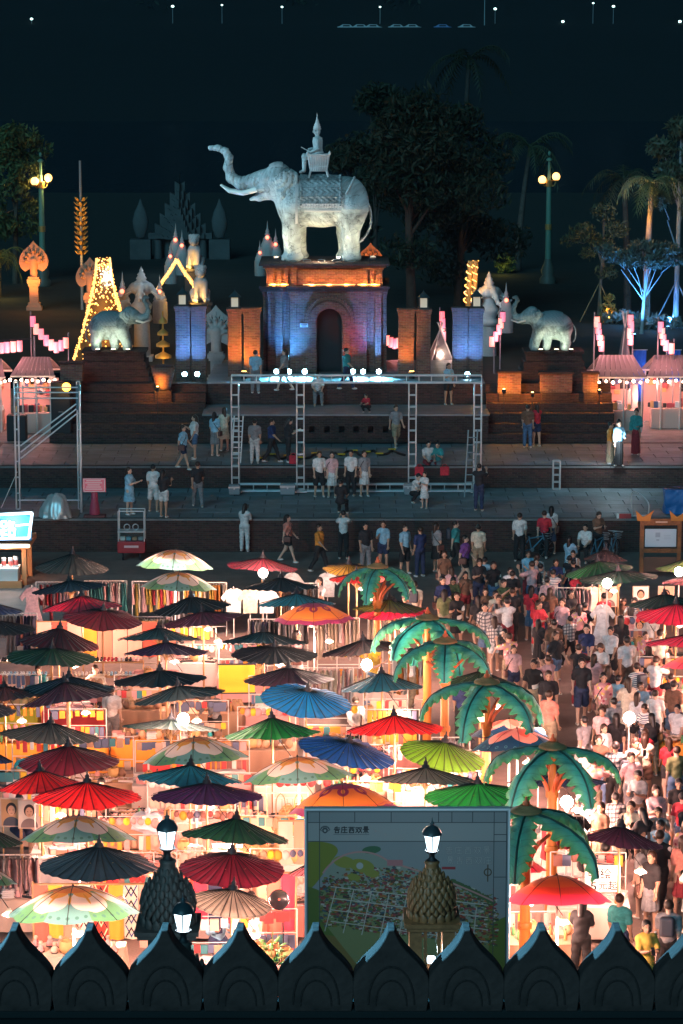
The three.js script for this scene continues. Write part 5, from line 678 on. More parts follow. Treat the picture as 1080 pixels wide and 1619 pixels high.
// ---------- things on the lower terrace and in front of it ----------
{
  // silver tarpaulin over a heap
  let q = at(90, 818, H1); const g = new THREE.SphereGeometry(1, 40, 24, 0, 6.284, 0, 1.62), p = g.attributes.position; for (let i = 0; i < p.count; i++) { const x = p.getX(i), y = p.getY(i), z = p.getZ(i), n = fbm(x * 2.4 + 7, z * 2.4 + y * 2 + 3, 999, 4) - 0.5, f = Math.abs(Math.sin(Math.atan2(z, x) * 6 + n * 5)) * 0.12 * (1 - y); p.setXYZ(i, x * (0.52 + n * 0.3 + f), Math.max(0.004, y * (0.86 + n * 0.3)), z * (0.42 + n * 0.3 + f)); } g.computeVertexNormals();
  solo('tarpaulin', g, mat(0.5, 0.54, 0.55, 0.35, { metalness: 0.4 }), 'crumpled silver tarpaulin over a heap beside the left scaffold', 'tarpaulin', [q.x, H1 + 0.01, q.z]);
  // board held up on a red stand (a plain stand)
  q = at(150, 818, H1); let t = thing('sign_stand', 'pink notice board on a plain red stand at the terrace edge', 'sign', [q.x, H1, q.z]); part(t, 'base', rbx(0.78, 0.1, 0.4, 0.03, 0, 0.004, 0), mat(0.12, 0.03, 0.03, 0.6)); part(t, 'stand', lathe([[0.14, 0.1], [0.2, 0.14], [0.17, 0.4], [0.13, 0.6], [0.12, 0.9], [0.001, 0.92]], 16), mat(0.35, 0.04, 0.08, 0.5)); const bd = part(t, 'board', rbx(0.82, 0.5, 0.05, 0.02, 0, 0.92, 0.02), mat(0.75, 0.18, 0.24, 0.6)); part(bd, 'border', [[0, 1.395], [0, 0.945]].map(([x, y]) => bx(0.74, 0.018, 0.01, x, y - 0.01, 0.048)).concat([-0.365, 0.365].map((x) => bx(0.018, 0.45, 0.01, x, 0.942, 0.048))), MWhite); for (let i = 0; i < 5; i++) part(bd, 'text_line', bx(0.6 - (i % 3) * 0.08, 0.022, 0.01, -0.02, 1.02 + i * 0.075, 0.048), MWhite);
  // cart below the terrace
  q = at(209, 884, 0); t = thing('vending_cart', 'small red cart with a glass box parked before the lower terrace', 'cart', [q.x, 0, q.z]); part(t, 'body', rbx(0.98, 0.42, 0.6, 0.04, 0, 0.26, 0), mat(0.3, 0.02, 0.03, 0.45)); part(t, 'lettering', bx(0.5, 0.08, 0.01, 0, 0.46, 0.303), mat(0.6, 0.4, 0.42, 0.6)); for (const s of [-1, 1]) for (const z of [-1, 1]) part(t, 'post', bar([s * 0.45, 0.68, z * 0.26], [s * 0.45, 1.75, z * 0.26], 0.022, 6), MAlu); part(t, 'shelf', bx(0.95, 0.03, 0.56, 0, 1.0, 0), MAlu); part(t, 'glass_front', bx(0.9, 0.32, 0.008, 0, 0.685, 0.27), mat(0.9, 0.95, 0.95, 0.05, { transmission: 1 })); part(t, 'top_rail', [bar([-0.45, 1.75, 0.26], [0.45, 1.75, 0.26], 0.022, 6), bar([-0.45, 1.75, -0.26], [0.45, 1.75, -0.26], 0.022, 6)], MAlu); for (const s of [-1, 1]) part(t, 'wheel', new THREE.TorusGeometry(0.11, 0.03, 8, 18).rotateY(Math.PI / 2).translate(s * 0.3, 0.14, 0.22), MBlack); for (const s of [-1, 1]) { const gl = new THREE.TorusGeometry(0.1, 0.02, 6, 18).translate(s * 0.15, 1.18, 0.2); part(t, 'display_ring', gl, MSteel); } for (let i = 0; i < 4; i++) part(t, 'goods_box', rbx(0.16, 0.12, 0.2, 0.01, -0.32 + i * 0.21, 0.682, 0), [MWhite, mat(0.1, 0.3, 0.4, 0.6), mat(0.4, 0.2, 0.1, 0.6), MGrey][i]);
  // blue tarp bundle at right
  q = at(1066, 812, H1); const g2 = new THREE.BoxGeometry(0.75, 0.9, 0.6, 14, 16, 10), p2 = g2.attributes.position; for (let i = 0; i < p2.count; i++) { const n = fbm(p2.getX(i) * 4 + 3, p2.getY(i) * 4 + p2.getZ(i) * 3, 999, 4) - 0.5; p2.setXYZ(i, p2.getX(i) * (1 + n * 0.35), p2.getY(i) * (1 + n * 0.12) + 0.46, p2.getZ(i) * (1 + n * 0.4)); } g2.computeVertexNormals(); t = thing('covered_bundle', 'bundle wrapped in blue tarpaulin at the right edge of the terrace', 'bundle', [q.x, H1 + 0.01, q.z]); part(t, 'tarpaulin', g2, mat(0.02, 0.14, 0.4, 0.5)); part(t, 'pole', [bar([-0.6, 0.98, 0.1], [0.6, 0.9, 0.1], 0.03), bar([-0.3, 1.02, -0.1], [0.8, 0.96, 0], 0.03)], MDark);
  q = at(1018, 830, H1); t = thing('hand_rail', 'short bent steel hand rail at the right end of the terrace', 'rail', [q.x, H1, -95.9]); part(t, 'rail', tube([[-0.22, -0.0, 0], [-0.22, 0.85, 0], [-0.1, 0.88, 0.1], [0.3, 0.55, 0.5], [0.3, 0.02, 0.5]], 0.025, 30, 6), MAlu); part(t, 'barrier_board', bx(0.5, 0.17, 0.03, -0.55, 0.0, 0.55), mat(0.5, 0.05, 0.05, 0.6)); part(t, 'barrier_tip', bx(0.08, 0.17, 0.034, -0.78, 0.0, 0.552), MWhite); part(t, 'board_bracket', bar([-0.3, 0.08, 0.52], [0.3, 0.1, 0.5], 0.02), MAlu);
  // notice board with carved corners
  q = P(1043, 915, { h: 0 }); t = thing('notice_board', 'orange wooden notice board with white panel and carved corners', 'notice board', [q.x, 0, q.z]); const wd = mat(0.42, 0.13, 0.04, 0.6, { map: blotch }); const w = 1.3, pb = 1.02, pt = 2.0; for (const s of [-1, 1]) part(t, 'post', bx(0.13, pt, 0.13, s * (w / 2 - 0.02), 0, 0), wd); part(t, 'frame', [bx(w, 0.22, 0.1, 0, pt - 0.16, 0.0), bx(w, 0.14, 0.1, 0, pb - 0.12, 0.0)], wd); part(t, 'panel', rbx(1.06, 0.62, 0.05, 0.04, 0, pb + 0.08, 0.05), mat(0.62, 0.66, 0.72, 0.5)); part(t, 'panel_print', [bx(0.16, 0.16, 0.004, -0.1, pb + 0.42, 0.077), bx(0.1, 0.05, 0.004, -0.1, pb + 0.3, 0.077), ...[0, 1, 2].map((i) => bx(0.24, 0.012, 0.004, 0.22, pb + 0.36 + i * 0.06, 0.077))], mat(0.42, 0.45, 0.52, 0.6)); part(t, 'title', bx(0.4, 0.05, 0.01, 0.02, pt - 0.07, 0.055), mat(0.7, 0.42, 0.3, 0.6)); for (const s of [-1, 1]) part(t, 'carved_corner', [extrude([[-0.22, 0], [0.2, 0], [0.24, 0.2], [0.32, 0.34], [0.06, 0.16], [-0.04, 0.12], [-0.28, 0.34], [-0.24, 0.16]], 0.08, 0.01).translate(s * (w / 2 - 0.08), pt + 0.0, -0.02)], mat(0.6, 0.2, 0.03, 0.55));
  part(t, 'foot_panel', bx(w - 0.2, 0.5, 0.05, 0, 0.25, 0), mat(0.2, 0.08, 0.05, 0.7));
}
// bicycles in front of the terrace at right
{
  const fm = mat(0.12, 0.3, 0.42, 0.4, { metalness: 0.3 }), mk = (pos, turn, label) => { const t = thing('bicycle', label, 'bicycle', pos, turn); for (const x of [-0.52, 0.52]) { const w = part(t, 'wheel', new THREE.TorusGeometry(0.31, 0.022, 8, 28).translate(x, 0.34, 0), MBlack); const sp = []; for (let i = 0; i < 8; i++) { const a = i * 0.785; sp.push(bar([x, 0.34, 0], [x + Math.cos(a) * 0.3, 0.34 + Math.sin(a) * 0.3, 0], 0.005, 4)); } part(w, 'spokes', sp, MSteel).userData.kind = 'stuff'; } part(t, 'frame', [bar([-0.52, 0.34, 0], [-0.1, 0.36, 0], 0.02), bar([-0.1, 0.36, 0], [-0.22, 0.86, 0], 0.022), bar([-0.52, 0.34, 0], [-0.2, 0.76, 0], 0.016), bar([-0.1, 0.36, 0], [0.36, 0.74, 0], 0.024), bar([-0.2, 0.76, 0], [0.36, 0.8, 0], 0.022), bar([0.52, 0.34, 0], [0.34, 0.92, 0], 0.02)], fm); part(t, 'saddle', ball(0.12, -0.24, 0.9, 0, 1.2, 0.4, 0.7, 10), MBlack); part(t, 'handlebar', tube([[0.28, 1.0, -0.27], [0.36, 0.98, -0.1], [0.36, 0.98, 0.1], [0.28, 1.0, 0.27]], 0.016, 12, 6), MSteel); part(t, 'basket', [0, 1, 2].map((i) => new THREE.TorusGeometry(0.13 + i * 0.015, 0.008, 5, 16).rotateX(1.571).translate(0.56, 0.72 + i * 0.09, 0)), MSteel); part(t, 'crank', [cyl(0.07, 0.07, 0.02, 0, 0, 0, 14).rotateX(1.571).translate(-0.1, 0.36, 0.05)], MSteel); return t; };
  const a = at(972, 892, 0); const b = mk([a.x, 0, -95.0 + 1.6], 1.2, 'blue parked bicycle nearest the orange notice board'); dup(b, [a.x - 0.55, 0, -93.2], 1.0, 'blue parked bicycle left of the one by the notice board'); dup(b, [a.x - 2.75, 0, -93.6], 0.5, 'parked bicycle beside the seated person below the terrace');
}
// kiosk with blue-white neon at the left edge
{
  const q = P(20, 925, { h: 0.0 }), d = -q.z, X = (px) => P(px, 870, { d }).x, Y = (py) => P(20, py, { d }).y, t = thing('neon_kiosk', 'wooden drinks kiosk with blue-white neon sign at the left edge', 'kiosk', [0, 0, -d]);
  const wd = mat(0.6, 0.25, 0.1, 0.55); for (const [px, z] of [[38, 0], [38, -1.6], [-30, 0]]) part(t, 'post', bx(0.15, Y(866), 0.15, X(px), 0, z), wd); part(t, 'roof_slab', bx(X(48) - X(-60), 0.16, 2.2, (X(48) + X(-60)) / 2, Y(866), -0.8), wd); part(t, 'roof_trim', [rbx(X(50) - X(-60), 0.13, 0.13, 0.05, (X(50) + X(-60)) / 2, Y(863.5), 0.34)], glow(1, 0.66, 0.36, 1.7));
  part(t, 'counter_top', bx(X(31) - X(-60), 0.07, 0.75, (X(31) + X(-60)) / 2, Y(897), 0.2), MWhite); part(t, 'counter_front', bx(X(30) - X(-60), Y(897) - Y(920), 0.6, (X(30) + X(-60)) / 2, Y(920), 0.2), mat(0.8, 0.78, 0.75, 0.5)); part(t, 'plinth', bx(X(36) - X(-60), 0.3, 0.7, (X(36) + X(-60)) / 2, Y(928), 0.2), wd); part(t, 'floor_base', bx(X(36) - X(-60), Math.max(0.05, Y(928)), 1.9, (X(36) + X(-60)) / 2, 0.003, -0.6), wd);
  part(t, 'sign_back', bx(X(52) - X(-60), Y(812) - Y(852), 0.06, (X(52) + X(-60)) / 2, Y(852), 0.25), mat(0.05, 0.25, 0.45, 0.5));
  const N = glow(0.62, 0.85, 1, 3.2), z = 0.34; const nb = part(t, 'neon_tube', bar([X(-60), Y(814), z], [X(54), Y(808), z], 0.045, 8), N); part(t, 'neon_tube', bar([X(-60), Y(850), z], [X(48), Y(848), z], 0.045, 8), N); part(t, 'neon_tube', bar([X(54), Y(808), z], [X(48), Y(848), z], 0.045, 8), N); part(t, 'neon_tube', bar([X(28), Y(828), z], [X(49), Y(826), z], 0.03, 8), glow(1, 0.9, 0.7, 3)); part(t, 'neon_tube', bar([X(-60), Y(830), z], [X(4), Y(829), z], 0.03, 8), glow(1, 0.9, 0.7, 3));
  const ch = [[0.05, 0.95, 0.05, 0.62], [0.05, 0.95, 0.36, 0.95], [0.36, 0.95, 0.36, 0.62], [0.05, 0.62, 0.36, 0.62], [0.2, 0.62, 0.2, 0.08], [0.2, 0.38, 0.4, 0.38], [0.06, 0.45, 0.06, 0.06], [0.02, 0.05, 0.42, 0.12], [0.62, 1, 0.46, 0.62], [0.58, 0.88, 0.9, 0.88], [0.9, 0.88, 0.5, 0.42], [0.6, 0.72, 0.98, 0.42], [0.56, 0.4, 0.56, 0.02], [0.56, 0.4, 0.9, 0.4], [0.9, 0.4, 0.9, 0.02], [0.56, 0.05, 0.9, 0.05]];
  const x0 = X(4), x1 = X(28), y0 = Y(845), y1 = Y(820); part(t, 'neon_character', ch.map(([a, b, c, e]) => bar([x0 + (x1 - x0) * a, y0 + (y1 - y0) * b, z + 0.02], [x0 + (x1 - x0) * c, y0 + (y1 - y0) * e, z + 0.02], 0.028, 6)), glow(0.9, 0.97, 1, 4));
  lamp(V(X(20), Y(830), -d + 0.9), [0.45, 0.78, 1], 10, 8); lamp(V(X(10), Y(872), -d + 0.25), [1, 0.78, 0.6], 6, 6);
  let cup; for (const [px, k, lab] of [[7, 0.9, 'left paper cup stack on the neon kiosk counter'], [18, 1, 'middle paper cup stack on the neon kiosk counter'], [26, 1.15, 'right and tallest paper cup stack on the neon kiosk counter']]) { const p = [X(px), Y(897) + 0.072, -d + 0.25]; if (!cup) { cup = thing('cup_stack', lab, 'cups', p); part(cup, 'cups', lathe([[0.001, 0], [0.085, 0], [0.065, 0.3], [0.001, 0.3]], 14), MWhite); part(cup, 'sleeve', lathe([[0.086, 0.06], [0.074, 0.2]], 14), mat(0.7, 0.12, 0.1, 0.6)); part(cup, 'rim', new THREE.TorusGeometry(0.085, 0.008, 6, 16).rotateX(1.571).translate(0, 0.01, 0), MWhite); } else dup(cup, p, 0, lab).scale.y = k; }
}

// ---------- people ----------
const SKIN = [mat(0.5, 0.3, 0.21, 0.55), mat(0.42, 0.24, 0.16, 0.55), mat(0.56, 0.36, 0.27, 0.55)], HAIR = [mat(0.012, 0.01, 0.01, 0.45), mat(0.03, 0.016, 0.01, 0.45)];
const fabric = (r, g, b) => mat(r, g, b, 0.85, { map: blotch });
const TOPS = { white: fabric(0.8, 0.79, 0.77), 'pale pink': fabric(0.8, 0.48, 0.48), red: fabric(0.6, 0.03, 0.05), black: fabric(0.02, 0.02, 0.024), navy: fabric(0.02, 0.035, 0.12), 'sky blue': fabric(0.3, 0.56, 0.72), grey: fabric(0.3, 0.3, 0.31), yellow: fabric(0.75, 0.5, 0.08), teal: fabric(0.04, 0.3, 0.3), cream: fabric(0.78, 0.68, 0.52), salmon: fabric(0.75, 0.27, 0.2), olive: fabric(0.15, 0.17, 0.07), purple: fabric(0.2, 0.07, 0.3), brown: fabric(0.2, 0.1, 0.06), orange: fabric(0.75, 0.28, 0.04) };
for (const [n, bg, f] of [['striped white', '#e8e4de', (c) => { c.fillStyle = '#3b4a66'; for (let i = 0; i < 16; i++) c.fillRect(0, i * 8, 128, 3); }], ['checked grey', '#b9b6b2', (c) => { c.fillStyle = 'rgba(50,50,60,0.55)'; for (let i = 0; i < 8; i++) { c.fillRect(0, i * 16, 128, 6); c.fillRect(i * 16, 0, 6, 128); } }], ['floral pink', '#d99a98', (c) => { const r = rngOf(8); for (let i = 0; i < 60; i++) { c.fillStyle = ['#f3e6dc', '#a83b4d', '#e9c46a'][i % 3]; c.beginPath(); c.arc(r() * 128, r() * 128, 3 + r() * 5, 0, 7); c.fill(); } }], ['printed black', '#17171a', (c) => { c.fillStyle = '#d8d4cc'; c.fillRect(40, 30, 50, 34); c.fillRect(20, 90, 24, 18); }]]) TOPS[n] = new THREE.MeshStandardMaterial({ map: canvasTex(128, 128, (c) => { c.fillStyle = bg; c.fillRect(0, 0, 128, 128); f(c); }), roughness: 0.85, side: THREE.DoubleSide });
const BOTS = { black: fabric(0.02, 0.02, 0.022), navy: fabric(0.025, 0.04, 0.1), grey: fabric(0.25, 0.25, 0.26), denim: fabric(0.09, 0.16, 0.28), khaki: fabric(0.4, 0.31, 0.2), white: fabric(0.75, 0.74, 0.72), brown: fabric(0.16, 0.09, 0.06), 'dark red': fabric(0.3, 0.03, 0.04) };
const MSole = mat(0.7, 0.7, 0.68, 0.6), MLip = mat(0.32, 0.09, 0.08, 0.5);
const headGeo = sdfMesh([{ c: [0, 0.03, -0.01], s: [0.078, 0.095, 0.095] }, { c: [0, -0.04, 0.022], s: [0.058, 0.078, 0.066] }, cap([0, 0.02, 0.085], [0, -0.022, 0.105], 0.011, 0.016, 0.02), { c: [0.08, -0.005, -0.005], s: [0.012, 0.032, 0.022], k: 0.01 }, { c: [-0.08, -0.005, -0.005], s: [0.012, 0.032, 0.022], k: 0.01 }, { c: [0, 0.04, 0.082], s: [0.05, 0.012, 0.012], k: 0.02 }, { c: [0, -0.062, 0.084], s: [0.024, 0.012, 0.01], k: 0.015 }, cap([0, -0.06, -0.015], [0, -0.16, -0.03], 0.05, 0.052, 0.03)], 0.03, 36);
const faceEyes = () => [ball(0.011, 0.032, 0.014, 0.083, 1.3, 0.7, 0.7, 6), ball(0.011, -0.032, 0.014, 0.083, 1.3, 0.7, 0.7, 6)];
const handGeo = (() => { const p = [cap([0, -0.01, 0], [0, -0.075, 0], 0.026, 0.032, 0.02)]; p[0].flat = 1; [[-0.028, 0.062, 0.0075], [-0.01, 0.076, 0.0085], [0.009, 0.072, 0.0085], [0.027, 0.056, 0.0075]].forEach(([x, L, r]) => { p.push(cap([x, -0.085, 0], [x * 1.15, -0.085 - L * 0.55, 0.012], r, r, 0.006), cap([x * 1.15, -0.085 - L * 0.55, 0.012], [x * 1.1, -0.085 - L, 0.036], r, r * 0.85, 0.006)); }); p.push(cap([0.026, -0.035, 0.01], [0.05, -0.07, 0.03], 0.011, 0.01, 0.008), cap([0.05, -0.07, 0.03], [0.05, -0.1, 0.042], 0.01, 0.008, 0.006)); return sdfMesh(p, 0.012, 40).scale(1, 1, 0.8); })();
const add = (a, b, s) => [a[0] + b[0] * s, a[1] + b[1] * s, a[2] + b[2] * s];
function placeGeo(g, at, dir, flipX) { g = g.clone(); if (flipX) { g.scale(-1, 1, 1); const ix = g.index; for (let i = 0; i < ix.count; i += 3) { const t = ix.getX(i); ix.setX(i, ix.getX(i + 1)); ix.setX(i + 1, t); } } g.applyQuaternion(new THREE.Quaternion().setFromUnitVectors(V(0, -1, 0), V(...dir).normalize())); g.translate(...at); return g; }
function makePerson(o) {
  const t = new THREE.Group(), fem = o.fem ? 1 : 0, sw = fem ? 0.155 : 0.18, lean = o.lean || 0, u = [0, Math.cos(lean), Math.sin(lean)];
  const legs = (o.legs || [[0.03, 0.03], [-0.03, 0.03]]).map(([a, b, sp], i) => ({ s: i ? -1 : 1, a, b, sp: sp ?? 0.03 }));
  const hip = [0, 0, 0]; for (const L of legs) { L.h = [L.s * 0.085, 0, 0]; L.k = [L.h[0] + L.s * L.sp, -0.42 * Math.cos(L.a), 0.42 * Math.sin(L.a)]; L.f = [L.k[0] + L.s * L.sp * 0.3, L.k[1] - 0.41 * Math.cos(L.a - L.b), L.k[2] + 0.41 * Math.sin(L.a - L.b)]; }
  const low = Math.min(...legs.map((L) => L.f[1])), up = 0.085 - low; hip[1] = up; for (const L of legs) for (const k of ['h', 'k', 'f']) L[k][1] += up;
  const waist = add(hip, u, 0.2), chest = add(hip, u, 0.4), sh = add(hip, u, 0.48), neck = add(hip, u, 0.53), hl = o.nod || 0, hu = [0, Math.cos(lean * 0.5 + hl), Math.sin(lean * 0.5 + hl)], head = add(neck, hu, 0.15);
  const arms = (o.arms || [[0.05, 0.1, 0.25, 0], [0.05, 0.1, 0.25, 0]]).map(([p, q, e, w], i) => { const s = i ? -1 : 1, A = { s }; A.sh = [s * sw, sh[1] - 0.02, sh[2]]; const d = [s * Math.sin(q), -Math.cos(p) * Math.cos(q), Math.sin(p) * Math.cos(q)]; A.e = add(A.sh, d, 0.27); A.d = [-s * Math.sin(w), -Math.cos(p + e) * Math.cos(w), Math.sin(p + e) * Math.cos(w)]; A.w = add(A.e, A.d, 0.24); return A; });
  const bp = [cap(hip, waist, 0.125, 0.115), cap(waist, chest, 0.115, 0.14), cap([sw * 0.7, sh[1], sh[2]], [-sw * 0.7, sh[1], sh[2]], 0.075, 0.075), cap(sh, neck, 0.055, 0.05)];
  for (const L of legs) bp.push(cap(L.h, L.k, 0.09, 0.056), cap(add(L.k, [0, 0, 0], 1), L.f, 0.055, 0.036), cap(add(L.f, [0, -0.03, 0], 1), add(L.f, [L.s * 0.02, -0.045, 0.12], 1), 0.036, 0.03));
  for (const A of arms) bp.push(cap(A.sh, A.e, 0.05, 0.038), cap(A.e, A.w, 0.038, 0.027));
  const hm = new THREE.Matrix4().makeRotationFromEuler(new THREE.Euler(lean * 0.5 + hl, o.yaw || 0, 0, 'YXZ')).setPosition(...head);
  const strip = (g) => { g = g.clone(); g.deleteAttribute('uv'); return g; };
  const bodyG = sdfMesh(bp, 0.05, o.res || 50);
  part(t, 'body', join([bodyG, headGeo.clone().applyMatrix4(hm), ...arms.map((A) => placeGeo(handGeo, A.w, A.d, A.s < 0))]), SKIN[0]);
  part(t, 'eyes', faceEyes().map((g) => g.applyMatrix4(hm)), HAIR[0]); part(t, 'mouth', [ball(0.018, 0, -0.062, 0.09, 1, 0.32, 0.4, 6).applyMatrix4(hm)], MLip);
  // clothes
  const I = 0.022, long = o.sleeve === 'long', tp = [cap(add(hip, u, o.dress ? 0.02 : 0.06), waist, 0.135 + I * 0.5, 0.122 + I), cap(waist, chest, 0.122 + I, 0.145 + I), cap([sw * 0.72, sh[1], sh[2]], [-sw * 0.72, sh[1], sh[2]], 0.082, 0.082)];
  for (const A of arms) { const m = add(A.sh, [A.e[0] - A.sh[0], A.e[1] - A.sh[1], A.e[2] - A.sh[2]], long ? 1 : 0.72); tp.push(cap(A.sh, m, 0.07, long ? 0.055 : 0.068)); if (long) tp.push(cap(A.e, add(A.e, A.d, 0.2), 0.054, 0.042)); }
  if (o.dress) { const k = legs.map((L) => L.k), mk = [(k[0][0] + k[1][0]) / 2, (k[0][1] + k[1][1]) / 2, (k[0][2] + k[1][2]) / 2], end = add(hip, [mk[0] - hip[0], mk[1] - hip[1], mk[2] - hip[2]], o.dress); tp.push(cap(add(hip, u, 0.04), end, 0.15, o.flare || 0.22, 0.06)); }
  const top = part(t, o.dress ? 'dress' : 'shirt', sdfMesh(tp, 0.045, o.res || 44, o.dress ? (x, y) => (hip[1] - 0.42 * o.dress - 0.02) - y : (x, y, z) => (hip[1] + 0.02 - lean * 0.0) - y - 0.02 * Math.sin(x * 30), (x, y, z) => 0.006 * Math.sin(y * 34 + x * 20 + z * 13)), TOPS.white); uvScale(top.geometry, 1.2);
  if (!o.dress) {
    const q = [cap(add(hip, u, 0.1), hip, 0.128, 0.142)];
    if (o.skirt) { const k = [(legs[0].k[0] + legs[1].k[0]) / 2, (legs[0].k[1] + legs[1].k[1]) / 2, (legs[0].k[2] + legs[1].k[2]) / 2], f = [(legs[0].f[0] + legs[1].f[0]) / 2, (legs[0].f[1] + legs[1].f[1]) / 2, (legs[0].f[2] + legs[1].f[2]) / 2]; q.push(cap(hip, o.skirt > 1 ? k : add(hip, [k[0] - hip[0], k[1] - hip[1], k[2] - hip[2]], o.skirt), 0.145, o.skirt > 1 ? 0.16 : 0.19)); if (o.skirt > 1) q.push(cap(k, add(f, [0, 0.0, 0], 1), 0.16, 0.17)); }
    else for (const L of legs) { if (o.shorts) q.push(cap(L.h, add(L.h, [L.k[0] - L.h[0], L.k[1] - L.h[1], L.k[2] - L.h[2]], o.shorts), 0.115, 0.1)); else q.push(cap(L.h, L.k, 0.112, 0.078), cap(L.k, add(L.k, [L.f[0] - L.k[0], L.f[1] - L.k[1], L.f[2] - L.k[2]], 0.92), 0.077, 0.062)); }
    const b = part(t, o.skirt ? 'skirt' : o.shorts ? 'shorts' : 'trousers', sdfMesh(q, 0.03, o.res || 44, o.skirt ? (x, y) => (o.skirt > 1 ? 0.05 : hip[1] - 0.46 * o.skirt) - y : null, (x, y, z) => o.skirt ? 0.007 * Math.sin(Math.atan2(z, x) * 11) : 0.005 * Math.sin(y * 40 + x * 15)), BOTS.black); uvScale(b.geometry, 1.2);
  }
  for (const L of legs) { const d = L.f; part(t, 'shoe', [ball(0.05, d[0] + L.s * 0.01, d[1] - 0.05, d[2] + 0.045, 0.95, 0.72, 2.3, 10)], MSole); }
  const hp = [{ c: [0, 0.05, -0.022], s: [0.092, 0.1, 0.1] }]; if (o.hair === 'long') hp.push(cap([0, 0.02, -0.075], [0, -0.24, -0.1], 0.075, 0.06), cap([0.07, 0.0, -0.03], [0.075, -0.14, -0.03], 0.03, 0.02), cap([-0.07, 0.0, -0.03], [-0.075, -0.14, -0.03], 0.03, 0.02)); if (o.hair === 'bun') hp.push({ c: [0, 0.13, -0.06], s: [0.05, 0.05, 0.05] });
  part(t, 'hair', sdfMesh(hp, 0.03, 26, (x, y, z) => Math.min(0.05, z * 0.9 + 0.0 - (y - 0.05) * 0.55 - 0.055 + (Math.abs(x) > 0.07 ? -0.02 : 0))).applyMatrix4(hm), HAIR[0]);
  if (o.bag === 'shoulder') { const A = arms[1]; part(t, 'bag', [rbx(0.09, 0.2, 0.26, 0.03, -0.24, hip[1] - 0.12, 0.0)], mat(0.12, 0.05, 0.04, 0.5)); part(t, 'bag_strap', tube([[-0.23, hip[1] + 0.08, 0.02], [-0.12, chest[1], chest[2] + 0.16], [0.08, sh[1] + 0.07, sh[2] + 0.02], [-0.05, chest[1], chest[2] - 0.17], [-0.23, hip[1] + 0.08, -0.02]], 0.012, 20, 5), MBlack); }
  if (o.bag === 'pack') part(t, 'backpack', [rbx(0.28, 0.38, 0.16, 0.06, 0, waist[1] - 0.02, chest[2] - 0.24)], mat(0.04, 0.05, 0.07, 0.6));
  if (o.phone) { const A = arms[0], B = arms[1], m = [(A.w[0] + B.w[0]) / 2, (A.w[1] + B.w[1]) / 2, (A.w[2] + B.w[2]) / 2], p = add(m, [A.d[0] + B.d[0], A.d[1] + B.d[1], A.d[2] + B.d[2]], 0.045); part(t, 'phone', [rbx(0.078, 0.16, 0.012, 0.005, 0, -0.08, 0).rotateX(o.phone).translate(...p)], MBlack); }
  if (o.hat) part(t, 'hat', [lathe([[0.001, 0.12], [0.08, 0.115], [0.1, 0.05], [0.17, 0.03], [0.17, 0.02], [0.1, 0.03]], 20).applyMatrix4(hm)], MBlack);
  return t;
}
const HOLD = [[0.55, 0.12, 1.35, 0.35], [0.55, 0.12, 1.35, 0.35]], RAISE = [[1.25, 0.18, 1.05, 0.35], [1.25, 0.18, 1.05, 0.35]], SWING = [[0.4, 0.08, 0.3, 0], [-0.4, 0.1, 0.25, 0]], SWING2 = [[-0.35, 0.1, 0.3, 0], [0.45, 0.08, 0.35, 0]];
const WALK = [[0.38, 0.12], [-0.22, 0.35]], WALK2 = [[-0.2, 0.4], [0.36, 0.1]];
const PROTO = {};
function protoOf(k) {
  if (PROTO[k]) return PROTO[k];
  const d = { man: {}, man_shorts: { shorts: 0.95, legs: [[0.02, 0.04, 0.05], [-0.06, 0.05, 0.05]] }, woman_dress: { fem: 1, dress: 0.95, hair: 'long', arms: HOLD, phone: -0.5 }, woman_skirt: { fem: 1, skirt: 0.95, hair: 'long', bag: 'shoulder' }, man_walk: { legs: WALK, arms: SWING2 }, woman_walk: { fem: 1, shorts: 0.5, legs: WALK2, arms: SWING, hair: 'long', bag: 'shoulder' }, man_pack: { legs: WALK2, arms: SWING, shorts: 0.95, bag: 'pack' },
    photographer: { arms: RAISE, phone: 0.1, nod: 0.1 }, woman_phone: { fem: 1, arms: HOLD, phone: -0.5, nod: 0.4, hair: 'long' }, sitter: { legs: [[1.5, 1.5, 0.05], [1.45, 1.4, 0.05]], arms: [[0.5, 0.1, 0.6, 0.3], [0.5, 0.1, 0.6, 0.3]], lean: 0.15 }, woman_sit: { fem: 1, legs: [[1.5, 1.5, 0.02], [1.5, 1.45, 0.02]], arms: HOLD, lean: 0.12, nod: 0.2, hair: 'bun', shorts: 0.95 }, croucher: { legs: [[1.75, 2.45, 0.08], [1.7, 2.4, 0.08]], arms: [[0.9, 0.1, 0.5, 0.3], [0.9, 0.1, 0.5, 0.3]], lean: 0.45 },
    gown: { fem: 1, skirt: 2, hair: 'bun', sleeve: 'long', arms: [[0.3, 0.2, 1.2, 0.3], [0.1, 0.15, 0.3, 0]] }, vendor: { lean: 0.22, arms: [[0.9, 0.1, 0.4, 0.1], [0.8, 0.12, 0.5, 0.2]], sleeve: 'long' }, woman_stand: { fem: 1, shorts: 0.6, hair: 'long', arms: [[0.1, 0.1, 0.3, 0], [0.7, 0.1, 1.4, 0.4]] }, hat_man: { legs: [[1.4, 1.4, 0.06], [1.4, 1.4, 0.06]], arms: HOLD, hat: 1, nod: 0.35, sleeve: 'long' } }[k];
  return (PROTO[k] = makePerson(d));
}
const POSE = { man: 'standing', man_shorts: 'standing', woman_dress: 'holding a phone', woman_skirt: 'standing with bag', man_walk: 'walking', woman_walk: 'walking with bag', man_pack: 'walking with backpack', photographer: 'raising a phone', woman_phone: 'eyes on phone', sitter: 'sitting', woman_sit: 'sitting', croucher: 'crouching', gown: 'in a long wrapped skirt', vendor: 'leaning forward', woman_stand: 'one arm bent', hat_man: 'sitting in a black hat' };
const personLabels = new Set();
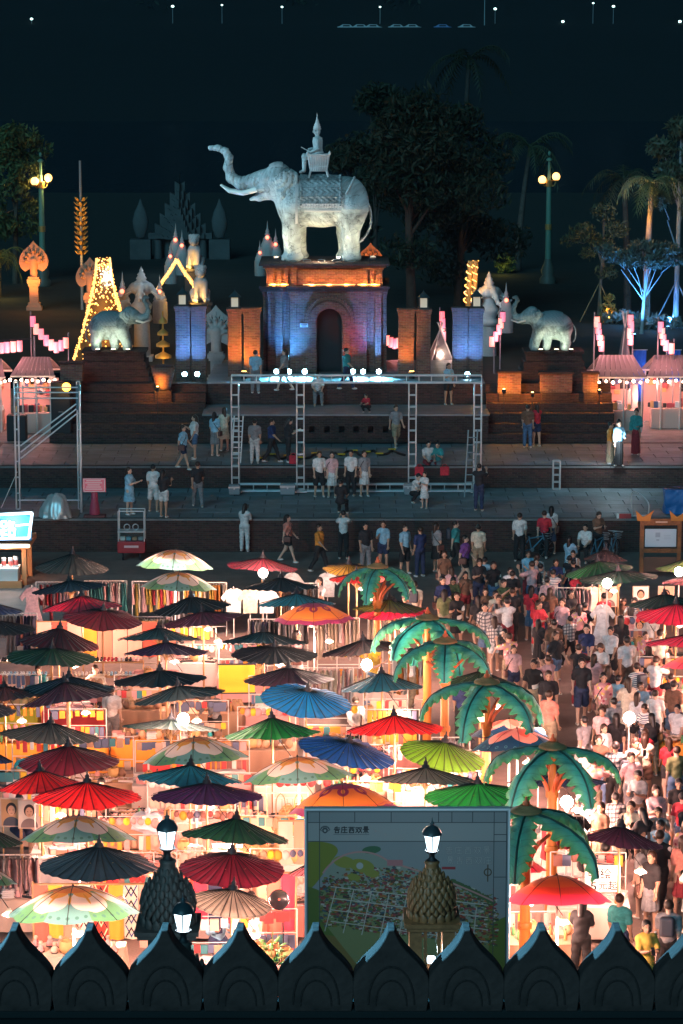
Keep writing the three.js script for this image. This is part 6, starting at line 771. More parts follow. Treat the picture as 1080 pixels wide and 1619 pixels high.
function person(kind, pos, turn, top, bot, where, group, s = 1, more) {
  const o = protoOf(kind).clone(); o.name = numbered('person'); scene.add(o); o.position.copy(pos); o.rotation.y = turn; o.scale.setScalar(s);
  const low = o.children.find((c) => /trousers|shorts|skirt/.test(c.name)), up = o.children.find((c) => /shirt|dress/.test(c.name));
  up.material = TOPS[top]; if (low) low.material = BOTS[bot]; o.children[0].material = pick(SKIN); const hair = o.children.find((c) => c.name === 'hair'); if (hair) hair.material = pick(HAIR);
  const cand = [`person in ${top} ${up.name}${low ? ` and ${bot} ${low.name}` : ''} ${POSE[kind]} ${where}`, `person in ${top} ${up.name}${low ? ` and ${bot} ${low.name}` : ''} ${where}`, `person in ${top} ${up.name} ${where}`], lab = more || cand.find((c) => c.split(' ').length <= 16) || cand[2].split(' ').slice(0, 16).join(' '); personLabels.add(lab);
  return tag(o, lab, 'person', group);
}
{
  const T1 = H1 + 0.004, T2 = H2 + 0.004, put = (k, px, py, h, turn, top, bot, where, s) => person(k, at(px, py, h), turn, top, bot, where, h > 3 ? 'people on the stage steps' : h > 0.5 ? 'visitors on the terraces' : 'visitors before the terrace', s);
  put('woman_dress', 205, 814, T1, 1.2, 'sky blue', 'navy', 'on the lower terrace behind the red cart'); put('man_shorts', 243, 809, T1, 2.9, 'white', 'white', 'next to the one in the sky blue dress'); put('woman_stand', 259, 818, T1, 2.6, 'black', 'white', 'beside two others on the left of the lower terrace');
  put('man_walk', 313, 802, T1, 3.3, 'black', 'grey', 'alone left of the gantry'); put('man_shorts', 505, 786, T1, 0.2, 'white', 'black', 'between the middle gantry posts'); put('woman_skirt', 525, 787, T1, -0.1, 'pale pink', 'white', 'beside the one in white between the gantry posts'); put('man', 555, 784, T1, -0.3, 'white', 'black', 'in the middle of the gantry opening'); put('woman_skirt', 576, 785, T1, 0.3, 'grey', 'white', 'at the right of the group in the gantry');
  put('croucher', 655, 794, T1, 0.6, 'white', 'black', 'before the third gantry post', 1); put('woman_dress', 671, 804, T1, -0.5, 'white', 'white', 'beside the crouching one', 0.78); put('photographer', 757, 808, T1, 2.8, 'black', 'navy', 'at the right end of the gantry');
  put('woman_skirt', 340, 721, T2, 2.7, 'sky blue', 'grey', 'on the upper terrace left of the gantry'); put('woman_dress', 355, 713, T2, -2.8, 'cream', 'grey', 'on the upper terrace left of the gantry'); put('man', 403, 733, T2, 3.0, 'grey', 'white', 'behind the left gantry ladder'); put('man_walk', 430, 731, T2, 1.4, 'navy', 'black', 'behind the left bay of the gantry'); put('woman_phone', 456, 731, T2, 1.8, 'black', 'black', 'near the second gantry post'); put('man_pack', 626, 707, T2, 0.4, 'grey', 'khaki', 'at the right end of the niche wall');
  put('sitter', 676, 752, T1 + 0.33, 0.3, 'white', 'dark red', 'on the terrace edge right of the gantry post'); put('woman_sit', 692, 752, T1 + 0.33, -0.2, 'teal', 'grey', 'on the terrace edge right of the gantry post'); put('man', 834, 708, T2, 2.9, 'brown', 'denim', 'on the upper terrace below the right elephant base'); put('woman_stand', 848, 706, T2, -2.7, 'red', 'navy', 'on the upper terrace below the right elephant base');
  put('woman_walk', 290, 742, T2, 1.3, 'sky blue', 'navy', 'on the upper terrace behind the black shirted walker'); put('woman_stand', 308, 726, T2, -1.4, 'white', 'denim', 'near the left steps');
  put('sitter', 502, 640, H3 + 0.004, 0.1, 'white', 'grey', 'on the stage left of centre'); put('croucher', 582, 652, H3 + 0.004, -0.5, 'dark red' in TOPS ? 'red' : 'red', 'black', 'small on the blue lit stage edge', 0.7); put('woman_stand', 709, 640, H3 + 0.004, 0.4, 'sky blue', 'black', 'at the right end of the stage'); put('man', 404, 622, H4 + 0.004, 3.0, 'sky blue', 'grey', 'on the podium in front of the blue floodlights', 1); put('man_walk', 548, 616, H4 + 0.004, 1.4, 'teal', 'navy', 'on the podium beside the arch'); put('woman_walk', 450, 618, H4 + 0.004, -1.3, 'grey', 'black', 'on the podium left of the arch');
  const rb = (px, py, h, lab) => { const q = at(px, py, h), b = thing('shopping_bag', lab, 'bag', [q.x, h + 0.005, q.z]); part(b, 'bag', rbx(0.34, 0.34, 0.16, 0.04, 0, 0, 0), TOPS.red); part(b, 'handle', new THREE.TorusGeometry(0.09, 0.012, 6, 14, Math.PI).translate(0, 0.33, 0), TOPS.red); }; rb(464, 734, H2, 'red shopping bag by the one in black near the second gantry post'); rb(703, 752, H2, 'red shopping bag beside the sitting pair right of the gantry'); rb(663, 752, H2, 'red shopping bag left of the sitting pair');
  put('woman_phone', 387, 872, 0, 2.8, 'white', 'white', 'below the terrace above the red lamp lit parasol'); put('woman_walk', 455, 889, 0, 1.5, 'salmon', 'black', 'below the terrace left of the phone raising one'); put('photographer', 543, 884, 0, 3.1, 'white', 'black', 'facing the stage below the terrace'); put('sitter', 538, 815, T1, 2.9, 'black', 'black', 'at the edge of the lower terrace', 0.95);
  put('man', 578, 905, 0, 0.3, 'black', 'grey', 'behind the first green palm parasol'); put('woman_stand', 606, 902, 0, -0.2, 'sky blue', 'navy', 'behind the first green palm parasol'); put('man_shorts', 640, 908, 0, 0.8, 'sky blue', 'black', 'right of the first green palm parasol'); put('man', 664, 912, 0, -2.5, 'navy', 'navy', 'right of the first green palm parasol'); put('woman_skirt', 690, 905, 0, 2.2, 'grey', 'black', 'before the terrace near the middle'); put('man_pack', 720, 900, 0, 1.6, 'teal', 'black', 'before the terrace near the middle'); put('man', 756, 908, 0, 3.0, 'cream', 'khaki', 'with back turned before the terrace'); put('woman_walk', 735, 925, 0, 1.2, 'purple', 'black', 'before the terrace near the middle');
  put('man', 821, 888, 0, 3.1, 'white', 'black', 'with back turned left of the bicycles'); put('man_walk', 860, 882, 0, 2.9, 'red', 'black', 'left of the bicycles'); put('woman_skirt', 871, 876, 0, 3.0, 'white', 'denim', 'left of the bicycles'); put('sitter', 926, 888, 0, -0.4, 'white', 'black', 'on a bicycle stand seat', 1); put('woman_phone', 945, 885, 0, 0.3, 'brown', 'black', 'beside the bicycles'); put('man_walk', 505, 905, 0, 1.1, 'orange', 'black', 'below the terrace before the yellow parasol'); put('woman_dress', 900, 928, 0, 2.6, 'sky blue', 'grey', 'near the green parasols at right');
  // two in traditional dress with a bright lamp
  const a = person('gown', at(978, 737, T2), 0.2, 'sky blue', 'black', '', 'visitors on the terraces', 1.02, 'person in pale blue blouse and black long skirt beside the bright hand lamp'); const b = person('gown', at(1005, 719, T2), -0.3, 'teal', 'dark red', '', 'visitors on the terraces', 1.05, 'person in teal blouse and dark red long skirt at right of the bright hand lamp'); person('gown', at(965, 733, T2), 1.2, 'orange', 'khaki', '', 'visitors on the terraces', 0.92, 'person in orange blouse and tan long skirt left of the bright hand lamp');
  const q = a.position.clone(); const t = thing('hand_lamp', 'bright white panel lamp between the two persons in long skirts', 'lamp', [q.x - 0.15, H2 + 1.05, q.z + 0.5]); part(t, 'panel', rbx(0.28, 0.2, 0.05, 0.02, 0, 0, 0), MHouse); part(t, 'diffuser', rbx(0.24, 0.16, 0.02, 0.01, 0, 0.02, -0.04), glow(0.9, 0.97, 1, 6)); part(t, 'front_diffuser', rbx(0.24, 0.16, 0.02, 0.01, 0, 0.02, 0.04), glow(0.9, 0.97, 1, 8)); part(t, 'tripod', [bar([0, 0, 0], [0, -1.04, 0], 0.015), bar([0, -0.5, 0], [0.25, -1.045, 0.15], 0.012), bar([0, -0.5, 0], [-0.25, -1.045, 0.15], 0.012)], MBlack); lamp(V(q.x - 0.15, H2 + 1.15, q.z + 0.72), [0.75, 0.92, 1], 7, 4); lamp(V(q.x - 0.15, H2 + 1.15, q.z + 0.36), [0.75, 0.92, 1], 4, 4);
}
// the crowd in the lane
{
  const kinds = ['man', 'man_shorts', 'woman_dress', 'woman_skirt', 'man_walk', 'woman_walk', 'man_pack', 'photographer', 'woman_phone', 'woman_stand'], zones = [[985, 'far end of the lane'], [1040, 'lane by the second palm'], [1100, 'lane by the third palm'], [1165, 'lane by the fourth palm'], [1235, 'lane by the navy parasol'], [1310, 'lane by the fifth palm'], [1390, 'lane behind the maroon parasol'], [1470, 'lane beside the maroon parasol'], [1650, 'near end of the lane']];
  const x0 = (y) => y < 1010 ? 690 : y < 1100 ? 690 + (y - 1010) * 1.1 : y < 1260 ? 790 + (y - 1100) * 0.75 : 910 + (y - 1260) * 0.15, x1 = (y) => y < 1000 ? 905 + (y - 940) * 0.8 : y < 1090 ? 955 + (y - 1000) * 1.4 : 1082 + (y - 1090) * 0.05;
  const placed = []; let n = 0; const r = rngOf(99), pk = (a) => a[Math.floor(r() * a.length)];
  for (let i = 0; i < 6000 && n < 122; i++) { const g = V(0, 0, -(52 + Math.pow(r(), 0.9) * 37)), py = (() => { const e = Math.atan2(CAM_Y, -g.z); return 809.5 + FPX * Math.tan(e - PITCH); })(), px = x0(py) + r() * (x1(py) - x0(py)), q = at(px, py, 0);
    if (py < 945 || placed.some((p) => p.distanceTo(q) < 0.52)) continue; placed.push(q);
    const z = zones.find((z) => py < z[0])[1]; let k, top, bot, lab, c = 0; do { k = pk(kinds); top = pk(['striped white', 'checked grey', 'floral pink', 'printed black', 'striped white', 'printed black', 'white', 'white', 'cream', 'pale pink', 'pale pink', 'black', 'black', 'navy', 'grey', 'grey', 'red', 'salmon', 'brown', 'brown', 'sky blue', 'white', 'black', 'olive']); bot = pk(Object.keys(BOTS)); const P0 = protoOf(k), low = P0.children.find((c) => /trousers|shorts|skirt/.test(c.name)), up = P0.children.find((c) => /shirt|dress/.test(c.name)); lab = `person in ${top} ${up.name}${low ? `, ${bot} ${low.name}` : ''}, ${POSE[k]}, ${z}`; } while (personLabels.has(lab) && c++ < 60);
    if (personLabels.has(lab)) continue; person(k, q, r() < 0.5 ? rr(-0.7, 0.7) : Math.PI + rr(-0.7, 0.7), top, bot, z, 'people in the crowded lane', 0.92 + r() * 0.14, lab); n++; }
  const mk = (k, px, py, turn, top, bot, where, s = 1) => person(k, at(px, py, 0), turn, top, bot, where, 'people at the stalls', s);
  mk('man', 178, 1188, 2.9, 'white', 'grey', 'at the orange covered tables at left'); mk('hat_man', 345, 1530, 0.3, 'sky blue', 'navy', 'behind the parapet under the beige parasol'); mk('woman_stand', 398, 1545, 0.1, 'white', 'white', 'under the large maroon parasol'); mk('woman_phone', 918, 1555, 2.9, 'black', 'black', 'in front of the striped orange parasol'); mk('man', 978, 1548, 2.6, 'teal', 'navy', 'close behind the parapet at right', 1.0); mk('man_pack', 1055, 1560, 2.9, 'grey', 'black', 'at the lower right edge', 1.03); mk('woman_dress', 1020, 1590, 0.2, 'yellow', 'black', 'half hidden by the parapet at lower right', 0.97);
  mk('vendor', 150, 1150, 0.4, 'cream', 'black', 'behind the brown pottery table'); mk('vendor', 65, 1150, -0.2, 'teal', 'black', 'under the left navy parasols'); mk('woman_stand', 590, 1118, 0.9, 'yellow', 'denim', 'under the teal parasol'); mk('man_walk', 650, 1120, 2.6, 'white', 'khaki', 'between the palm trunks'); mk('man', 730, 1175, 2.8, 'navy', 'black', 'beside the fourth palm trunk'); mk('woman_walk', 470, 1090, 1.6, 'pale pink', 'white', 'left of the teal parasol'); mk('vendor', 160, 1345, 0.3, 'brown', 'black', 'behind the front petal parasol'); mk('woman_sit', 30, 1345, 0.5, 'teal', 'navy', 'at the left edge beside the portrait board'); mk('man_pack', 655, 1004, 3.0, 'cream', 'khaki', 'right of the crimson parasol'); mk('man', 640, 1030, 0.4, 'white', 'grey', 'under the second palm parasol'); mk('woman_phone', 270, 1075, 0.7, 'salmon', 'white', 'under the black parasols'); mk('vendor', 340, 1190, -0.4, 'grey', 'black', 'beside the yellow board'); mk('woman_skirt', 780, 1540, 2.4, 'pale pink', 'grey', 'right of the map board'); mk('vendor', 560, 1205, 0.3, 'white', 'black', 'under the red parasol in the middle'); mk('woman_dress', 505, 1000, -0.6, 'white', 'grey', 'among the racks beside the orange flower parasol'); mk('man_shorts', 735, 1260, 2.9, 'black', 'khaki', 'behind the dark green parasol');
}

// ---------- parasols of the night market ----------
const paperTex = tex(512, 256, (u, v) => { const rib = Math.abs((u * 28) % 1 - 0.5), n = fbm(u * 40, v * 8, 40, 4), m = fbm(u * 8 + 3, v * 4, 8, 4), st = fbm(u * 112, v * 3, 112, 2); let k = 0.95 + 0.5 * n - 0.2 + 0.35 * (m - 0.5) + 0.4 * (st - 0.5); if (rib > 0.42) k *= 0.42; if (v > 0.93) k *= 0.75; if (v < 0.08) k *= 0.6; return [k, k, k]; }, true);
const UC = { grey: [0.1, 0.115, 0.1], navy: [0.008, 0.014, 0.036], crimson: [0.72, 0.012, 0.07], maroon: [0.13, 0.008, 0.022], dgreen: [0.01, 0.06, 0.022], teal: [0.012, 0.16, 0.26], dteal: [0.016, 0.044, 0.052], black: [0.009, 0.008, 0.012], purple: [0.03, 0.006, 0.055], plum: [0.045, 0.008, 0.026], blue: [0.008, 0.06, 0.26], sky: [0.0, 0.32, 0.85], red: [0.88, 0.02, 0.02], yellow: [0.75, 0.42, 0.02], olive: [0.2, 0.24, 0.02], lime: [0.14, 0.36, 0.02], green: [0.008, 0.2, 0.025], beige: [0.5, 0.45, 0.36], pink: [0.85, 0.25, 0.28], brown: [0.11, 0.03, 0.026], slate: [0.016, 0.042, 0.07] };
const canopyMat = new Map(); function paper(c) { if (!canopyMat.has(c)) canopyMat.set(c, new THREE.MeshPhysicalMaterial({ color: C(...UC[c]), map: paperTex, roughness: 0.97, transmission: 0.5, thickness: 0, side: THREE.DoubleSide })); return canopyMat.get(c); }
const MRib = mat(0.012, 0.01, 0.01, 0.7), MBamboo = mat(0.5, 0.28, 0.12, 0.6, { map: blotch }), MFin = mat(0.03, 0.025, 0.03, 0.5);
function coneGeo(R, hc) {   // pleated paper cone, rim at y = 0
  const sd = rnd() * 40, sag = 0.014 + 0.02 * rnd(), N = 56, M = 7, pos = [], uv = [], idx = []; for (let j = 0; j <= M; j++) for (let i = 0; i <= N; i++) { const f = j / M, a = i / N * 6.28319, mid = i % 2, wv = nz(sd + Math.cos(a) * 2.2, sd + Math.sin(a) * 2.2) - 0.5, r = R * f * (mid ? 0.986 : 1) * (1 + 0.02 * f * (nz(i * 0.9 % 56, sd) - 0.5)), y = hc * (0.82 * (1 - f) + 0.18 * (1 - f) ** 3) - (mid ? sag * R * f : 0) + 0.09 * R * wv * f * f; pos.push(Math.cos(a) * r, y, Math.sin(a) * r); uv.push(i / N + Math.floor(sd) / 28, f); }
  for (let j = 0; j < M; j++) for (let i = 0; i < N; i++) { const a = j * (N + 1) + i, b = a + N + 1; idx.push(a, a + 1, b, a + 1, b + 1, b); }
  let g = new THREE.BufferGeometry(); g.setAttribute('position', new THREE.Float32BufferAttribute(pos, 3)); g.setAttribute('uv', new THREE.Float32BufferAttribute(uv, 2)); g.setIndex(idx); g = g.toNonIndexed(); g.computeVertexNormals(); return g;
}
function domeGeo(R, h) {   // eight-panel cloth dome with scalloped hem
  const N = 64, M = 10, pos = [], uv = [], idx = []; for (let j = 0; j <= M; j++) for (let i = 0; i <= N; i++) { const f = j / M, a = i / N * 6.28319, q = Math.abs(((i / 8) % 1) - 0.5) * 2, s = 1 - (1 - q) * 0.075 * f, r = R * f * s, y = h * Math.cos(f * 1.5) / 1 - h * Math.cos(1.5) + (1 - q) * (1 - q) * 0.03 * R * f * f - 0.0; pos.push(Math.cos(a) * r, y, Math.sin(a) * r); uv.push(0.5 + 0.5 * f * Math.cos(a), 0.5 + 0.5 * f * Math.sin(a)); }
  for (let j = 0; j < M; j++) for (let i = 0; i < N; i++) { const a = j * (N + 1) + i, b = a + N + 1; idx.push(a, a + 1, b, a + 1, b + 1, b); }
  const g = new THREE.BufferGeometry(); g.setAttribute('position', new THREE.Float32BufferAttribute(pos, 3)); g.setAttribute('uv', new THREE.Float32BufferAttribute(uv, 2)); g.setIndex(idx); g.computeVertexNormals(); return g;
}
const ring = (c, n, f) => { for (let i = 0; i < n; i++) { c.save(); c.translate(256, 256); c.rotate(i / n * 6.28319); f(c, i); c.restore(); } };
const petal = (c, r0, r1, w, col) => { c.fillStyle = col; c.beginPath(); c.moveTo(r0, 0); c.bezierCurveTo(r0 + (r1 - r0) * 0.3, -w, r1 - (r1 - r0) * 0.2, -w * 1.15, r1, 0); c.bezierCurveTo(r1 - (r1 - r0) * 0.2, w * 1.15, r0 + (r1 - r0) * 0.3, w, r0, 0); c.fill(); };
const DT = {
  petal: canvasTex(512, 512, (c) => { c.fillStyle = '#5f9e95'; c.fillRect(0, 0, 512, 512); ring(c, 8, (c, i) => { c.fillStyle = i % 2 ? '#5c9c70' : '#6aa6a4'; c.beginPath(); c.moveTo(0, 0); c.arc(0, 0, 380, -0.393, 0.393); c.fill(); }); ring(c, 6, (c) => { petal(c, 60, 212, 88, '#f1e6dd'); petal(c, 30, 130, 44, '#eeb045'); }); ring(c, 12, (c) => petal(c, 90, 165, 7, '#d9a437')); c.fillStyle = '#e58a2b'; c.beginPath(); c.arc(256, 256, 84, 0, 7); c.fill(); c.fillStyle = '#47837b'; ring(c, 40, (c) => { c.beginPath(); c.arc(228, 0, 8, 0, 7); c.fill(); }); c.strokeStyle = '#3d5550'; c.lineWidth = 3; ring(c, 8, (c) => { c.beginPath(); c.moveTo(0, 0); c.lineTo(256, 0); c.stroke(); }); }),
  orange: canvasTex(512, 512, (c) => { c.fillStyle = '#ee8f34'; c.fillRect(0, 0, 512, 512); c.strokeStyle = '#8d2d62'; c.lineWidth = 34; c.beginPath(); c.arc(256, 256, 240, 0, 7); c.stroke(); c.lineWidth = 4; c.strokeStyle = '#d2574f'; c.beginPath(); c.arc(256, 256, 212, 0, 7); c.stroke(); c.fillStyle = '#93275f'; c.beginPath(); c.arc(256, 256, 92, 0, 7); c.fill(); ring(c, 8, (c) => { petal(c, 70, 150, 34, '#93275f'); petal(c, 92, 132, 13, '#f0a53c'); }); c.strokeStyle = '#b7551f'; c.lineWidth = 3; ring(c, 8, (c) => { c.beginPath(); c.moveTo(0, 0); c.lineTo(256, 0); c.stroke(); }); }),
  flower: canvasTex(512, 512, (c) => { c.fillStyle = '#123a5c'; c.fillRect(0, 0, 512, 512); ring(c, 5, (c) => { petal(c, 0, 205, 92, '#ee9a8a'); petal(c, 20, 150, 40, '#e2604f'); }); c.fillStyle = '#e9b14a'; c.beginPath(); c.arc(256, 256, 30, 0, 7); c.fill(); c.strokeStyle = '#6f9f99'; c.lineWidth = 3; ring(c, 26, (c) => { c.beginPath(); c.arc(226, 0, 8, 0, 7); c.stroke(); }); }),
  stripe: canvasTex(512, 512, (c) => { for (const [r, k] of [[256, '#e83a5a'], [196, '#ef4c33'], [150, '#f2702c'], [84, '#f58a2e']]) { c.fillStyle = k; c.beginPath(); c.arc(256, 256, r + (r > 250 ? 200 : 0), 0, 7); c.fill(); } c.strokeStyle = '#9c2c2c'; c.lineWidth = 3; ring(c, 8, (c) => { c.beginPath(); c.moveTo(0, 0); c.lineTo(256, 0); c.stroke(); }); }),
};
for (const k in DT) canopyMat.set(k, new THREE.MeshPhysicalMaterial({ map: DT[k], color: C(0.9, 0.9, 0.9), roughness: 0.97, transmission: 0.5, thickness: 0, side: THREE.DoubleSide }));
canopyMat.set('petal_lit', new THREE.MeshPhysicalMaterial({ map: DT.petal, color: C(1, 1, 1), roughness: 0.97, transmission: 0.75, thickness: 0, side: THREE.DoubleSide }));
const WARM = [1, 0.53, 0.4], lampSpots = []; let coneLamp;
const parasols = [];
function parasol(Lx, Ly, Rx, Ry, Ay, b, kind, col, label, lampI = 0) {
  const w = Rx - Lx, mx = (Lx + Rx) / 2, my = (Ly + Ry) / 2, h = 2.2 + 0.16 * ((parasols.length * 7) % 5) / 5, c = P(mx, my, { h }), sc = scaleAt(c), R = w / 2 / sc, th = PITCH + Math.atan((my - 809.5) / FPX), t = Math.asin(Math.max(-0.1, Math.min(0.6, (b - my) / (w / 2)))) - th, roll = -Math.atan2(Ry - Ly, w);
  const hc = Math.max(R * 0.2, Math.min(R * 0.5, (my - Ay) / sc / Math.cos(th + t))), dome = kind === 'd', T = thing('parasol', label, 'parasol', [c.x, 0, c.z]), e = new THREE.Euler(t, 0, roll), put = (m) => { m.position.y = h; m.rotation.copy(e); return m; };
  const cn = put(part(T, 'canopy', dome ? domeGeo(R, hc / 0.93) : coneGeo(R, hc), dome ? canopyMat.get(col) : paper(col))); cn.rotation.y = 0;
  const rs = []; const n = dome ? 8 : 28; for (let i = 0; i < n; i++) { const a = i / n * 6.28319, s = [Math.cos(a), Math.sin(a)]; if (dome) { for (let k = 0; k < 5; k++) { const f0 = k / 5, f1 = (k + 1) / 5, y = (f) => hc / 0.93 * (Math.cos(f * 1.5) - Math.cos(1.5)) + 0.004; rs.push(bar([s[0] * R * f0, y(f0), s[1] * R * f0], [s[0] * R * f1, y(f1), s[1] * R * f1], 0.006, 4)); } } else rs.push(bar([s[0] * 0.06, hc * 0.93, s[1] * 0.06], [s[0] * R * 1.004, 0.004, s[1] * R * 1.004], 0.0075, 4, 0.006)); }
  put(part(T, 'ribs', rs, MRib)).userData.kind = 'stuff';
  if (!dome) { put(part(T, 'finial', [lathe([[0.1, hc - 0.03], [0.085, hc + 0.03], [0.045, hc + 0.05], [0.05, hc + 0.1], [0.02, hc + 0.13], [0.015, hc + 0.2], [0.001, hc + 0.21]], 10)], MFin)); const st = put(part(T, 'struts', [...Array(8)].map((_, i) => { const a = i / 8 * 6.283 + 0.2; return bar([Math.cos(a) * 0.05, hc - 0.42, Math.sin(a) * 0.05], [Math.cos(a) * R * 0.5, hc * 0.48, Math.sin(a) * R * 0.5], 0.009, 4); }), MBamboo)); st.userData.kind = 'stuff'; put(part(T, 'hub', lathe([[0.02, hc - 0.5], [0.055, hc - 0.46], [0.055, hc - 0.38], [0.02, hc - 0.34]], 10), MBamboo)); }
  else put(part(T, 'tip', ball(0.022, 0, hc + 0.015, 0, 1, 1.6, 1, 8), MFin));
  part(T, 'pole', [cyl(0.028, 0.024, h + hc * 0.85, 0, 0, 0, 8)], dome ? MWhite : MBamboo); part(T, 'foot', [cyl(0.26, 0.24, 0.06, 0, 0.003, 0, 14)], MDark);
  const p = { x: c.x, z: c.z, h, hc, R, label }; parasols.push(p);
  if (lampI) lampSpots.push([p, lampI]);
}
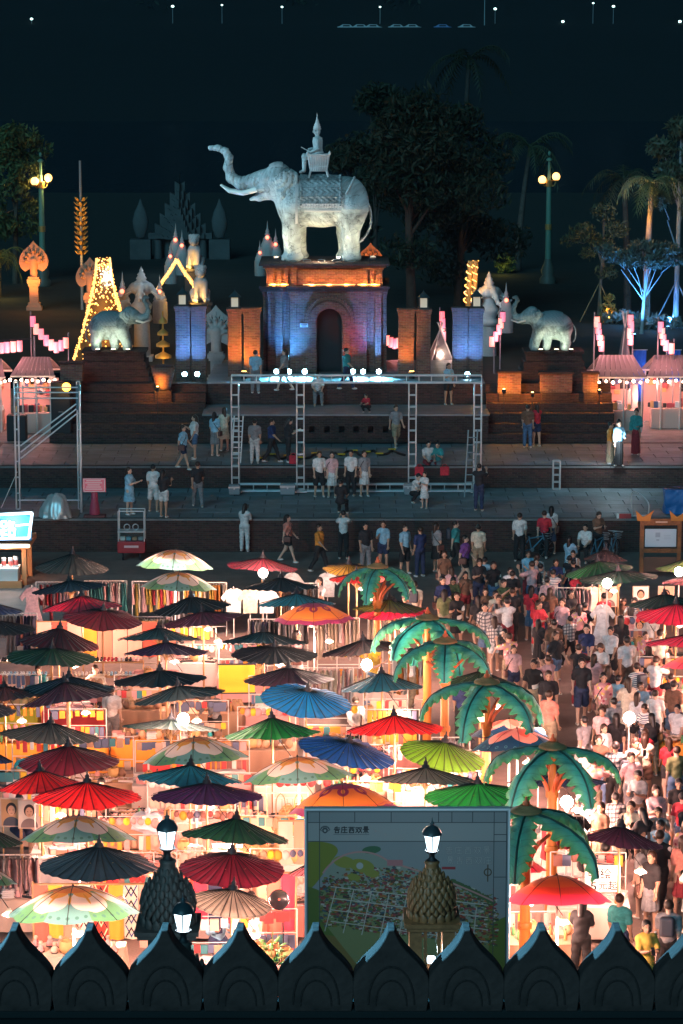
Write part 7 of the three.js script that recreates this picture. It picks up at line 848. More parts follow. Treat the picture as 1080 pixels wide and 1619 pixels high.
const PS = [
  [56, 896, 172, 901, 874, 907, 'c', 'grey', 'grey-green ribbed bamboo parasol, topmost at left', 0], [50, 937, 172, 925, 917, 936, 'c', 'navy', 'dark navy parasol directly below the grey-green topmost one', 1], [67, 964, 193, 957, 940, 967, 'c', 'crimson', 'crimson parasol at upper left', 1], [99, 972, 225, 986, 962, 996, 'c', 'maroon', 'dark maroon parasol overlapping the crimson one', 0], [28, 1011, 157, 1024, 991, 1026, 'c', 'maroon', 'maroon parasol with dark ribs above the dark green one', 1], [11, 1036, 153, 1042, 1023, 1053, 'c', 'dgreen', 'dark green parasol at left, seen from above', 0], [36, 1089, 182, 1089, 1068, 1096, 'c', 'navy', 'navy parasol crossing above the plum one at left', 1], [33, 1118, 180, 1097, 1076, 1112, 'c', 'plum', 'dark plum parasol below the navy one at left', 0], [-62, 966, 36, 968, 952, 974, 'c', 'blue', 'blue parasol cut by the left edge, upper one', 1], [-66, 990, 57, 996, 980, 1002, 'c', 'black', 'black-green parasol cut by the left edge', 0], [-58, 1105, 73, 1098, 1084, 1106, 'c', 'brown', 'flat brown parasol at the left edge', 1], [-98, 1122, 26, 1126, 1104, 1136, 'c', 'navy', 'navy parasol cut by the left edge, lower one', 0],
  [215, 894, 338, 900, 869, 902, 'd', 'petal_lit', 'brightly lit petal patterned parasol at the top of the market', 4], [221, 928, 344, 933, 904, 935, 'd', 'petal', 'dimmer petal patterned parasol just below the bright topmost one', 0], [243, 968, 366, 955, 942, 969, 'c', 'black', 'black parasol below the two petal ones at the top', 1], [259, 989, 384, 972, 965, 989, 'c', 'plum', 'dark plum parasol slanting below the black one', 1], [186, 1011, 316, 1011, 991, 1013, 'c', 'dteal', 'small dark teal parasol under the upper clothes racks', 1], [196, 1034, 329, 1031, 1014, 1036, 'c', 'purple', 'purple-black parasol with visible struts', 1], [180, 1079, 327, 1073, 1058, 1085, 'c', 'black', 'flat black parasol above the green-grey one', 0], [211, 1110, 357, 1092, 1083, 1108, 'c', 'dteal', 'dark green-grey parasol slanting upward to the right', 1],
  [359, 893, 470, 900, 880, 903, 'c', 'crimson', 'red parasol behind the bright globe lamp at the top', 0], [384, 929, 504, 930, 912, 934, 'c', 'black', 'black parasol directly below the globe lamp at the top', 1], [407, 955, 531, 954, 937, 958, 'c', 'teal', 'teal parasol above the orange flower one', 1], [432, 982, 561, 979, 953, 989, 'd', 'orange', 'orange and purple flower parasol, upper one', 2], [350, 1015, 484, 1016, 997, 1018, 'c', 'dteal', 'dark teal parasol above the round black one', 1], [365, 1033, 503, 1036, 1021, 1048, 'c', 'black', 'round black parasol in the middle of the market', 0], [385, 1076, 529, 1074, 1054, 1086, 'c', 'plum', 'plum-black parasol touching the bright blue one', 1], [411, 1099, 557, 1117, 1090, 1134, 'c', 'sky', 'bright blue parasol tilted toward the viewer', 0], [355, 1166, 507, 1159, 1133, 1168, 'c', 'green', 'dark green parasol below the bright blue one', 2], [193, 1148, 347, 1154, 1137, 1155, 'c', 'dgreen', 'green parasol behind the left globe lamp', 0],
  [510, 899, 592, 902, 890, 910, 'c', 'yellow', 'yellow parasol behind the first palm', 1], [520, 916, 608, 914, 905, 920, 'c', 'red', 'red parasol under the yellow one', 1], [557, 962, 674, 964, 946, 967, 'c', 'olive', 'olive parasol behind the first palm trunk', 1], [567, 972, 681, 967, 952, 978, 'c', 'crimson', 'crimson parasol beside the first palm trunk', 2], [508, 1036, 645, 1019, 1010, 1034, 'c', 'brown', 'dim brown parasol above the middle globe lamp', 0], [539, 1090, 669, 1086, 1062, 1093, 'c', 'teal', 'teal parasol below the middle globe lamp', 1], [547, 1157, 701, 1151, 1129, 1162, 'c', 'red', 'red parasol in the middle left of the palm trunks', 2], [470, 1172, 627, 1205, 1171, 1211, 'c', 'blue', 'navy blue parasol tilted to the right', 1], [631, 1184, 768, 1206, 1170, 1217, 'c', 'lime', 'lime green parasol in the middle', 2], [596, 1233, 750, 1234, 1212, 1240, 'c', 'grey', 'grey ribbed parasol below the lime green one', 2], [670, 1261, 841, 1258, 1236, 1278, 'c', 'green', 'dark green parasol at the top right corner of the map board', 1],
  [225, 1208, 394, 1197, 1166, 1209, 'd', 'petal', 'petal patterned parasol above the teal and purple ones', 1], [384, 1238, 561, 1226, 1197, 1239, 'd', 'petal', 'petal patterned parasol above the orange one by the board', 2], [217, 1228, 383, 1237, 1208, 1239, 'c', 'teal', 'teal parasol with bamboo struts above the purple one', 1], [239, 1258, 415, 1259, 1236, 1271, 'c', 'purple', 'deep purple parasol above the left lantern', 1], [456, 1287, 632, 1278, 1238, 1290, 'd', 'orange', 'orange and purple flower parasol behind the map board', 2], [286, 1317, 457, 1330, 1292, 1331, 'c', 'dgreen', 'dark green parasol right of the left lantern', 1], [282, 1372, 450, 1379, 1346, 1403, 'c', 'maroon', 'large maroon ribbed parasol right of the left lotus pillar', 2], [300, 1420, 431, 1437, 1403, 1448, 'c', 'beige', 'beige parasol below the large maroon one', 2],
  [0, 1158, 157, 1169, 1141, 1172, 'c', 'grey', 'grey-green parasol above the orange tables at left', 1], [29, 1206, 189, 1205, 1177, 1225, 'c', 'maroon', 'maroon parasol with black ribs above the red pair', 1], [-3, 1249, 133, 1241, 1216, 1254, 'c', 'red', 'red parasol partly behind the brighter red one', 1], [51, 1260, 224, 1263, 1234, 1278, 'c', 'red', 'bright red parasol, front one of the red pair', 1], [31, 1330, 217, 1329, 1290, 1333, 'd', 'petal', 'petal patterned parasol between the red pair and the navy one', 1], [62, 1367, 250, 1372, 1336, 1393, 'c', 'slate', 'large dark blue ribbed parasol at lower left', 2], [10, 1448, 223, 1443, 1402, 1462, 'd', 'petal_lit', 'glowing petal patterned parasol nearest the parapet', 3], [-68, 1335, 36, 1334, 1306, 1340, 'c', 'dgreen', 'green parasol cut by the left edge', 0], [-70, 1393, 28, 1398, 1372, 1400, 'd', 'petal', 'petal patterned parasol cut by the left edge', 1],
  [894, 911, 1002, 896, 885, 910, 'c', 'green', 'green parasol at upper right, behind', 1], [916, 918, 1040, 910, 901, 920, 'c', 'dgreen', 'dark green parasol at upper right, in front of the green one', 0], [1037, 900, 1135, 900, 882, 904, 'c', 'lime', 'lime green parasol at the right edge beside a lamp', 0], [1048, 921, 1150, 920, 906, 925, 'c', 'pink', 'salmon parasol at the right edge under the lime green one', 1], [992, 958, 1110, 954, 938, 961, 'c', 'dgreen', 'dark green parasol above the crimson one at right', 1], [1006, 974, 1132, 974, 952, 986, 'c', 'crimson', 'crimson ribbed parasol at the right edge', 1], [1021, 1018, 1160, 1018, 1001, 1024, 'c', 'crimson', 'magenta-red parasol below the crimson one at the right edge', 2], [1044, 1056, 1180, 1054, 1030, 1058, 'd', 'stripe', 'pink cloth parasol at the right edge', 2], [922, 884, 992, 887, 867, 887, 'c', 'brown', 'dim dusky red parasol behind the green ones at upper right', 0],
  [703, 1078, 815, 1082, 1060, 1085, 'c', 'dgreen', 'blackish green parasol behind the third palm', 1], [742, 1165, 868, 1165, 1137, 1168, 'd', 'flower', 'navy parasol with pink petals, the rear one', 1], [745, 1187, 891, 1185, 1152, 1189, 'd', 'flower', 'navy parasol with pink petals, the front one', 2], [802, 1238, 960, 1237, 1216, 1241, 'c', 'navy', 'dark navy parasol behind the fifth palm', 2], [909, 1322, 1049, 1340, 1305, 1339, 'c', 'plum', 'dark maroon parasol standing in the lane at right', 2], [795, 1428, 967, 1427, 1378, 1432, 'd', 'stripe', 'orange and pink striped parasol right of the map board', 3], [745, 1380, 865, 1377, 1350, 1382, 'd', 'stripe', 'orange parasol behind the striped one at right', 2], [456, 1382, 560, 1380, 1352, 1386, 'c', 'pink', 'pink parasol mostly hidden behind the map board', 1], [-40, 1203, 20, 1205, 1188, 1207, 'c', 'blue', 'dark blue parasol just outside the left edge', 0],
];
PS.sort((a, b) => 0).forEach((r) => parasol(...r));
// cone lamps hanging under the parasols
for (const [p, k] of lampSpots) {
  const y = p.h - (k > 2 ? 0.3 : 0.55), off = k > 2 ? 0.1 : 0.42, short = p.label.split(',')[0], lab = ('cone lamp under the ' + (short.includes('pink petals') ? p.label.split(',')[1].trim().replace('the ', '') + ' navy flower parasol' : short)).split(' ').slice(0, 16).join(' ');
  if (!coneLamp) { coneLamp = thing('cone_lamp', lab, 'lamp', [p.x + off, y, p.z + 0.15]); part(coneLamp, 'shade', lathe([[0.035, 0.1], [0.045, 0.05], [0.12, -0.02], [0.125, -0.025]], 16), mat(0.5, 0.42, 0.36, 0.97, { transmission: 0.55 })); part(coneLamp, 'bulb', ball(0.05, 0, -0.02, 0, 1, 1.2, 1, 10), glow(1, 0.75, 0.55, 12)); part(coneLamp, 'cord', bar([0, 0.1, 0], [-0.3, 0.5, -0.1], 0.008, 4), MBlack); } else dup(coneLamp, [p.x + off, y, p.z + 0.15], 0, lab);
  lamp(V(p.x + off, y - 0.15, p.z + 0.15), WARM, 13 * k, 3);
}
// bare globe lamps on poles
for (const [px, py, h, I, lab] of [[416, 906, 2.5, 60, 'glaring globe lamp at the top of the market'], [580, 1051, 2.6, 70, 'glaring globe lamp in the middle of the market'], [290, 1137, 2.6, 50, 'glaring globe lamp left of the middle'], [1074, 904, 2.5, 60, 'glaring globe lamp at the right edge'], [960, 922, 2.35, 36, 'globe lamp under the green parasols at right'], [852, 1160, 2.3, 80, 'globe lamp behind the fifth palm'], [995, 1135, 2.4, 80, 'globe lamp at the far right of the lane'], [896, 1268, 1.7, 60, 'globe lamp at the clothes stall right of the fifth palm']]) {
  const q = P(px, py, { h }), t = thing('globe_lamp', lab, 'lamp', [q.x, 0, q.z]); part(t, 'bulb', ball(0.14, 0, h, 0, 1, 1, 1, 16), glow(1, 0.9, 0.78, 40)); part(t, 'pole', bar([0, 0, -0.02], [0, h - 0.1, -0.02], 0.02, 8), MPole); part(t, 'socket', cyl(0.05, 0.06, 0.1, 0, h - 0.2, 0, 10), MGrey); part(t, 'foot', cyl(0.22, 0.2, 0.05, 0, 0.003, 0, 12), MDark); lamp(V(q.x, h, q.z), px > 800 ? [1, 0.46, 0.38] : [1, 0.68, 0.52], I, 6);
}
// ---------- palm-shaped parasols ----------
{
  const MLeaf = new THREE.MeshPhysicalMaterial({ color: C(0.05, 0.4, 0.3), roughness: 0.9, transmission: 0.35, thickness: 0, side: THREE.DoubleSide, map: tex(256, 128, (u, v) => { const vein = Math.abs(((u * 9 + Math.abs(v - 0.5) * 3) % 1) - 0.5) * 2, n = fbm(u * 9, v * 9, 9, 4), k = 0.62 + 0.4 * n + (vein > 0.9 ? -0.2 : 0), e = Math.abs(v - 0.5) * 2; return [k * (0.5 + 1.1 * e), k, k * (1.5 - 1.0 * e)]; }, true) });
  const MTrunk = mat(0.62, 0.2, 0.03, 0.5, { map: blotch }), MStub = mat(0.5, 0.1, 0.03, 0.5), MMid = mat(0.01, 0.07, 0.06, 0.5), r = rngOf(121);
  const leaf = (jag) => { const pos = [], uv = [], idx = [], N = 66, M = 8; for (let i = 0; i <= N; i++) for (let j = 0; j <= M; j++) { const s = i / N, w = j / M * 2 - 1, tooth = 1 - Math.max(0, Math.abs(w) - 0.45) / 0.55 * (0.52 * Math.pow((s * 8.3 + (w > 0 ? 0 : 0.5)) % 1, 1.6) * (s > 0.1 ? 1 : 0) + (jag() - 0.5) * 0.16), hw = 0.34 * Math.pow(Math.sin(Math.PI * (0.1 + 0.82 * s)), 0.75) * tooth, out = 1.5 * Math.sin(s * 1.35) / Math.sin(1.35), y = -0.66 * s * s - 0.16 * s ** 6 - 0.02 * s; pos.push(out * (1 - 0.04 * w * w), y - 0.26 * w * w * Math.min(1, s * 3) * (hw / 0.46) + 0.015 * Math.sin(s * 30 + Math.abs(w) * 5), w * hw); uv.push(s, j / M); }
    for (let i = 0; i < N; i++) for (let j = 0; j < M; j++) { const a = i * (M + 1) + j, b = a + M + 1; idx.push(a, a + 1, b, a + 1, b + 1, b); } const g = new THREE.BufferGeometry(); g.setAttribute('position', new THREE.Float32BufferAttribute(pos, 3)); g.setAttribute('uv', new THREE.Float32BufferAttribute(uv, 2)); g.setIndex(idx); g.computeVertexNormals(); return g; };
  const leaves = [leaf(r), leaf(r)], mid = tube([...Array(8)].map((_, i) => { const s = i / 7; return [1.5 * Math.sin(s * 1.35) / Math.sin(1.35), -0.66 * s * s - 0.16 * s ** 6 - 0.02 * s + 0.012, 0]; }), 0.022, 20, 6);
  const build = (px, py, h, k, turn, label) => { const q = P(px, py, { h }), t = thing('palm_parasol', label, 'parasol', [q.x, 0, q.z], turn);
    for (let i = 0; i < 5; i++) { const a = i / 5 * 6.283 + (i % 2) * 0.14, f = part(t, 'leaf', leaves[i % 2], MLeaf); f.position.y = h - 0.07 - 0.03 * (i % 2); f.rotation.y = a; f.scale.set(k * (0.9 + 0.18 * rnd()), k * (0.8 + 0.5 * rnd()), k); const m = part(f, 'midrib', mid, MMid); }
    part(t, 'cap', lathe([[0.3, h - 0.06], [0.28, h - 0.02], [0.16, h + 0.02], [0.12, h + 0.06], [0.1, h + 0.07]], 18), MBamboo); part(t, 'finial', lathe([[0.06, h + 0.06], [0.07, h + 0.12], [0.03, h + 0.15], [0.03, h + 0.2], [0.001, h + 0.24]], 10), MStub);
    part(t, 'trunk', lathe([[0.13, 0], [0.11, 0.4], [0.1, h - 1.15], [0.135, h - 1.12], [0.135, h - 0.98], [0.09, h - 0.95], [0.07, h - 0.06]], 18), MTrunk); part(t, 'collar', [lathe([[0.11, h * 0.36], [0.14, h * 0.36 + 0.02], [0.14, h * 0.36 + 0.13], [0.1, h * 0.36 + 0.15]], 18)], MTrunk);
    for (let i = 0; i < 6; i++) { const a = i / 6 * 6.283 + 0.5; part(t, 'branch_stub', tube([[Math.cos(a) * 0.1, h - 1.0, Math.sin(a) * 0.1], [Math.cos(a) * 0.22, h - 0.75, Math.sin(a) * 0.22], [Math.cos(a) * 0.46, h - 0.52, Math.sin(a) * 0.46]], 0.035, 8, 6), MStub); }
    return t; };
  [[597, 893, 3.7, 0.8, 0.5, 'green palm-shaped parasol, the farthest of the six'], [676, 974, 3.7, 1.05, 0.2, 'green palm-shaped parasol, second from the far end'], [704, 1011, 3.6, 0.92, 0.75, 'green palm-shaped parasol overlapping the second one'], [770, 1075, 3.7, 1.0, 0.35, 'green palm-shaped parasol, fourth, above the flower parasols'], [874, 1177, 3.6, 1.03, 0.15, 'green palm-shaped parasol, fifth, nearest the lane'], [832, 1278, 3.7, 1.02, 0.6, 'green palm-shaped parasol, the nearest, right of the map board']].forEach((a) => build(...a));
  { const q = P(600, 913, { h: 3.2 }), t = thing('red_lamp', 'small red lamp hanging inside the farthest palm parasol', 'lamp', [q.x, q.y, q.z + 0.25]); part(t, 'shade', ball(0.13, 0, 0, 0, 1.1, 0.7, 1, 10), glow(1, 0.06, 0.04, 1.2)); part(t, 'cord', bar([0, 0.08, 0], [0, 0.4, -0.1], 0.01, 4), MBlack); }
  { const q = P(759, 1128, { h: 2.9 }), t = thing('lantern', 'square lit lantern hanging inside the fourth palm parasol', 'lantern', [q.x, q.y, q.z + 0.3]); part(t, 'pane', bx(0.16, 0.2, 0.16, 0, -0.1, 0), glow(1, 0.75, 0.5, 2.5)); part(t, 'roof', lathe([[0.17, 0.1], [0.05, 0.2], [0.001, 0.22]], 4), MStub); part(t, 'cord', bar([0, 0.2, 0], [0.02, 0.5, -0.2], 0.01, 4), MBlack); }
}

// ---------- stalls and goods under the parasols ----------
const scr = (x, z) => { const D = CAM_Y * sP - z * cP; return [540 + FPX * x / D, 809.5 + FPX * ((CAM_Y - 1) * cP + z * sP) / D]; };
const wheres = new Set();
function whereOf(q, pre) { const near = [...parasols].sort((a, b) => Math.hypot(a.x - q.x, (a.z - q.z)) - Math.hypot(b.x - q.x, (b.z - q.z))); for (const p of near) { const ws = p.label.split(',')[0].split(' '), words = ws.slice(0, 14 - pre.split(' ').length).join(' '), l = `${pre} by the ${words}`, key = pre.split(' ')[0] + ws.slice(0, 5).join(' '); if (!wheres.has(key)) { wheres.add(key); return [l, words]; } } return [pre, 'parasols']; }
const CL = { orange: mat(0.8, 0.3, 0.03, 0.8), white: mat(0.66, 0.56, 0.52, 0.8), pink: mat(0.66, 0.3, 0.28, 0.8), red: mat(0.6, 0.05, 0.05, 0.8), tan: mat(0.42, 0.24, 0.15, 0.8), yellow: mat(0.8, 0.5, 0.03, 0.8), teal: mat(0.03, 0.4, 0.42, 0.7), cream: mat(0.6, 0.42, 0.32, 0.8), grey: mat(0.3, 0.3, 0.32, 0.8) };
const skirtGeo = (() => { const pos = [], idx = [], N = 72, ring = [[-1, 1], [1, 1], [1, -1], [-1, -1], [-1, 1]]; for (let i = 0; i <= N; i++) { const f = i / N * 4, k = Math.min(3, Math.floor(f)), g = f - k, x = ring[k][0] + (ring[k + 1][0] - ring[k][0]) * g, z = ring[k][1] + (ring[k + 1][1] - ring[k][1]) * g, wv = 0.022 * Math.sin(i * 1.3) + 0.012 * Math.sin(i * 2.9); pos.push(x * 0.5, 0.74, z * 0.5, x * (0.505 + wv * 0.6), 0.4, z * (0.505 + wv), x * (0.51 + wv), 0.09 + wv * 0.6, z * (0.52 + wv * 1.6)); } for (let i = 0; i < N; i++) for (let j = 0; j < 2; j++) { const a = i * 3 + j, b = a + 3; idx.push(a, a + 1, b, a + 1, b + 1, b); } const g = new THREE.BufferGeometry(); g.setAttribute('position', new THREE.Float32BufferAttribute(pos, 3)); g.setIndex(idx); g.computeVertexNormals(); return g; })();
const topGeo = rbx(1.01, 0.02, 1.01, 0.008, 0, 0.735, 0, 1), legGeo = cyl(0.022, 0.022, 0.72, 0, 0, 0, 6);
const goodProto = {};
function good(kind, pos, turn, lab, group, mt) {
  if (!goodProto[kind]) { const t = new THREE.Group(), B = (m) => mt || m; t.name = kind;
    if (kind === 'clay_jar') { part(t, 'vessel', lathe([[0.001, 0], [0.06, 0], [0.1, 0.07], [0.1, 0.13], [0.055, 0.19], [0.065, 0.22], [0.05, 0.22], [0.04, 0.18]], 14), B(CL.tan)); part(t, 'rim', new THREE.TorusGeometry(0.06, 0.01, 6, 14).rotateX(1.571).translate(0, 0.22, 0), MBamboo); }
    if (kind === 'wooden_bowl') { part(t, 'bowl', lathe([[0.001, 0], [0.06, 0], [0.14, 0.08], [0.13, 0.08], [0.05, 0.015]], 16), B(MBamboo)); part(t, 'contents', [...Array(7)].map((_, i) => ball(0.035, Math.cos(i) * 0.06, 0.07, Math.sin(i * 1.7) * 0.06, 1, 0.8, 1, 6)), CL.cream); }
    if (kind === 'gift_box') { part(t, 'box', rbx(0.22, 0.12, 0.17, 0.008, 0, 0, 0, 1), B(CL.white)); part(t, 'lid', rbx(0.23, 0.035, 0.18, 0.006, 0, 0.105, 0, 1), B(CL.pink)); }
    if (kind === 'trinket_tray') { part(t, 'tray', [bx(0.36, 0.015, 0.26, 0, 0, 0), bx(0.36, 0.04, 0.012, 0, 0.016, 0.125), bx(0.36, 0.04, 0.012, 0, 0.016, -0.125)], B(MBamboo)); const r = rngOf(5); part(t, 'trinkets', [...Array(26)].map(() => ball(0.02, (r() - 0.5) * 0.3, 0.035, (r() - 0.5) * 0.2, 1, 0.8, 1, 6)), mat(0.6, 0.35, 0.3, 0.35)).userData.kind = 'stuff'; }
    if (kind === 'cloth_stack') for (let i = 0; i < 4; i++) part(t, 'folded_cloth', rbx(0.26, 0.04, 0.2, 0.018, (i % 2) * 0.012, i * 0.042, 0, 1), i % 2 ? B(CL.pink) : B(CL.white));
    if (kind === 'figurine') { part(t, 'body', lathe([[0.001, 0], [0.06, 0], [0.075, 0.05], [0.05, 0.12], [0.02, 0.15]], 12), B(CL.cream)); part(t, 'head', ball(0.045, 0, 0.18, 0, 1, 1, 1, 10), B(CL.cream)); part(t, 'base', cyl(0.07, 0.07, 0.015, 0, -0.0, 0, 12), MDark); }
    if (kind === 'straw_bag') { part(t, 'body', lathe([[0.001, 0], [0.1, 0.01], [0.14, 0.12], [0.12, 0.24], [0.1, 0.24], [0.12, 0.12]], 16), B(mat(0.6, 0.36, 0.14, 0.85))); part(t, 'handle', new THREE.TorusGeometry(0.09, 0.012, 6, 16, Math.PI).translate(0, 0.22, 0), MBamboo); }
    if (kind === 'bottle') { part(t, 'glass', lathe([[0.001, 0], [0.035, 0], [0.035, 0.13], [0.013, 0.17], [0.013, 0.21]], 10), B(mat(0.5, 0.25, 0.1, 0.2))); part(t, 'cap', cyl(0.016, 0.016, 0.025, 0, 0.21, 0, 8), CL.red); }
    goodProto[kind] = t; }
  const o = goodProto[kind].clone(); o.name = numbered(kind); scene.add(o); o.position.set(...pos); o.rotation.y = turn; if (mt) o.children[0].material = mt; return tag(o, lab, kind.replace('_', ' '), group);
}
const GN = { clay_jar: 'clay jars', wooden_bowl: 'wooden bowls', gift_box: 'gift boxes', trinket_tray: 'trinket trays', cloth_stack: 'folded cloths', figurine: 'figurines', straw_bag: 'straw bags', bottle: 'bottles' };
const GM = { clay_jar: [mat(0.35, 0.17, 0.08, 0.6), mat(0.2, 0.09, 0.05, 0.6), mat(0.5, 0.28, 0.15, 0.6)], wooden_bowl: [MBamboo, mat(0.3, 0.14, 0.06, 0.6)], gift_box: [CL.white, CL.cream, CL.pink, CL.tan, mat(0.2, 0.25, 0.35, 0.6)], trinket_tray: [MBamboo, MDark, CL.white], cloth_stack: [CL.white], figurine: [CL.cream, CL.pink, CL.teal, mat(0.4, 0.4, 0.42, 0.5)], straw_bag: [mat(0.6, 0.36, 0.14, 0.85), mat(0.45, 0.24, 0.1, 0.85)], bottle: [mat(0.5, 0.25, 0.1, 0.2), mat(0.1, 0.3, 0.12, 0.2), mat(0.6, 0.5, 0.3, 0.2)] };
const colourOf = { clay_jar: ['brown', 'dark brown', 'tan'], wooden_bowl: ['light', 'dark'], gift_box: ['white', 'cream', 'pink', 'tan', 'blue-grey'], trinket_tray: ['light', 'dark', 'white'], cloth_stack: ['white'], figurine: ['cream', 'pink', 'teal', 'grey'], straw_bag: ['pale', 'brown'], bottle: ['amber', 'green', 'pale'] };
const ORD = ['first', 'second', 'third', 'fourth', 'fifth', 'sixth', 'seventh', 'eighth', 'ninth', 'tenth', 'eleventh', 'twelfth', 'thirteenth', 'fourteenth', 'fifteenth', 'sixteenth', 'seventeenth', 'eighteenth'];
const prints = [0, 1, 2].map((k) => canvasTex(256, 128, (c, w, h) => { const r = rngOf(300 + k); c.fillStyle = '#fff'; c.fillRect(0, 0, w, h); if (k === 0) for (let i = 0; i < 16; i++) { c.fillStyle = ['#e9c9b0', '#c98a6a', '#f4ece2', '#a8503f'][i % 4]; c.fillRect(i * 16, 0, 9 + r() * 5, h); } else for (let i = 0; i < 150; i++) { c.fillStyle = k === 1 ? ['#d8a58c', '#b05a48', '#f2dfc8'][i % 3] : ['#8a3f4c', '#e8b27a', '#d9d0c8', '#5d6f7c'][i % 4]; c.beginPath(); c.ellipse(r() * w, r() * h, 4 + r() * 9, 3 + r() * 6, r() * 3, 0, 7); c.fill(); } }));
const hangGeo = [rbx(0.15, 0.2, 0.05, 0.015, 0, -0.24, 0, 1), rbx(0.1, 0.3, 0.03, 0.012, 0, -0.33, 0, 1), ball(0.08, 0, -0.12, 0, 1, 1.2, 0.7, 8)], hangMat = [CL.pink, CL.red, CL.tan, CL.cream, CL.white, CL.orange, mat(0.1, 0.12, 0.2, 0.7), mat(0.25, 0.1, 0.08, 0.7), CL.yellow, mat(0.05, 0.2, 0.22, 0.7)];
let tableNo = 0;
function table(px, py, w, cloth, kind, d = 0.8, n0 = 7) {
  const n = n0 + 5, no = tableNo++;
  const q = at(px, py, 0), [lab, where] = whereOf(q, `${cloth} covered table of ${GN[kind]}`), t = thing('stall_table', lab, 'table', [q.x, 0, q.z], rr(-0.05, 0.05));
  const cm = no % 3 ? new THREE.MeshStandardMaterial({ color: CL[cloth].color, map: prints[no % 3 === 1 ? no % 2 : 2], roughness: 0.85, side: THREE.DoubleSide }) : CL[cloth], s = part(t, 'tablecloth', skirtGeo, cloth === 'orange' || cloth === 'yellow' ? CL[cloth] : cm); s.scale.set(w, 1, d); const tp = part(t, 'tabletop', topGeo, CL[cloth]); tp.scale.set(w, 1, d); for (const i of [-1, 1]) for (const j of [-1, 1]) part(t, 'leg', legGeo, MGrey).position.set(i * w * 0.45, 0, j * d * 0.42);
  for (let i = 0; i < n; i++) { const kd = rnd() < 0.35 ? pick(Object.keys(GM)) : kind, k = Math.floor(rnd() * GM[kd].length), x = -w * 0.42 + w * 0.84 * (i + 0.5) / n + rr(-0.03, 0.03), z = (i % 2 ? 0.2 : -0.18) * d + rr(-0.04, 0.04), c = Math.cos(t.rotation.y), sn = Math.sin(t.rotation.y); good(kd, [q.x + x * c + z * sn, 0.757, q.z + z * c - x * sn], rr(-0.5, 0.5), `${colourOf[kd][k]} ${kd.replace('_', ' ')}, ${ORD[i]} from left, ${cloth} table by the ${where.split(' ').slice(0, 5).join(' ')}`, `goods on the ${lab.split(' ').slice(0, 12).join(' ')}`, GM[kd][k]); }
  if (no % 5 !== 2) { const hh = 1.5 + 0.2 * rnd(); for (const x of [-1, 1]) part(t, 'rack_post', bar([x * w * 0.48, 0.1, -d * 0.52], [x * w * 0.48, hh, -d * 0.52], 0.014, 5), MPole); for (const y of [hh, 1.12]) { part(t, 'rack_rail', bar([-w * 0.48, y, -d * 0.52], [w * 0.48, y, -d * 0.52], 0.011, 5), MPole); const m = 7 + Math.floor(rnd() * 5), a = Math.floor(rnd() * 3), b = Math.floor(rnd() * 10); for (let i = 0; i < m; i++) { const g = part(t, 'hanging_item', hangGeo[a], rnd() < 0.5 ? hangMat[b] : pick(hangMat)); g.position.set(-w * 0.44 + w * 0.88 * (i + 0.5) / m, y, -d * 0.5); g.scale.setScalar(0.75 + 0.5 * rnd()); } } }
  return t;
}
const garmentGeo = [0.62, 0.85, 1.1].map((L, v) => { const pos = [], idx = [], N = 14, M = 8; for (let j = 0; j <= M; j++) for (let i = 0; i <= N; i++) { const a = i / N * 6.283, f = j / M, dz = (f < 0.12 ? 0.1 + 0.12 * f / 0.12 : 0.22 + 0.05 * Math.sin(f * 5 + v)) , dx = 0.028 + 0.03 * f + 0.012 * Math.sin(a * 4 + f * 6 + v * 2); pos.push(Math.cos(a) * dx, -f * L, Math.sin(a) * dz * (0.9 + 0.1 * Math.cos(a * 3 + f * 8))); } for (let j = 0; j < M; j++) for (let i = 0; i < N; i++) { const a = j * (N + 1) + i, b = a + N + 1; idx.push(a, a + 1, b, a + 1, b + 1, b); } const g = new THREE.BufferGeometry(); g.setAttribute('position', new THREE.Float32BufferAttribute(pos, 3)); g.setIndex(idx); g.computeVertexNormals(); return g; });
const hookGeo = tube([[0, 0, 0], [0, 0.06, 0], [0.01, 0.09, 0.02], [0, 0.1, 0.035]], 0.006, 10, 4);
function rack(px, py, w, cols, n, turn = 0) {
  const q = at(px, py, 0), [lab, where] = whereOf(q, 'clothes rack of ' + cols.slice(0, 2).join(' and ') + ' garments'), t = thing('clothes_rack', lab, 'clothes rack', [q.x, 0, q.z], turn), h = 1.62; for (const s of [-1, 1]) { part(t, 'upright', bar([s * w / 2, 0, 0], [s * w / 2, h, 0], 0.018, 6), MPole); part(t, 'foot', bar([s * w / 2, 0.02, -0.3], [s * w / 2, 0.02, 0.3], 0.018, 6), MPole); } part(t, 'top_rail', bar([-w / 2, h, 0], [w / 2, h, 0], 0.016, 6), MPole); part(t, 'low_rail', bar([-w / 2, 0.25, 0], [w / 2, 0.25, 0], 0.014, 6), MPole);
  for (let i = 0; i < n; i++) { const c = pick(cols), x = -w / 2 + w * (i + 0.5) / n, v = Math.floor(rnd() * 3), g = thing('garment', `${c} garment, ${ORD[i]} from left, rack by the ${where.split(' ').slice(0, 8).join(' ')}`.split(' ').slice(0, 16).join(' '), 'garment', [q.x + x * Math.cos(turn), h - 0.085, q.z - x * Math.sin(turn)], turn + rr(-0.25, 0.25), `garments on the ${lab}`.split(' ').slice(0, 14).join(' ')); part(g, 'cloth', garmentGeo[v], TOPS[c]); part(g, 'hanger', hookGeo, MGrey); }
}
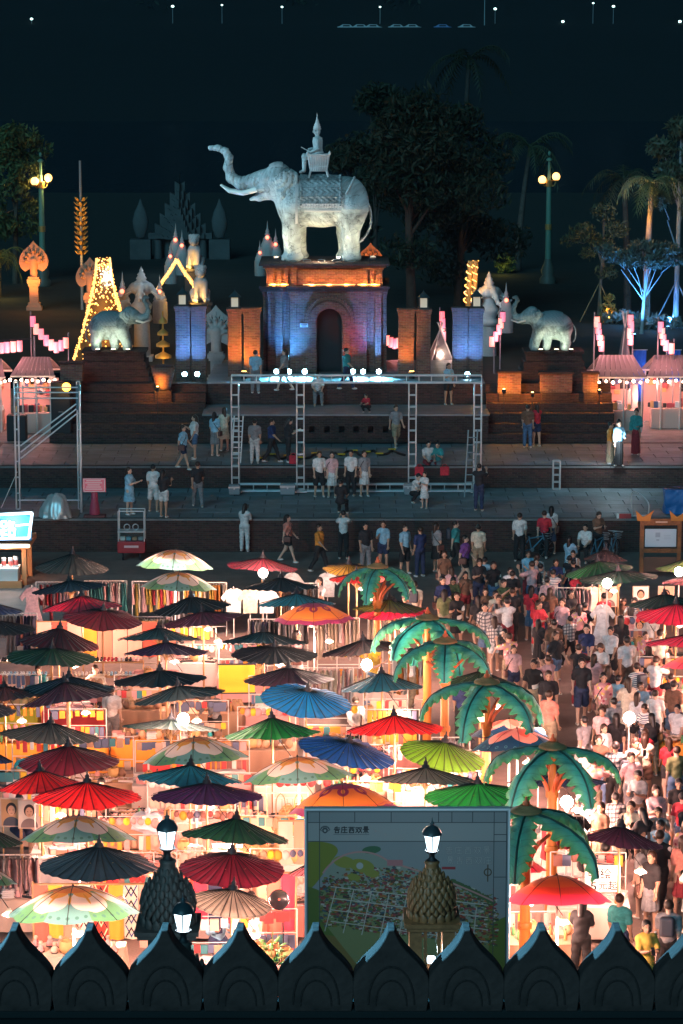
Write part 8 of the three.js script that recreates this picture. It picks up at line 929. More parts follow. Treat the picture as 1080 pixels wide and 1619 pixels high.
// rows of stalls, far to near
rack(92, 1002, 1.3, ['pale pink', 'white', 'red'], 13); rack(168, 1000, 1.3, ['white', 'pale pink', 'salmon', 'teal'], 15); rack(246, 1001, 1.4, ['cream', 'red', 'yellow', 'pale pink'], 16); rack(325, 1003, 1.3, ['orange', 'yellow', 'cream', 'black'], 15); rack(470, 1004, 1.3, ['grey', 'black', 'white', 'brown'], 14);
rack(22, 1056, 1.4, ['grey', 'salmon', 'navy'], 14); rack(232, 1062, 1.5, ['white', 'cream', 'olive', 'pale pink'], 16); rack(440, 1066, 1.7, ['black', 'grey', 'white', 'navy'], 18); rack(535, 1064, 1.2, ['white', 'cream', 'pale pink'], 12); rack(612, 1062, 1.1, ['white', 'cream'], 11); rack(650, 1120, 1.0, ['white', 'orange', 'cream'], 10); rack(520, 1150, 1.3, ['white', 'pale pink', 'cream'], 12);
table(300, 1085, 1.5, 'white', 'trinket_tray'); table(385, 1110, 1.4, 'pink', 'figurine'); table(250, 1112, 1.4, 'cream', 'gift_box'); table(570, 1125, 1.3, 'white', 'gift_box'); table(20, 1160, 1.5, 'yellow', 'straw_bag'); table(118, 1166, 1.6, 'red', 'gift_box'); table(222, 1162, 1.5, 'tan', 'clay_jar', 0.9, 10); table(345, 1166, 1.5, 'tan', 'clay_jar', 0.9, 10); table(430, 1170, 1.3, 'pink', 'cloth_stack'); table(610, 1178, 1.2, 'cream', 'trinket_tray');
table(22, 1218, 1.5, 'orange', 'wooden_bowl', 0.7); table(122, 1222, 1.5, 'orange', 'figurine', 0.7); table(218, 1212, 1.3, 'orange', 'clay_jar', 0.7); table(318, 1216, 1.4, 'orange', 'wooden_bowl', 0.8); table(420, 1226, 1.5, 'tan', 'clay_jar', 0.9, 9); table(525, 1222, 1.4, 'white', 'bottle', 0.8, 9); table(620, 1232, 1.4, 'pink', 'trinket_tray'); table(700, 1236, 1.1, 'cream', 'gift_box');
table(65, 1275, 1.5, 'white', 'gift_box'); table(165, 1280, 1.4, 'tan', 'trinket_tray'); table(255, 1284, 1.3, 'white', 'gift_box', 0.9, 8); table(350, 1280, 1.4, 'pink', 'cloth_stack'); table(450, 1284, 1.4, 'white', 'gift_box', 0.9, 8); table(560, 1290, 1.5, 'cream', 'bottle', 0.9, 10); table(660, 1296, 1.4, 'white', 'trinket_tray'); table(740, 1300, 1.0, 'pink', 'figurine');
table(30, 1335, 1.5, 'cream', 'gift_box', 0.9, 8); table(185, 1338, 1.6, 'tan', 'trinket_tray', 0.9, 8); table(275, 1345, 1.3, 'white', 'gift_box'); table(370, 1342, 1.5, 'pink', 'figurine', 0.9, 9); table(480, 1346, 1.4, 'tan', 'straw_bag'); table(590, 1352, 1.4, 'white', 'bottle'); table(690, 1358, 1.2, 'pink', 'cloth_stack');
table(110, 1400, 1.6, 'white', 'gift_box', 0.9, 8); table(205, 1408, 1.4, 'pink', 'trinket_tray'); table(320, 1405, 1.5, 'cream', 'bottle', 0.9, 10); table(430, 1412, 1.5, 'white', 'straw_bag', 0.9, 8); table(20, 1470, 1.4, 'cream', 'cloth_stack'); table(190, 1476, 1.4, 'tan', 'figurine'); table(330, 1480, 1.4, 'white', 'trinket_tray'); table(440, 1478, 1.2, 'pink', 'cloth_stack');
rack(18, 1472, 1.2, ['yellow', 'white', 'pale pink'], 11); table(340, 1590, 1.5, 'white', 'cloth_stack', 0.7); table(120, 1560, 1.9, 'cream', 'figurine', 0.9, 9); table(430, 1575, 1.0, 'pink', 'straw_bag'); table(930, 1480, 1.6, 'white', 'cloth_stack', 0.9, 8); table(860, 1540, 1.5, 'tan', 'bottle', 0.9, 9); table(1050, 1140, 1.5, 'white', 'gift_box', 0.9); table(1068, 1218, 1.4, 'orange', 'wooden_bowl'); table(1010, 1060, 1.3, 'cream', 'trinket_tray'); rack(888, 1405, 0.9, ['black', 'red', 'cream', 'yellow'], 9); rack(905, 1012, 1.1, ['white', 'cream', 'pale pink'], 11); rack(712, 1270, 0.9, ['white', 'cream'], 9);
// shoe shelves
{ const shoeG = [ball(0.05, 0, 0.04, 0.05, 0.9, 0.7, 2.1, 10), ball(0.04, 0, 0.075, -0.02, 0.9, 0.8, 1.1, 8)]; let sp;
  for (const [px, py, w, side] of [[168, 1112, 2.0, 'right'], [30, 1112, 1.7, 'left']]) { const q = at(px, py, 0), t = thing('shoe_shelf', `wooden shoe shelf, the ${side} one, below the dark green parasol at left`, 'shelf', [q.x, 0, q.z]); for (let k = 0; k < 3; k++) part(t, 'shelf_board', bx(w, 0.03, 0.3, 0, 0.35 + k * 0.36, -k * 0.2), MBamboo); for (const s of [-1, 1]) part(t, 'side_frame', [bar([s * w / 2, 0, 0.15], [s * w / 2, 1.1, -0.5], 0.02), bar([s * w / 2, 0, -0.55], [s * w / 2, 1.1, -0.5], 0.02)], MBamboo);
    for (let k = 0; k < 3; k++) for (let i = 0; i < 9; i++) { const c = pick(['white', 'pale pink', 'red', 'black', 'sky blue', 'cream']), p = [q.x - w * 0.45 + w * 0.9 * (i + 0.5) / 9, 0.383 + k * 0.36, q.z - k * 0.2], lab = `${c} pair of shoes, ${ORD[i]} from left, ${['bottom', 'middle', 'top'][k]} row of the ${side} shoe shelf`; if (!sp) { sp = thing('shoe_pair', lab, 'shoes', p, 0, 'shoes on the wooden shelves'); for (const s of [-1, 1]) part(sp, 'shoe', join(shoeG.map((g) => g.clone())).translate(s * 0.055, 0, 0), TOPS[c]); } else { const o = dup(sp, p, rr(-0.1, 0.1), lab); o.children.forEach((m) => { m.material = TOPS[c]; }); } } } }
// hanging textiles, yellow board, portraits, bags and sundry displays
{ const weave = (a, b, c) => canvasTex(128, 256, (x) => { x.fillStyle = a; x.fillRect(0, 0, 128, 256); x.lineWidth = 9; for (let i = -1; i < 6; i++) { x.strokeStyle = b; x.beginPath(); x.moveTo(10, i * 64); x.lineTo(64, i * 64 + 50); x.lineTo(118, i * 64); x.stroke(); x.strokeStyle = c; x.beginPath(); x.moveTo(10, i * 64 + 60); x.lineTo(64, i * 64 + 10); x.lineTo(118, i * 64 + 60); x.stroke(); } });
  const M = (t) => new THREE.MeshStandardMaterial({ map: t, roughness: 0.9, side: THREE.DoubleSide }), mats3 = [M(weave('#e9d8c4', '#1d1a22', '#b02a2a')), M(weave('#d8c7b4', '#2d4a80', '#1d1a22')), mat(0.8, 0.36, 0.04, 0.9), mat(0.62, 0.12, 0.08, 0.9), M(weave('#c23a2c', '#e8c9a0', '#2b1420')), mat(0.5, 0.25, 0.16, 0.9), mat(0.02, 0.025, 0.06, 0.9), mat(0.65, 0.03, 0.06, 0.9), mat(0.75, 0.45, 0.35, 0.9)], nm = ['black and white diamond', 'blue diamond patterned', 'plain orange', 'rust red', 'red zigzag patterned', 'tan', 'navy', 'bright red', 'pale pink'];
  const panel = (w, h) => { const g = new THREE.PlaneGeometry(w, h, 12, 8), p = g.attributes.position; for (let i = 0; i < p.count; i++) p.setZ(i, 0.03 * Math.sin(p.getX(i) * 19 + 1) * (0.6 - p.getY(i) / h)); g.computeVertexNormals(); return g.translate(0, -h / 2, 0); }, pg = panel(0.36, 1.15);
  for (const [x0, x1, py, seq, where] of [[55, 245, 1555, [3, 2, 5, 0, 4, 2, 1, 8], 'behind the glowing petal parasol'], [238, 468, 1535, [8, 6, 4, 7, 6, 7, 8, 5, 3, 7], 'below the large maroon parasol'], [60, 250, 1075, [8, 3, 8, 2, 5, 8, 8, 3], 'at the upper left racks'], [440, 560, 1420, [8, 5, 2, 8, 3], 'left of the map board']]) { const a = at(x0, py, 0), b = at(x1, py, 0), h = py > 1500 ? 2.0 : 1.7, L = b.x - a.x, t = thing('textile_rail', `wooden rail of hanging textiles ${where}`, 'rail', [a.x, 0, a.z]); part(t, 'rail', bar([0, h, 0], [L, h, 0], 0.02, 6), MBamboo); for (const x of [0, L]) part(t, 'post', bar([x, 0, 0], [x, h + 0.05, 0], 0.025, 6), MBamboo); const ord = ['first', 'second', 'third', 'fourth', 'fifth', 'sixth', 'seventh', 'eighth', 'ninth', 'tenth']; seq.forEach((k, i) => { const m = solo('hanging_textile', pg, mats3[k], `${nm[k]} textile, ${ord[i]} from left on the rail ${where}`, 'textile', [a.x + L * (i + 0.5) / seq.length, h - 0.015, a.z + 0.028]); m.scale.x = L / seq.length / 0.38; m.scale.y = 0.85 + 0.25 * rnd(); }); }
  const boardAt = (px, py, w, h, y, m, label, cat, name, extra) => { const q = at(px, py, 0), t = thing(name, label, cat, [q.x, 0, q.z], rr(-0.05, 0.05)); part(t, 'board', rbx(w, h, 0.04, 0.01, 0, y, 0), m); for (const s of [-1, 1]) part(t, 'leg', bar([s * w * 0.42, 0, -0.06], [s * w * 0.42, y + h * 0.5, -0.03], 0.018, 6), MBamboo); if (extra) extra(t, w, h, y); return t; };
  boardAt(375, 1150, 0.95, 0.75, 0.95, CL.yellow, 'plain yellow display board left of the bright blue parasol', 'board', 'display_board', (t, w, h, y) => part(t, 'frame', [bx(w + 0.06, 0.03, 0.06, 0, y + h, 0), bx(w + 0.06, 0.03, 0.06, 0, y - 0.03, 0)], MDark));
  const pt = (seed, bg) => canvasTex(96, 128, (c) => { c.fillStyle = bg; c.fillRect(0, 0, 96, 128); c.fillStyle = '#2c2526'; c.beginPath(); c.ellipse(48, 46, 25, 30, 0, 0, 7); c.fill(); c.fillStyle = '#c99a7d'; c.beginPath(); c.ellipse(48, 54, 18, 24, 0, 0, 7); c.fill(); c.fillStyle = seed % 2 ? '#4a4a52' : '#7d6a66'; c.beginPath(); c.ellipse(48, 122, 40, 38, 0, 0, 7); c.fill(); c.fillStyle = '#3a2a26'; for (const x of [40, 56]) c.fillRect(x - 2, 50, 5, 3); c.fillRect(44, 66, 9, 2); });
  [[48, 1365, 'drawn portrait on an easel beside the front petal parasol at left', '#cbb9a9'], [20, 1362, 'smaller tan portrait board left of the drawn portrait', '#b98a62'], [962, 1000, 'drawn portrait poster at the right stalls, left one', '#d9cbbd'], [1012, 1000, 'drawn portrait poster at the right stalls, middle one', '#e6ddd3'], [1052, 1000, 'drawn portrait poster at the right stalls, right one', '#c9a78a'], [1010, 1052, 'pale pencil portrait below the crimson parasol at right', '#efe9e2']].forEach(([px, py, lab, bg], i) => boardAt(px, py, 0.5, 0.66, 0.8, CL.cream, lab, 'portrait', 'portrait_board', (t, w, h, y) => part(t, 'print', new THREE.PlaneGeometry(w * 0.9, h * 0.92).translate(0, y + h / 2, 0.024), M(pt(i, bg)))));
  // round straw bags hanging on a frame, white grille
  let q = at(430, 1370, 0), t = thing('bag_frame', 'white frame with hanging straw bags right of the dark green parasol', 'frame', [q.x, 0, q.z]); part(t, 'frame', [bar([-0.8, 0, 0], [-0.8, 1.7, 0], 0.02), bar([0.8, 0, 0], [0.8, 1.7, 0], 0.02), bar([-0.8, 1.68, 0], [0.8, 1.68, 0], 0.02)], MPole); for (let i = 0; i < 12; i++) part(t, 'grille_bar', bar([-0.8 + i * 0.145, 0.2, 0.05], [-0.8 + i * 0.145, 0.55, 0.05], 0.01, 4), MPole);
  [['tan', 0.22], ['pale', 0.26], ['brown', 0.2], ['orange', 0.2]].forEach(([c, r], i) => { const m = { tan: mat(0.6, 0.36, 0.14, 0.85), pale: mat(0.75, 0.55, 0.32, 0.85), brown: mat(0.35, 0.18, 0.08, 0.85), orange: mat(0.7, 0.34, 0.1, 0.85) }[c], b = thing('round_bag', `${c} round straw bag hanging on the white frame`, 'bag', [q.x - 0.6 + i * 0.4, 1.68, q.z + 0.05]); part(b, 'body', new THREE.CylinderGeometry(r, r, 0.08, 24).rotateX(Math.PI / 2).translate(0, -0.5 - r, 0), m); part(b, 'rim', new THREE.TorusGeometry(r, 0.02, 6, 24).translate(0, -0.5 - r, 0.04), m); part(b, 'handle', tube([[-0.1, -0.52, 0], [-0.08, -0.1, 0], [0, 0, 0], [0.08, -0.1, 0], [0.1, -0.52, 0]], 0.012, 16, 5), m); });
  // front-on shirts and dresses on display
  const shirt = extrude([[-0.2, -0.75], [0.2, -0.75], [0.22, -0.28], [0.3, -0.38], [0.38, -0.28], [0.22, -0.06], [0.08, 0], [0, -0.05], [-0.08, 0], [-0.22, -0.06], [-0.38, -0.28], [-0.3, -0.38], [-0.22, -0.28]], 0.05, 0.012), dress = extrude([[-0.34, -1.2], [0.34, -1.2], [0.16, -0.5], [0.18, -0.25], [0.3, -0.4], [0.36, -0.3], [0.18, -0.05], [0.06, 0], [0, -0.06], [-0.06, 0], [-0.18, -0.05], [-0.36, -0.3], [-0.3, -0.4], [-0.18, -0.25], [-0.16, -0.5]], 0.06, 0.015);
  [[52, 1010, dress, 'pale pink', 'pale pink dress displayed at the upper left rack'], [370, 1012, shirt, 'white', 'white shirt displayed front-on, left of three below the black parasol'], [396, 1012, shirt, 'cream', 'cream shirt displayed front-on, middle of three below the black parasol'], [422, 1012, shirt, 'white', 'white shirt displayed front-on, right of three below the black parasol'], [518, 985, shirt, 'white', 'white shirt displayed left of the first palm parasol'], [905, 1400, shirt, 'black', 'dark striped shirt hanging beside the fifth palm trunk'], [462, 985, dress, 'white', 'white dress displayed beside the globe lamp at the top'], [935, 1008, dress, 'cream', 'cream feathery dress displayed at the right stalls'], [952, 1040, dress, 'white', 'white feathery dress displayed at the right stalls']].forEach(([px, py, g, c, lab]) => { const p = at(px, py, 0), t = thing('display_garment', lab, 'garment', [p.x, 0, p.z], rr(-0.2, 0.2)); part(t, 'garment', g.clone().translate(0, 1.6, 0), TOPS[c]); part(t, 'stand', bar([0, 0, -0.02], [0, 1.65, -0.02], 0.018, 6), MPole); part(t, 'foot', cyl(0.16, 0.15, 0.03, 0, 0.003, 0, 12), MPole); });
  // reflector lamp, potted plant, tube light
  q = at(442, 1560, 0); t = thing('reflector_lamp', 'black round reflector lamp on a stand below the maroon parasol', 'lamp', [q.x, 0, q.z]); part(t, 'dish', lathe([[0.02, 0], [0.15, 0.05], [0.2, 0.12], [0.19, 0.12], [0.14, 0.06], [0.02, 0.02]], 20).rotateX(Math.PI / 2.4).translate(0, 1.75, 0), mat(0.1, 0.1, 0.11, 0.25, { metalness: 0.7 })); part(t, 'stand', bar([0.12, 0, -0.05], [0.05, 1.75, -0.05], 0.018), MBlack);
  q = at(430, 1585, 0); t = thing('potted_plant', 'leafy green potted plant behind the parapet in the middle', 'plant', [q.x, 0, q.z]); part(t, 'pot', lathe([[0.14, 0], [0.2, 0.4], [0.17, 0.4]], 16), mat(0.3, 0.12, 0.06, 0.7)); part(t, 'stem', [0, 1, 2, 3].map((i) => bar([0, 0.35, 0], [Math.cos(i * 1.6) * 0.18, 1.05 + 0.1 * i, Math.sin(i * 1.6) * 0.18], 0.012)), mat(0.1, 0.15, 0.04, 0.7)); for (let i = 0; i < 26; i++) { const a = i * 2.4, y = 0.55 + 0.028 * i; part(t, 'leaf', ball(0.1, 0, 0, 0, 1, 0.12, 0.42, 8).rotateZ(0.4).translate(0.14, 0, 0).rotateY(a).translate(Math.cos(a) * 0.06, y, Math.sin(a) * 0.06), mat(0.06, 0.22, 0.05, 0.5)); }
  for (const [px, py, lab] of [[360, 1338, 'short bright tube light under the dark green parasol'], [760, 1392, 'short bright tube light beside the nearest palm trunk']]) { const p = P(px, py, { h: 1.75 }), tl = thing('tube_light', lab, 'lamp', p); part(tl, 'tube', bar([-0.3, 0, 0], [0.3, 0, 0], 0.03, 8), glow(1, 0.88, 0.7, 9)); part(tl, 'holder', [bx(0.66, 0.03, 0.05, 0, 0.035, -0.01)], MWhite); part(tl, 'hanger', bar([0, 0.06, -0.01], [0, 0.5, -0.05], 0.008, 4), MBlack); lamp(V(p.x, p.y - 0.08, p.z + 0.06), WARM, 14, 4); }
  q = at(40, 1272, 0); t = thing('teal_toy', 'round turquoise inflatable toy by the orange tables', 'toy', [q.x, 0.757, q.z + 0.1]); part(t, 'body', ball(0.22, 0, 0.2, 0, 1.1, 0.9, 1, 14), CL.teal); part(t, 'head', ball(0.12, 0.2, 0.38, 0.05, 1, 1, 1, 12), CL.teal);
  const pb = at(236, 1372, 0); t = thing('plastic_bag', 'shiny pale plastic bag beside the left lotus pillar', 'bag', [pb.x, 0.757, pb.z]); const bg = new THREE.SphereGeometry(0.32, 24, 16), bp = bg.attributes.position; for (let i = 0; i < bp.count; i++) { const n = fbm(bp.getX(i) * 7 + 5, bp.getY(i) * 7 + bp.getZ(i) * 5, 999, 3) - 0.5; bp.setXYZ(i, bp.getX(i) * (1.1 + n), bp.getY(i) * (0.8 + n * 0.6) + 0.26, bp.getZ(i) * (0.8 + n)); } bg.computeVertexNormals(); part(t, 'bag', bg, mat(0.6, 0.62, 0.7, 0.2)); part(t, 'knot', ball(0.05, 0, 0.55, 0, 1, 1.4, 1, 8), mat(0.6, 0.62, 0.7, 0.2));
}
// written characters as strokes in a unit square
const HAN = { 告: '3,9 2,7;5,10 5,5;2,8 9,8;1,5.6 9,5.6;2.5,4 7.5,4 7.5,.5 2.5,.5 2.5,4', 庄: '5,10 5.4,9;1.5,8.6 9,8.6;1.6,8.6 1.4,4 .4,.4;3,5 9,5;5.8,7.4 5.8,.8;2.6,.8 9.6,.8', 西: '1,9 9.4,9;2,6.6 8.4,6.6 8.4,.6 2,.6 2,6.6;4,9 4,4.6 3,3;6.2,9 6.2,4 7.6,4', 双: '.6,8.4 4.4,8.4 3.2,4 .6,.8;1,6.6 4.6,1;5.4,8.4 9.2,8.4 8,4 5,.6;5.8,7 9.6,.6', 景: '2.6,10 7.4,10 7.4,7 2.6,7 2.6,10;2.6,8.5 7.4,8.5;5,6.6 5,6;.8,5.8 9.2,5.8;3,4.8 7,4.8 7,3 3,3 3,4.8;5,3 5,.2;3,2 1.6,.8;7,2 8.4,.8', 喷: '.6,8 3,8 3,3.4 .6,3.4 .6,8;4,9 9.6,9;6.8,10 6.8,7.4;5.4,8.2 5.4,6.8;8.2,8.2 8.2,6.8;3.8,7 9.8,7;4.8,6 8.8,6 8.8,2.4;4.8,6 4.8,2.4;6.8,5 6.8,3;6.6,2.6 4.4,.2;7.2,2 9.2,.2', 绘: '2.6,9.6 .8,6.8 3,6.8 .8,4;.8,4 3.6,4.6;.6,1 3.8,2;6.8,10 4.2,5.8;6.8,10 9.8,5.8;5.6,5.6 8.4,5.6;4.8,3.6 9.4,3.6;6.6,3.4 5.2,.8 8.8,1.2;8,2.4 9.4,.4', 元: '2.4,9 7.8,9;.8,6 9.4,6;4,6 3.6,2.8 1,.4;6.2,6 6.2,1 9.2,1 9.4,2.4', 起: '2.8,10 2.8,6;1,8.6 4.6,8.6;.6,6.4 5,6.4;3,6.4 3,1.6;3,4.2 4.8,4.2;1.4,4.4 .6,.6;.8,1.8 4,.4 9.6,.4;5.8,8.6 9,8.6 9,5.8 5.8,5.8 5.8,2.2 9.4,2.2 9.4,3.4' };
function han(c, ch, x, y, s, lw, style) { c.strokeStyle = style; c.lineWidth = lw; c.lineCap = 'round'; c.lineJoin = 'round'; for (const st of HAN[ch].split(';')) { c.beginPath(); st.split(' ').forEach((p, i) => { const [a, b] = p.split(',').map(Number); c[i ? 'lineTo' : 'moveTo'](x + a / 10 * s, y + s - b / 10 * s); }); c.stroke(); } }
{ const q = at(948, 1470, 0), t = thing('price_sign', 'white price sign with black writing at the painting stall in the lane', 'sign', [q.x, 0, q.z + 0.45]); const st = canvasTex(256, 200, (c) => { c.fillStyle = '#efe9e4'; c.fillRect(0, 0, 256, 200); han(c, '喷', 20, 20, 80, 9, '#1b1b1d'); han(c, '绘', 108, 20, 80, 9, '#1b1b1d'); c.fillStyle = '#1b1b1d'; c.font = 'bold 92px sans-serif'; c.fillText('5', 36, 190); han(c, '元', 96, 118, 66, 8, '#1b1b1d'); han(c, '起', 168, 118, 66, 8, '#1b1b1d'); }); part(t, 'board', rbx(0.72, 0.56, 0.03, 0.01, 0, 0.95, 0), MWhite); part(t, 'print', new THREE.PlaneGeometry(0.7, 0.54).translate(0, 1.23, 0.019), new THREE.MeshStandardMaterial({ map: st, roughness: 0.7 })); for (const s of [-1, 1]) part(t, 'leg', bar([s * 0.3, 0, -0.05], [s * 0.3, 1.2, -0.03], 0.018, 6), MPole); lamp(V(q.x + 0.1, 1.7, q.z + 1.0), WARM, 3); }
// ---------- the map board ----------
{
  const d = 44, a = P(484, 1281, { d }), b = P(804, 1281, { d }), bt = P(484, 1590, { d }).y, W = b.x - a.x, Ht = a.y - bt, t = thing('map_board', 'tall illustrated map board behind the parapet with title at its top', 'map board', [(a.x + b.x) / 2, 0, -d]);
  const print = canvasTex(1024, Math.round(1024 * Ht / W), (c, w, h) => { const r = rngOf(17), R = (x, y) => x + (y - x) * r(); c.fillStyle = '#9fadb3'; c.fillRect(0, 0, w, h); c.fillStyle = '#b4bfc2'; c.fillRect(0, 60, w, 100);
    c.fillStyle = '#8e9a2f'; c.beginPath(); c.moveTo(0, 165); c.bezierCurveTo(120, 150, 180, 190, 150, 230); c.bezierCurveTo(100, 300, 60, 380, 0, 430); c.fill(); c.fillStyle = '#66822f'; c.beginPath(); c.moveTo(0, 400); c.bezierCurveTo(140, 430, 200, 560, 330, 640); c.lineTo(560, h); c.lineTo(0, h); c.fill(); c.fillStyle = '#6d8a35'; c.beginPath(); c.moveTo(w, 560); c.bezierCurveTo(880, 620, 800, 700, 700, h); c.lineTo(w, h); c.fill(); c.fillStyle = '#8a7a3c'; c.beginPath(); c.moveTo(0, 640); c.lineTo(420, 720); c.lineTo(560, h); c.lineTo(0, h); c.fill();
    c.fillStyle = '#8f9f6a'; c.beginPath(); c.moveTo(60, 420); c.bezierCurveTo(300, 330, 700, 380, 960, 500); c.lineTo(900, h); c.lineTo(420, h); c.lineTo(60, 560); c.closePath(); c.fill(); c.fillStyle = '#9fb0a4'; c.beginPath(); c.moveTo(90, 330); c.bezierCurveTo(200, 180, 330, 210, 430, 270); c.bezierCurveTo(600, 310, 820, 390, 940, 470); c.lineTo(760, 700); c.lineTo(420, 640); c.closePath(); c.fill();
    const cols = ['#5d7a2e', '#8f8a34', '#a8402f', '#c07a38', '#d6d6cc', '#4d7440', '#a84a58', '#6f3f26', '#3f6478', '#2f3a30']; for (let i = 0; i < 4200; i++) { const x = R(70, 980), y = R(300, 760), e = 240 + Math.abs(x - 380) * 0.34; if (y < e + R(0, 70) || y > 640 + (x - 300) * 0.12) continue; c.save(); c.translate(x, y); c.rotate(R(-0.25, 0.35)); c.fillStyle = cols[Math.floor(r() * cols.length)]; const s = R(3, 14); c.fillRect(-s, -s / 2, s * 1.6, s * 0.8); if (r() < 0.4) { c.fillStyle = '#7c3f38'; c.beginPath(); c.moveTo(-s, -s / 2); c.lineTo(-s * 0.2, -s); c.lineTo(s * 0.6, -s / 2); c.fill(); } c.restore(); }
    c.fillStyle = '#9ea543'; for (const [x, y, k] of [[190, 270, 44], [280, 290, 50], [330, 330, 30], [240, 350, 26]]) { c.beginPath(); c.ellipse(x, y, k * 1.3, k * 0.7, 0.2, 0, 7); c.fill(); } c.fillStyle = '#c5d0d2'; c.beginPath(); c.arc(270, 290, 18, 0, 7); c.fill(); c.fillStyle = '#3f7a55'; c.beginPath(); c.ellipse(330, 205, 48, 20, -0.1, 0, 7); c.fill(); c.fillStyle = '#4d7040'; for (let i = 0; i < 26; i++) { c.beginPath(); c.arc(745 + i * 8.4, 372 + i * 4.4 + R(-5, 5), 13, 0, 7); c.fill(); }
    c.strokeStyle = '#d8a4a0'; c.lineWidth = 9; c.beginPath(); c.moveTo(80, 330); c.bezierCurveTo(170, 190, 330, 190, 420, 270); c.bezierCurveTo(560, 310, 760, 380, 960, 480); c.stroke(); c.fillStyle = '#d08c92'; c.fillRect(410, 258, 80, 32); c.strokeStyle = '#d9dcd6'; c.lineWidth = 5; for (let i = 0; i < 9; i++) { c.beginPath(); c.moveTo(150 + i * 90, 400 + i * 14); c.lineTo(90 + i * 95, 640 + i * 10); c.stroke(); } for (let i = 0; i < 4; i++) { c.beginPath(); c.moveTo(120, 400 + i * 62); c.lineTo(930, 500 + i * 66); c.stroke(); }
    c.fillStyle = '#b0353f'; c.fillRect(690, 295, 70, 14); c.strokeStyle = '#46535b'; c.lineWidth = 5; c.strokeRect(3, 3, w - 6, h - 6); c.lineWidth = 4; for (const y of [60, 160]) { c.beginPath(); c.moveTo(0, y); c.lineTo(w, y); c.stroke(); } for (const x of [64, 244, 430, 672, 740, 846, 956]) { c.beginPath(); c.moveTo(x, 0); c.lineTo(x, 60); c.stroke(); } for (const x of [64, 956]) { c.beginPath(); c.moveTo(x, 60); c.lineTo(x, h); c.stroke(); } for (const y of [124, 350]) { c.beginPath(); c.moveTo(956, y); c.lineTo(w, y); c.stroke(); }
    c.strokeStyle = '#33404a'; c.lineWidth = 3; for (let i = 0; i < 5; i++) { c.save(); c.translate(92, 104); c.rotate((i - 2) * 0.5); c.strokeRect(-9, -24, 18, 32); c.restore(); } [...'告庄西双景'].forEach((ch, i) => han(c, ch, 136 + i * 37, 82, 34, 5, '#2a343c')); c.fillStyle = '#46535b'; c.fillRect(136, 122, 182, 2);
    [...'告庄西双景'].forEach((ch, i) => { han(c, ch, 706 + i * 48, 186, 42, 7, '#8b979c'); han(c, ch, 706 + i * 48, 186, 42, 3, '#c3ccce'); }); [...'景告西双庄'].forEach((ch, i) => { han(c, ch, 712 + i * 48, 240, 42, 7, '#8b979c'); han(c, ch, 712 + i * 48, 240, 42, 3, '#c3ccce'); }); c.strokeStyle = '#5a4a34'; c.lineWidth = 6; c.beginPath(); c.arc(926, 324, 18, 0, 7); c.moveTo(926, 286); c.lineTo(926, 372); c.stroke(); });
  part(t, 'panel', rbx(W, Ht, 0.12, 0.015, 0, bt, -0.06), mat(0.3, 0.34, 0.36, 0.6)); part(t, 'print', new THREE.PlaneGeometry(W - 0.03, Ht - 0.03).translate(0, bt + Ht / 2, 0.004), new THREE.MeshStandardMaterial({ map: print, color: C(0.46, 0.41, 0.4), roughness: 0.6 })); for (const s of [-1, 0, 1]) part(t, 'support', bx(0.12, bt + Ht * 0.8, 0.12, s * W * 0.42, 0, -0.2), MSteel); part(t, 'edge_trim', [bx(0.03, Ht, 0.14, -W / 2 - 0.016, bt, -0.06), bx(0.03, Ht, 0.14, W / 2 + 0.016, bt, -0.06), bx(W + 0.06, 0.03, 0.14, 0, bt + Ht + 0.001, -0.06)], mat(0.5, 0.55, 0.58, 0.5));
}
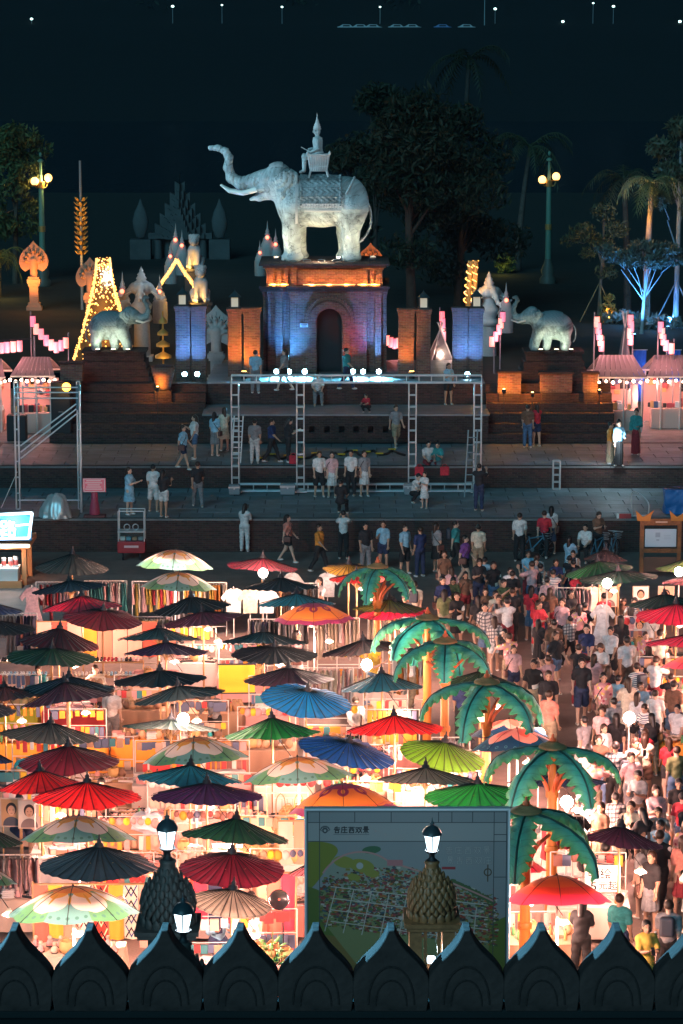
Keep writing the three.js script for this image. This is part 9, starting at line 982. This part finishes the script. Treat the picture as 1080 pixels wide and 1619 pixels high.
// ---------- lotus pillars with lanterns ----------
{
  const MBr = mat(0.36, 0.155, 0.06, 0.45, { map: blotch }), MDk = mat(0.06, 0.056, 0.05, 0.6, { map: blotch }), petalG = (() => { const g = ball(1, 0, 0, 0, 0.5, 0.75, 0.34, 8), p = g.attributes.position; for (let i = 0; i < p.count; i++) { const y = p.getY(i); p.setX(i, p.getX(i) * (1 - 0.45 * Math.max(0, y))); p.setZ(i, p.getZ(i) + 0.18 * y * y); } g.computeVertexNormals(); return g; })();
  const build = (px, pyTop, d, sc, m, open, label, labL) => { const top = P(px, pyTop, { d }), t = thing('lotus_pillar', label, 'pillar', [top.x, 0, -d]), T = top.y, k = sc; const Y = (y) => T - y * k;   // y below the lantern foot, in metres at k = 1
    part(t, 'bud_core', lathe([[0.1, Y(0)], [0.13, Y(0.03)], [0.11, Y(0.07)], [0.12, Y(0.14)], [0.19, Y(0.26)], [0.27, Y(0.36)], [0.33, Y(0.47)], [0.36, Y(0.6)], [0.35, Y(0.72)], [0.3, Y(0.84)], [0.34, Y(0.9)], [0.38, Y(0.97)]].map(([a, b]) => [a * k, b]), 22), m);
    [[0.17, 0.13, 9, 0.05], [0.26, 0.2, 12, 0.056], [0.35, 0.275, 14, 0.062], [0.44, 0.33, 16, 0.066], [0.53, 0.365, 18, 0.068], [0.62, 0.378, 18, 0.068], [0.71, 0.372, 18, 0.066], [0.79, 0.35, 18, 0.06]].forEach(([y, r, n, s], q) => { for (let i = 0; i < n; i++) { const a = (i + (q % 2) * 0.5) / n * 6.283; if (Math.cos(a) < -0.35) continue; const p = part(t, 'petal', petalG, m); p.position.set(Math.sin(a) * r * k, Y(y), Math.cos(a) * r * k); p.rotation.set(-0.25, a, 0, 'YXZ'); p.scale.setScalar(s * k * 1.5); } });
    for (let i = 0; i < 16; i++) { const a = i / 16 * 6.283; if (Math.cos(a) < -0.35) continue; const p = part(t, 'base_petal', petalG, m); p.position.set(Math.sin(a) * 0.37 * k, Y(0.9), Math.cos(a) * 0.37 * k); p.rotation.set(0, a, 0); p.scale.set(0.15 * k, 0.12 * k, 0.13 * k); }
    part(t, 'plinth', [bx(0.92 * k, 0.06, 0.92 * k, 0, Y(1.02), 0), bx(0.84 * k, 0.06, 0.84 * k, 0, Y(1.02) - 0.063, 0)], m); const y1 = Y(1.02) - 0.07;
    if (open) { for (const i of [-1, 1]) for (const j of [-1, 1]) part(t, 'corner_post', [bx(0.2 * k, 0.75, 0.2 * k, i * 0.27 * k, y1 - 0.75, j * 0.27 * k)], m); for (const x of [-0.11, 0.11]) part(t, 'baluster', bx(0.05 * k, 0.75, 0.05 * k, x * k, y1 - 0.75, 0.3 * k), m); part(t, 'inner_lamp', rbx(0.14 * k, 0.1, 0.14 * k, 0.03, 0, y1 - 0.62, 0), glow(0.7, 0.88, 1, 5)); lamp(V(top.x, y1 - 0.4, -d), [0.7, 0.85, 1], 1.6, 3); part(t, 'lower_shaft', bx(0.74 * k, y1 - 0.76, 0.74 * k, 0, 0, 0), m); }
    else { part(t, 'shaft', bx(0.56 * k, y1, 0.56 * k, 0, 0, 0), m); for (let i = -2; i <= 2; i++) part(t, 'flute', bx(0.05 * k, y1 * 0.9, 0.03, i * 0.1 * k, y1 * 0.05, 0.295 * k), m); }
    const L = thing('pillar_lamp', labL, 'lamp', [top.x, T, -d]), s = k; part(L, 'stem', lathe([[0.09 * s, 0], [0.05 * s, 0.04 * s], [0.045 * s, 0.1 * s], [0.1 * s, 0.14 * s], [0.12 * s, 0.17 * s]], 14), MBlack);
    part(L, 'glass', lathe([[0.09, 0.17], [0.135, 0.34], [0.15, 0.44], [0.001, 0.445]].map(([a, b]) => [a * s, b * s]), 6), glow(0.72, 0.92, 1, 2.6)); for (let i = 0; i < 6; i++) { const a = i / 6 * 6.283; part(L, 'frame_bar', bar([Math.sin(a) * 0.094 * s, 0.17 * s, Math.cos(a) * 0.094 * s], [Math.sin(a) * 0.156 * s, 0.45 * s, Math.cos(a) * 0.156 * s], 0.008 * s, 5), MBlack); }
    part(L, 'roof', lathe([[0.175, 0.44], [0.18, 0.46], [0.15, 0.51], [0.1, 0.565], [0.04, 0.59], [0.03, 0.62], [0.045, 0.635], [0.012, 0.66], [0.006, 0.72], [0.001, 0.73]].map(([a, b]) => [a * s, b * s]), 6), mat(0.03, 0.05, 0.06, 0.4)); lamp(V(top.x, T + 0.33 * s, -d), [0.75, 0.9, 1], open ? 9 : 8, 3); };
  build(683, 1360, 40, 0.93, MBr, true, 'brown lotus bud pillar with open base before the map board', 'glowing white lantern on the pillar before the map board'); build(265, 1358, 37, 0.98, MDk, false, 'dark lotus bud pillar at left below the purple parasol', 'glowing white lantern on the dark lotus pillar at left'); build(290, 1488, 34, 0.9, MDk, false, 'dark lotus bud pillar mostly hidden by the parapet at left', 'lower glowing white lantern just above the parapet at left');
}
// ---------- the parapet in the foreground ----------
{
  const d = 14, mL = mat(0.012, 0.012, 0.013, 0.9), m = mat(0.09, 0.045, 0.039, 0.95, { map: blotch, bumpMap: speckBump, bumpScale: 0.008 }), tip = P(142, 1472, { d }), val = P(202, 1543, { d }), bot = P(142, 1597, { d }), X = (px) => P(px, 1520, { d }).x, step = X(261.5) - X(142.5), hw = step / 2 - 0.002, hT = tip.y - bot.y, hV = val.y - bot.y, t = thing('parapet', 'dark parapet of pointed lotus petal merlons along the bottom', 'parapet', [0, 0, 0]);
  const s = new THREE.Shape(); s.moveTo(-hw * 0.93, 0); s.bezierCurveTo(-hw * 1.02, hV * 0.5, -hw, hV * 0.9, -hw * 0.96, hV); s.bezierCurveTo(-hw * 0.7, hV + (hT - hV) * 0.38, -hw * 0.26, hV + (hT - hV) * 0.5, -0.012, hT); s.lineTo(0.012, hT); s.bezierCurveTo(hw * 0.26, hV + (hT - hV) * 0.5, hw * 0.7, hV + (hT - hV) * 0.38, hw * 0.96, hV); s.bezierCurveTo(hw, hV * 0.9, hw * 1.02, hV * 0.5, hw * 0.93, 0); s.closePath();
  const g = new THREE.ExtrudeGeometry(s, { depth: 0.13, bevelEnabled: true, bevelSize: 0.006, bevelThickness: 0.008, bevelSegments: 2, curveSegments: 16 }); g.translate(0, 0, -0.13); const rel = mergeGeometries([[0.62, 0.007], [0.42, 0.006]].map(([k, r]) => new THREE.TubeGeometry(new THREE.CatmullRomCurve3([...Array(13)].map((_, i) => { const a = Math.PI * (0.02 + 0.96 * i / 12); return V(Math.cos(a) * hw * k, 0.01 + Math.pow(Math.sin(a), 0.8) * hT * k * 0.86, 0.008); })), 30, r, 6)));
  for (let i = -2; i < 11; i++) { const x = X(22 + i * 119.3), q = part(t, 'merlon', g, m); q.position.set(x, bot.y, -d); part(q, 'relief', rel, m); }
  part(t, 'ledge', [rbx(8, 0.05, 0.2, 0.012, 0, bot.y - 0.052, -d - 0.1)], mL); part(t, 'wall', bx(8, bot.y - 0.06, 0.24, 0, 0, -d - 0.05), mL);
  const bl = thing('blue_floodlight', 'blue floodlight on the parapet beyond the left edge', 'floodlight', [X(22) - 7, tip.y + 6, -d - 1.2]); part(bl, 'lens', ball(0.06, 0, 0, 0, 1, 1, 1, 10), glow(0.2, 0.65, 1, 4)); part(bl, 'stand', bar([0, -0.05, 0], [0, -tip.y - 6, 0], 0.03), MBlack); spot(V(X(22) - 7, tip.y + 6, -d - 1.2), V(-0.5, tip.y, -d - 0.06), [0.12, 0.6, 0.95], 2800, 0.42, 0.4, 3);
}
// thin night haze
scene.fog = new THREE.FogExp2(0x8fc0e6, 0.00008);
renderer.render(scene, camera);
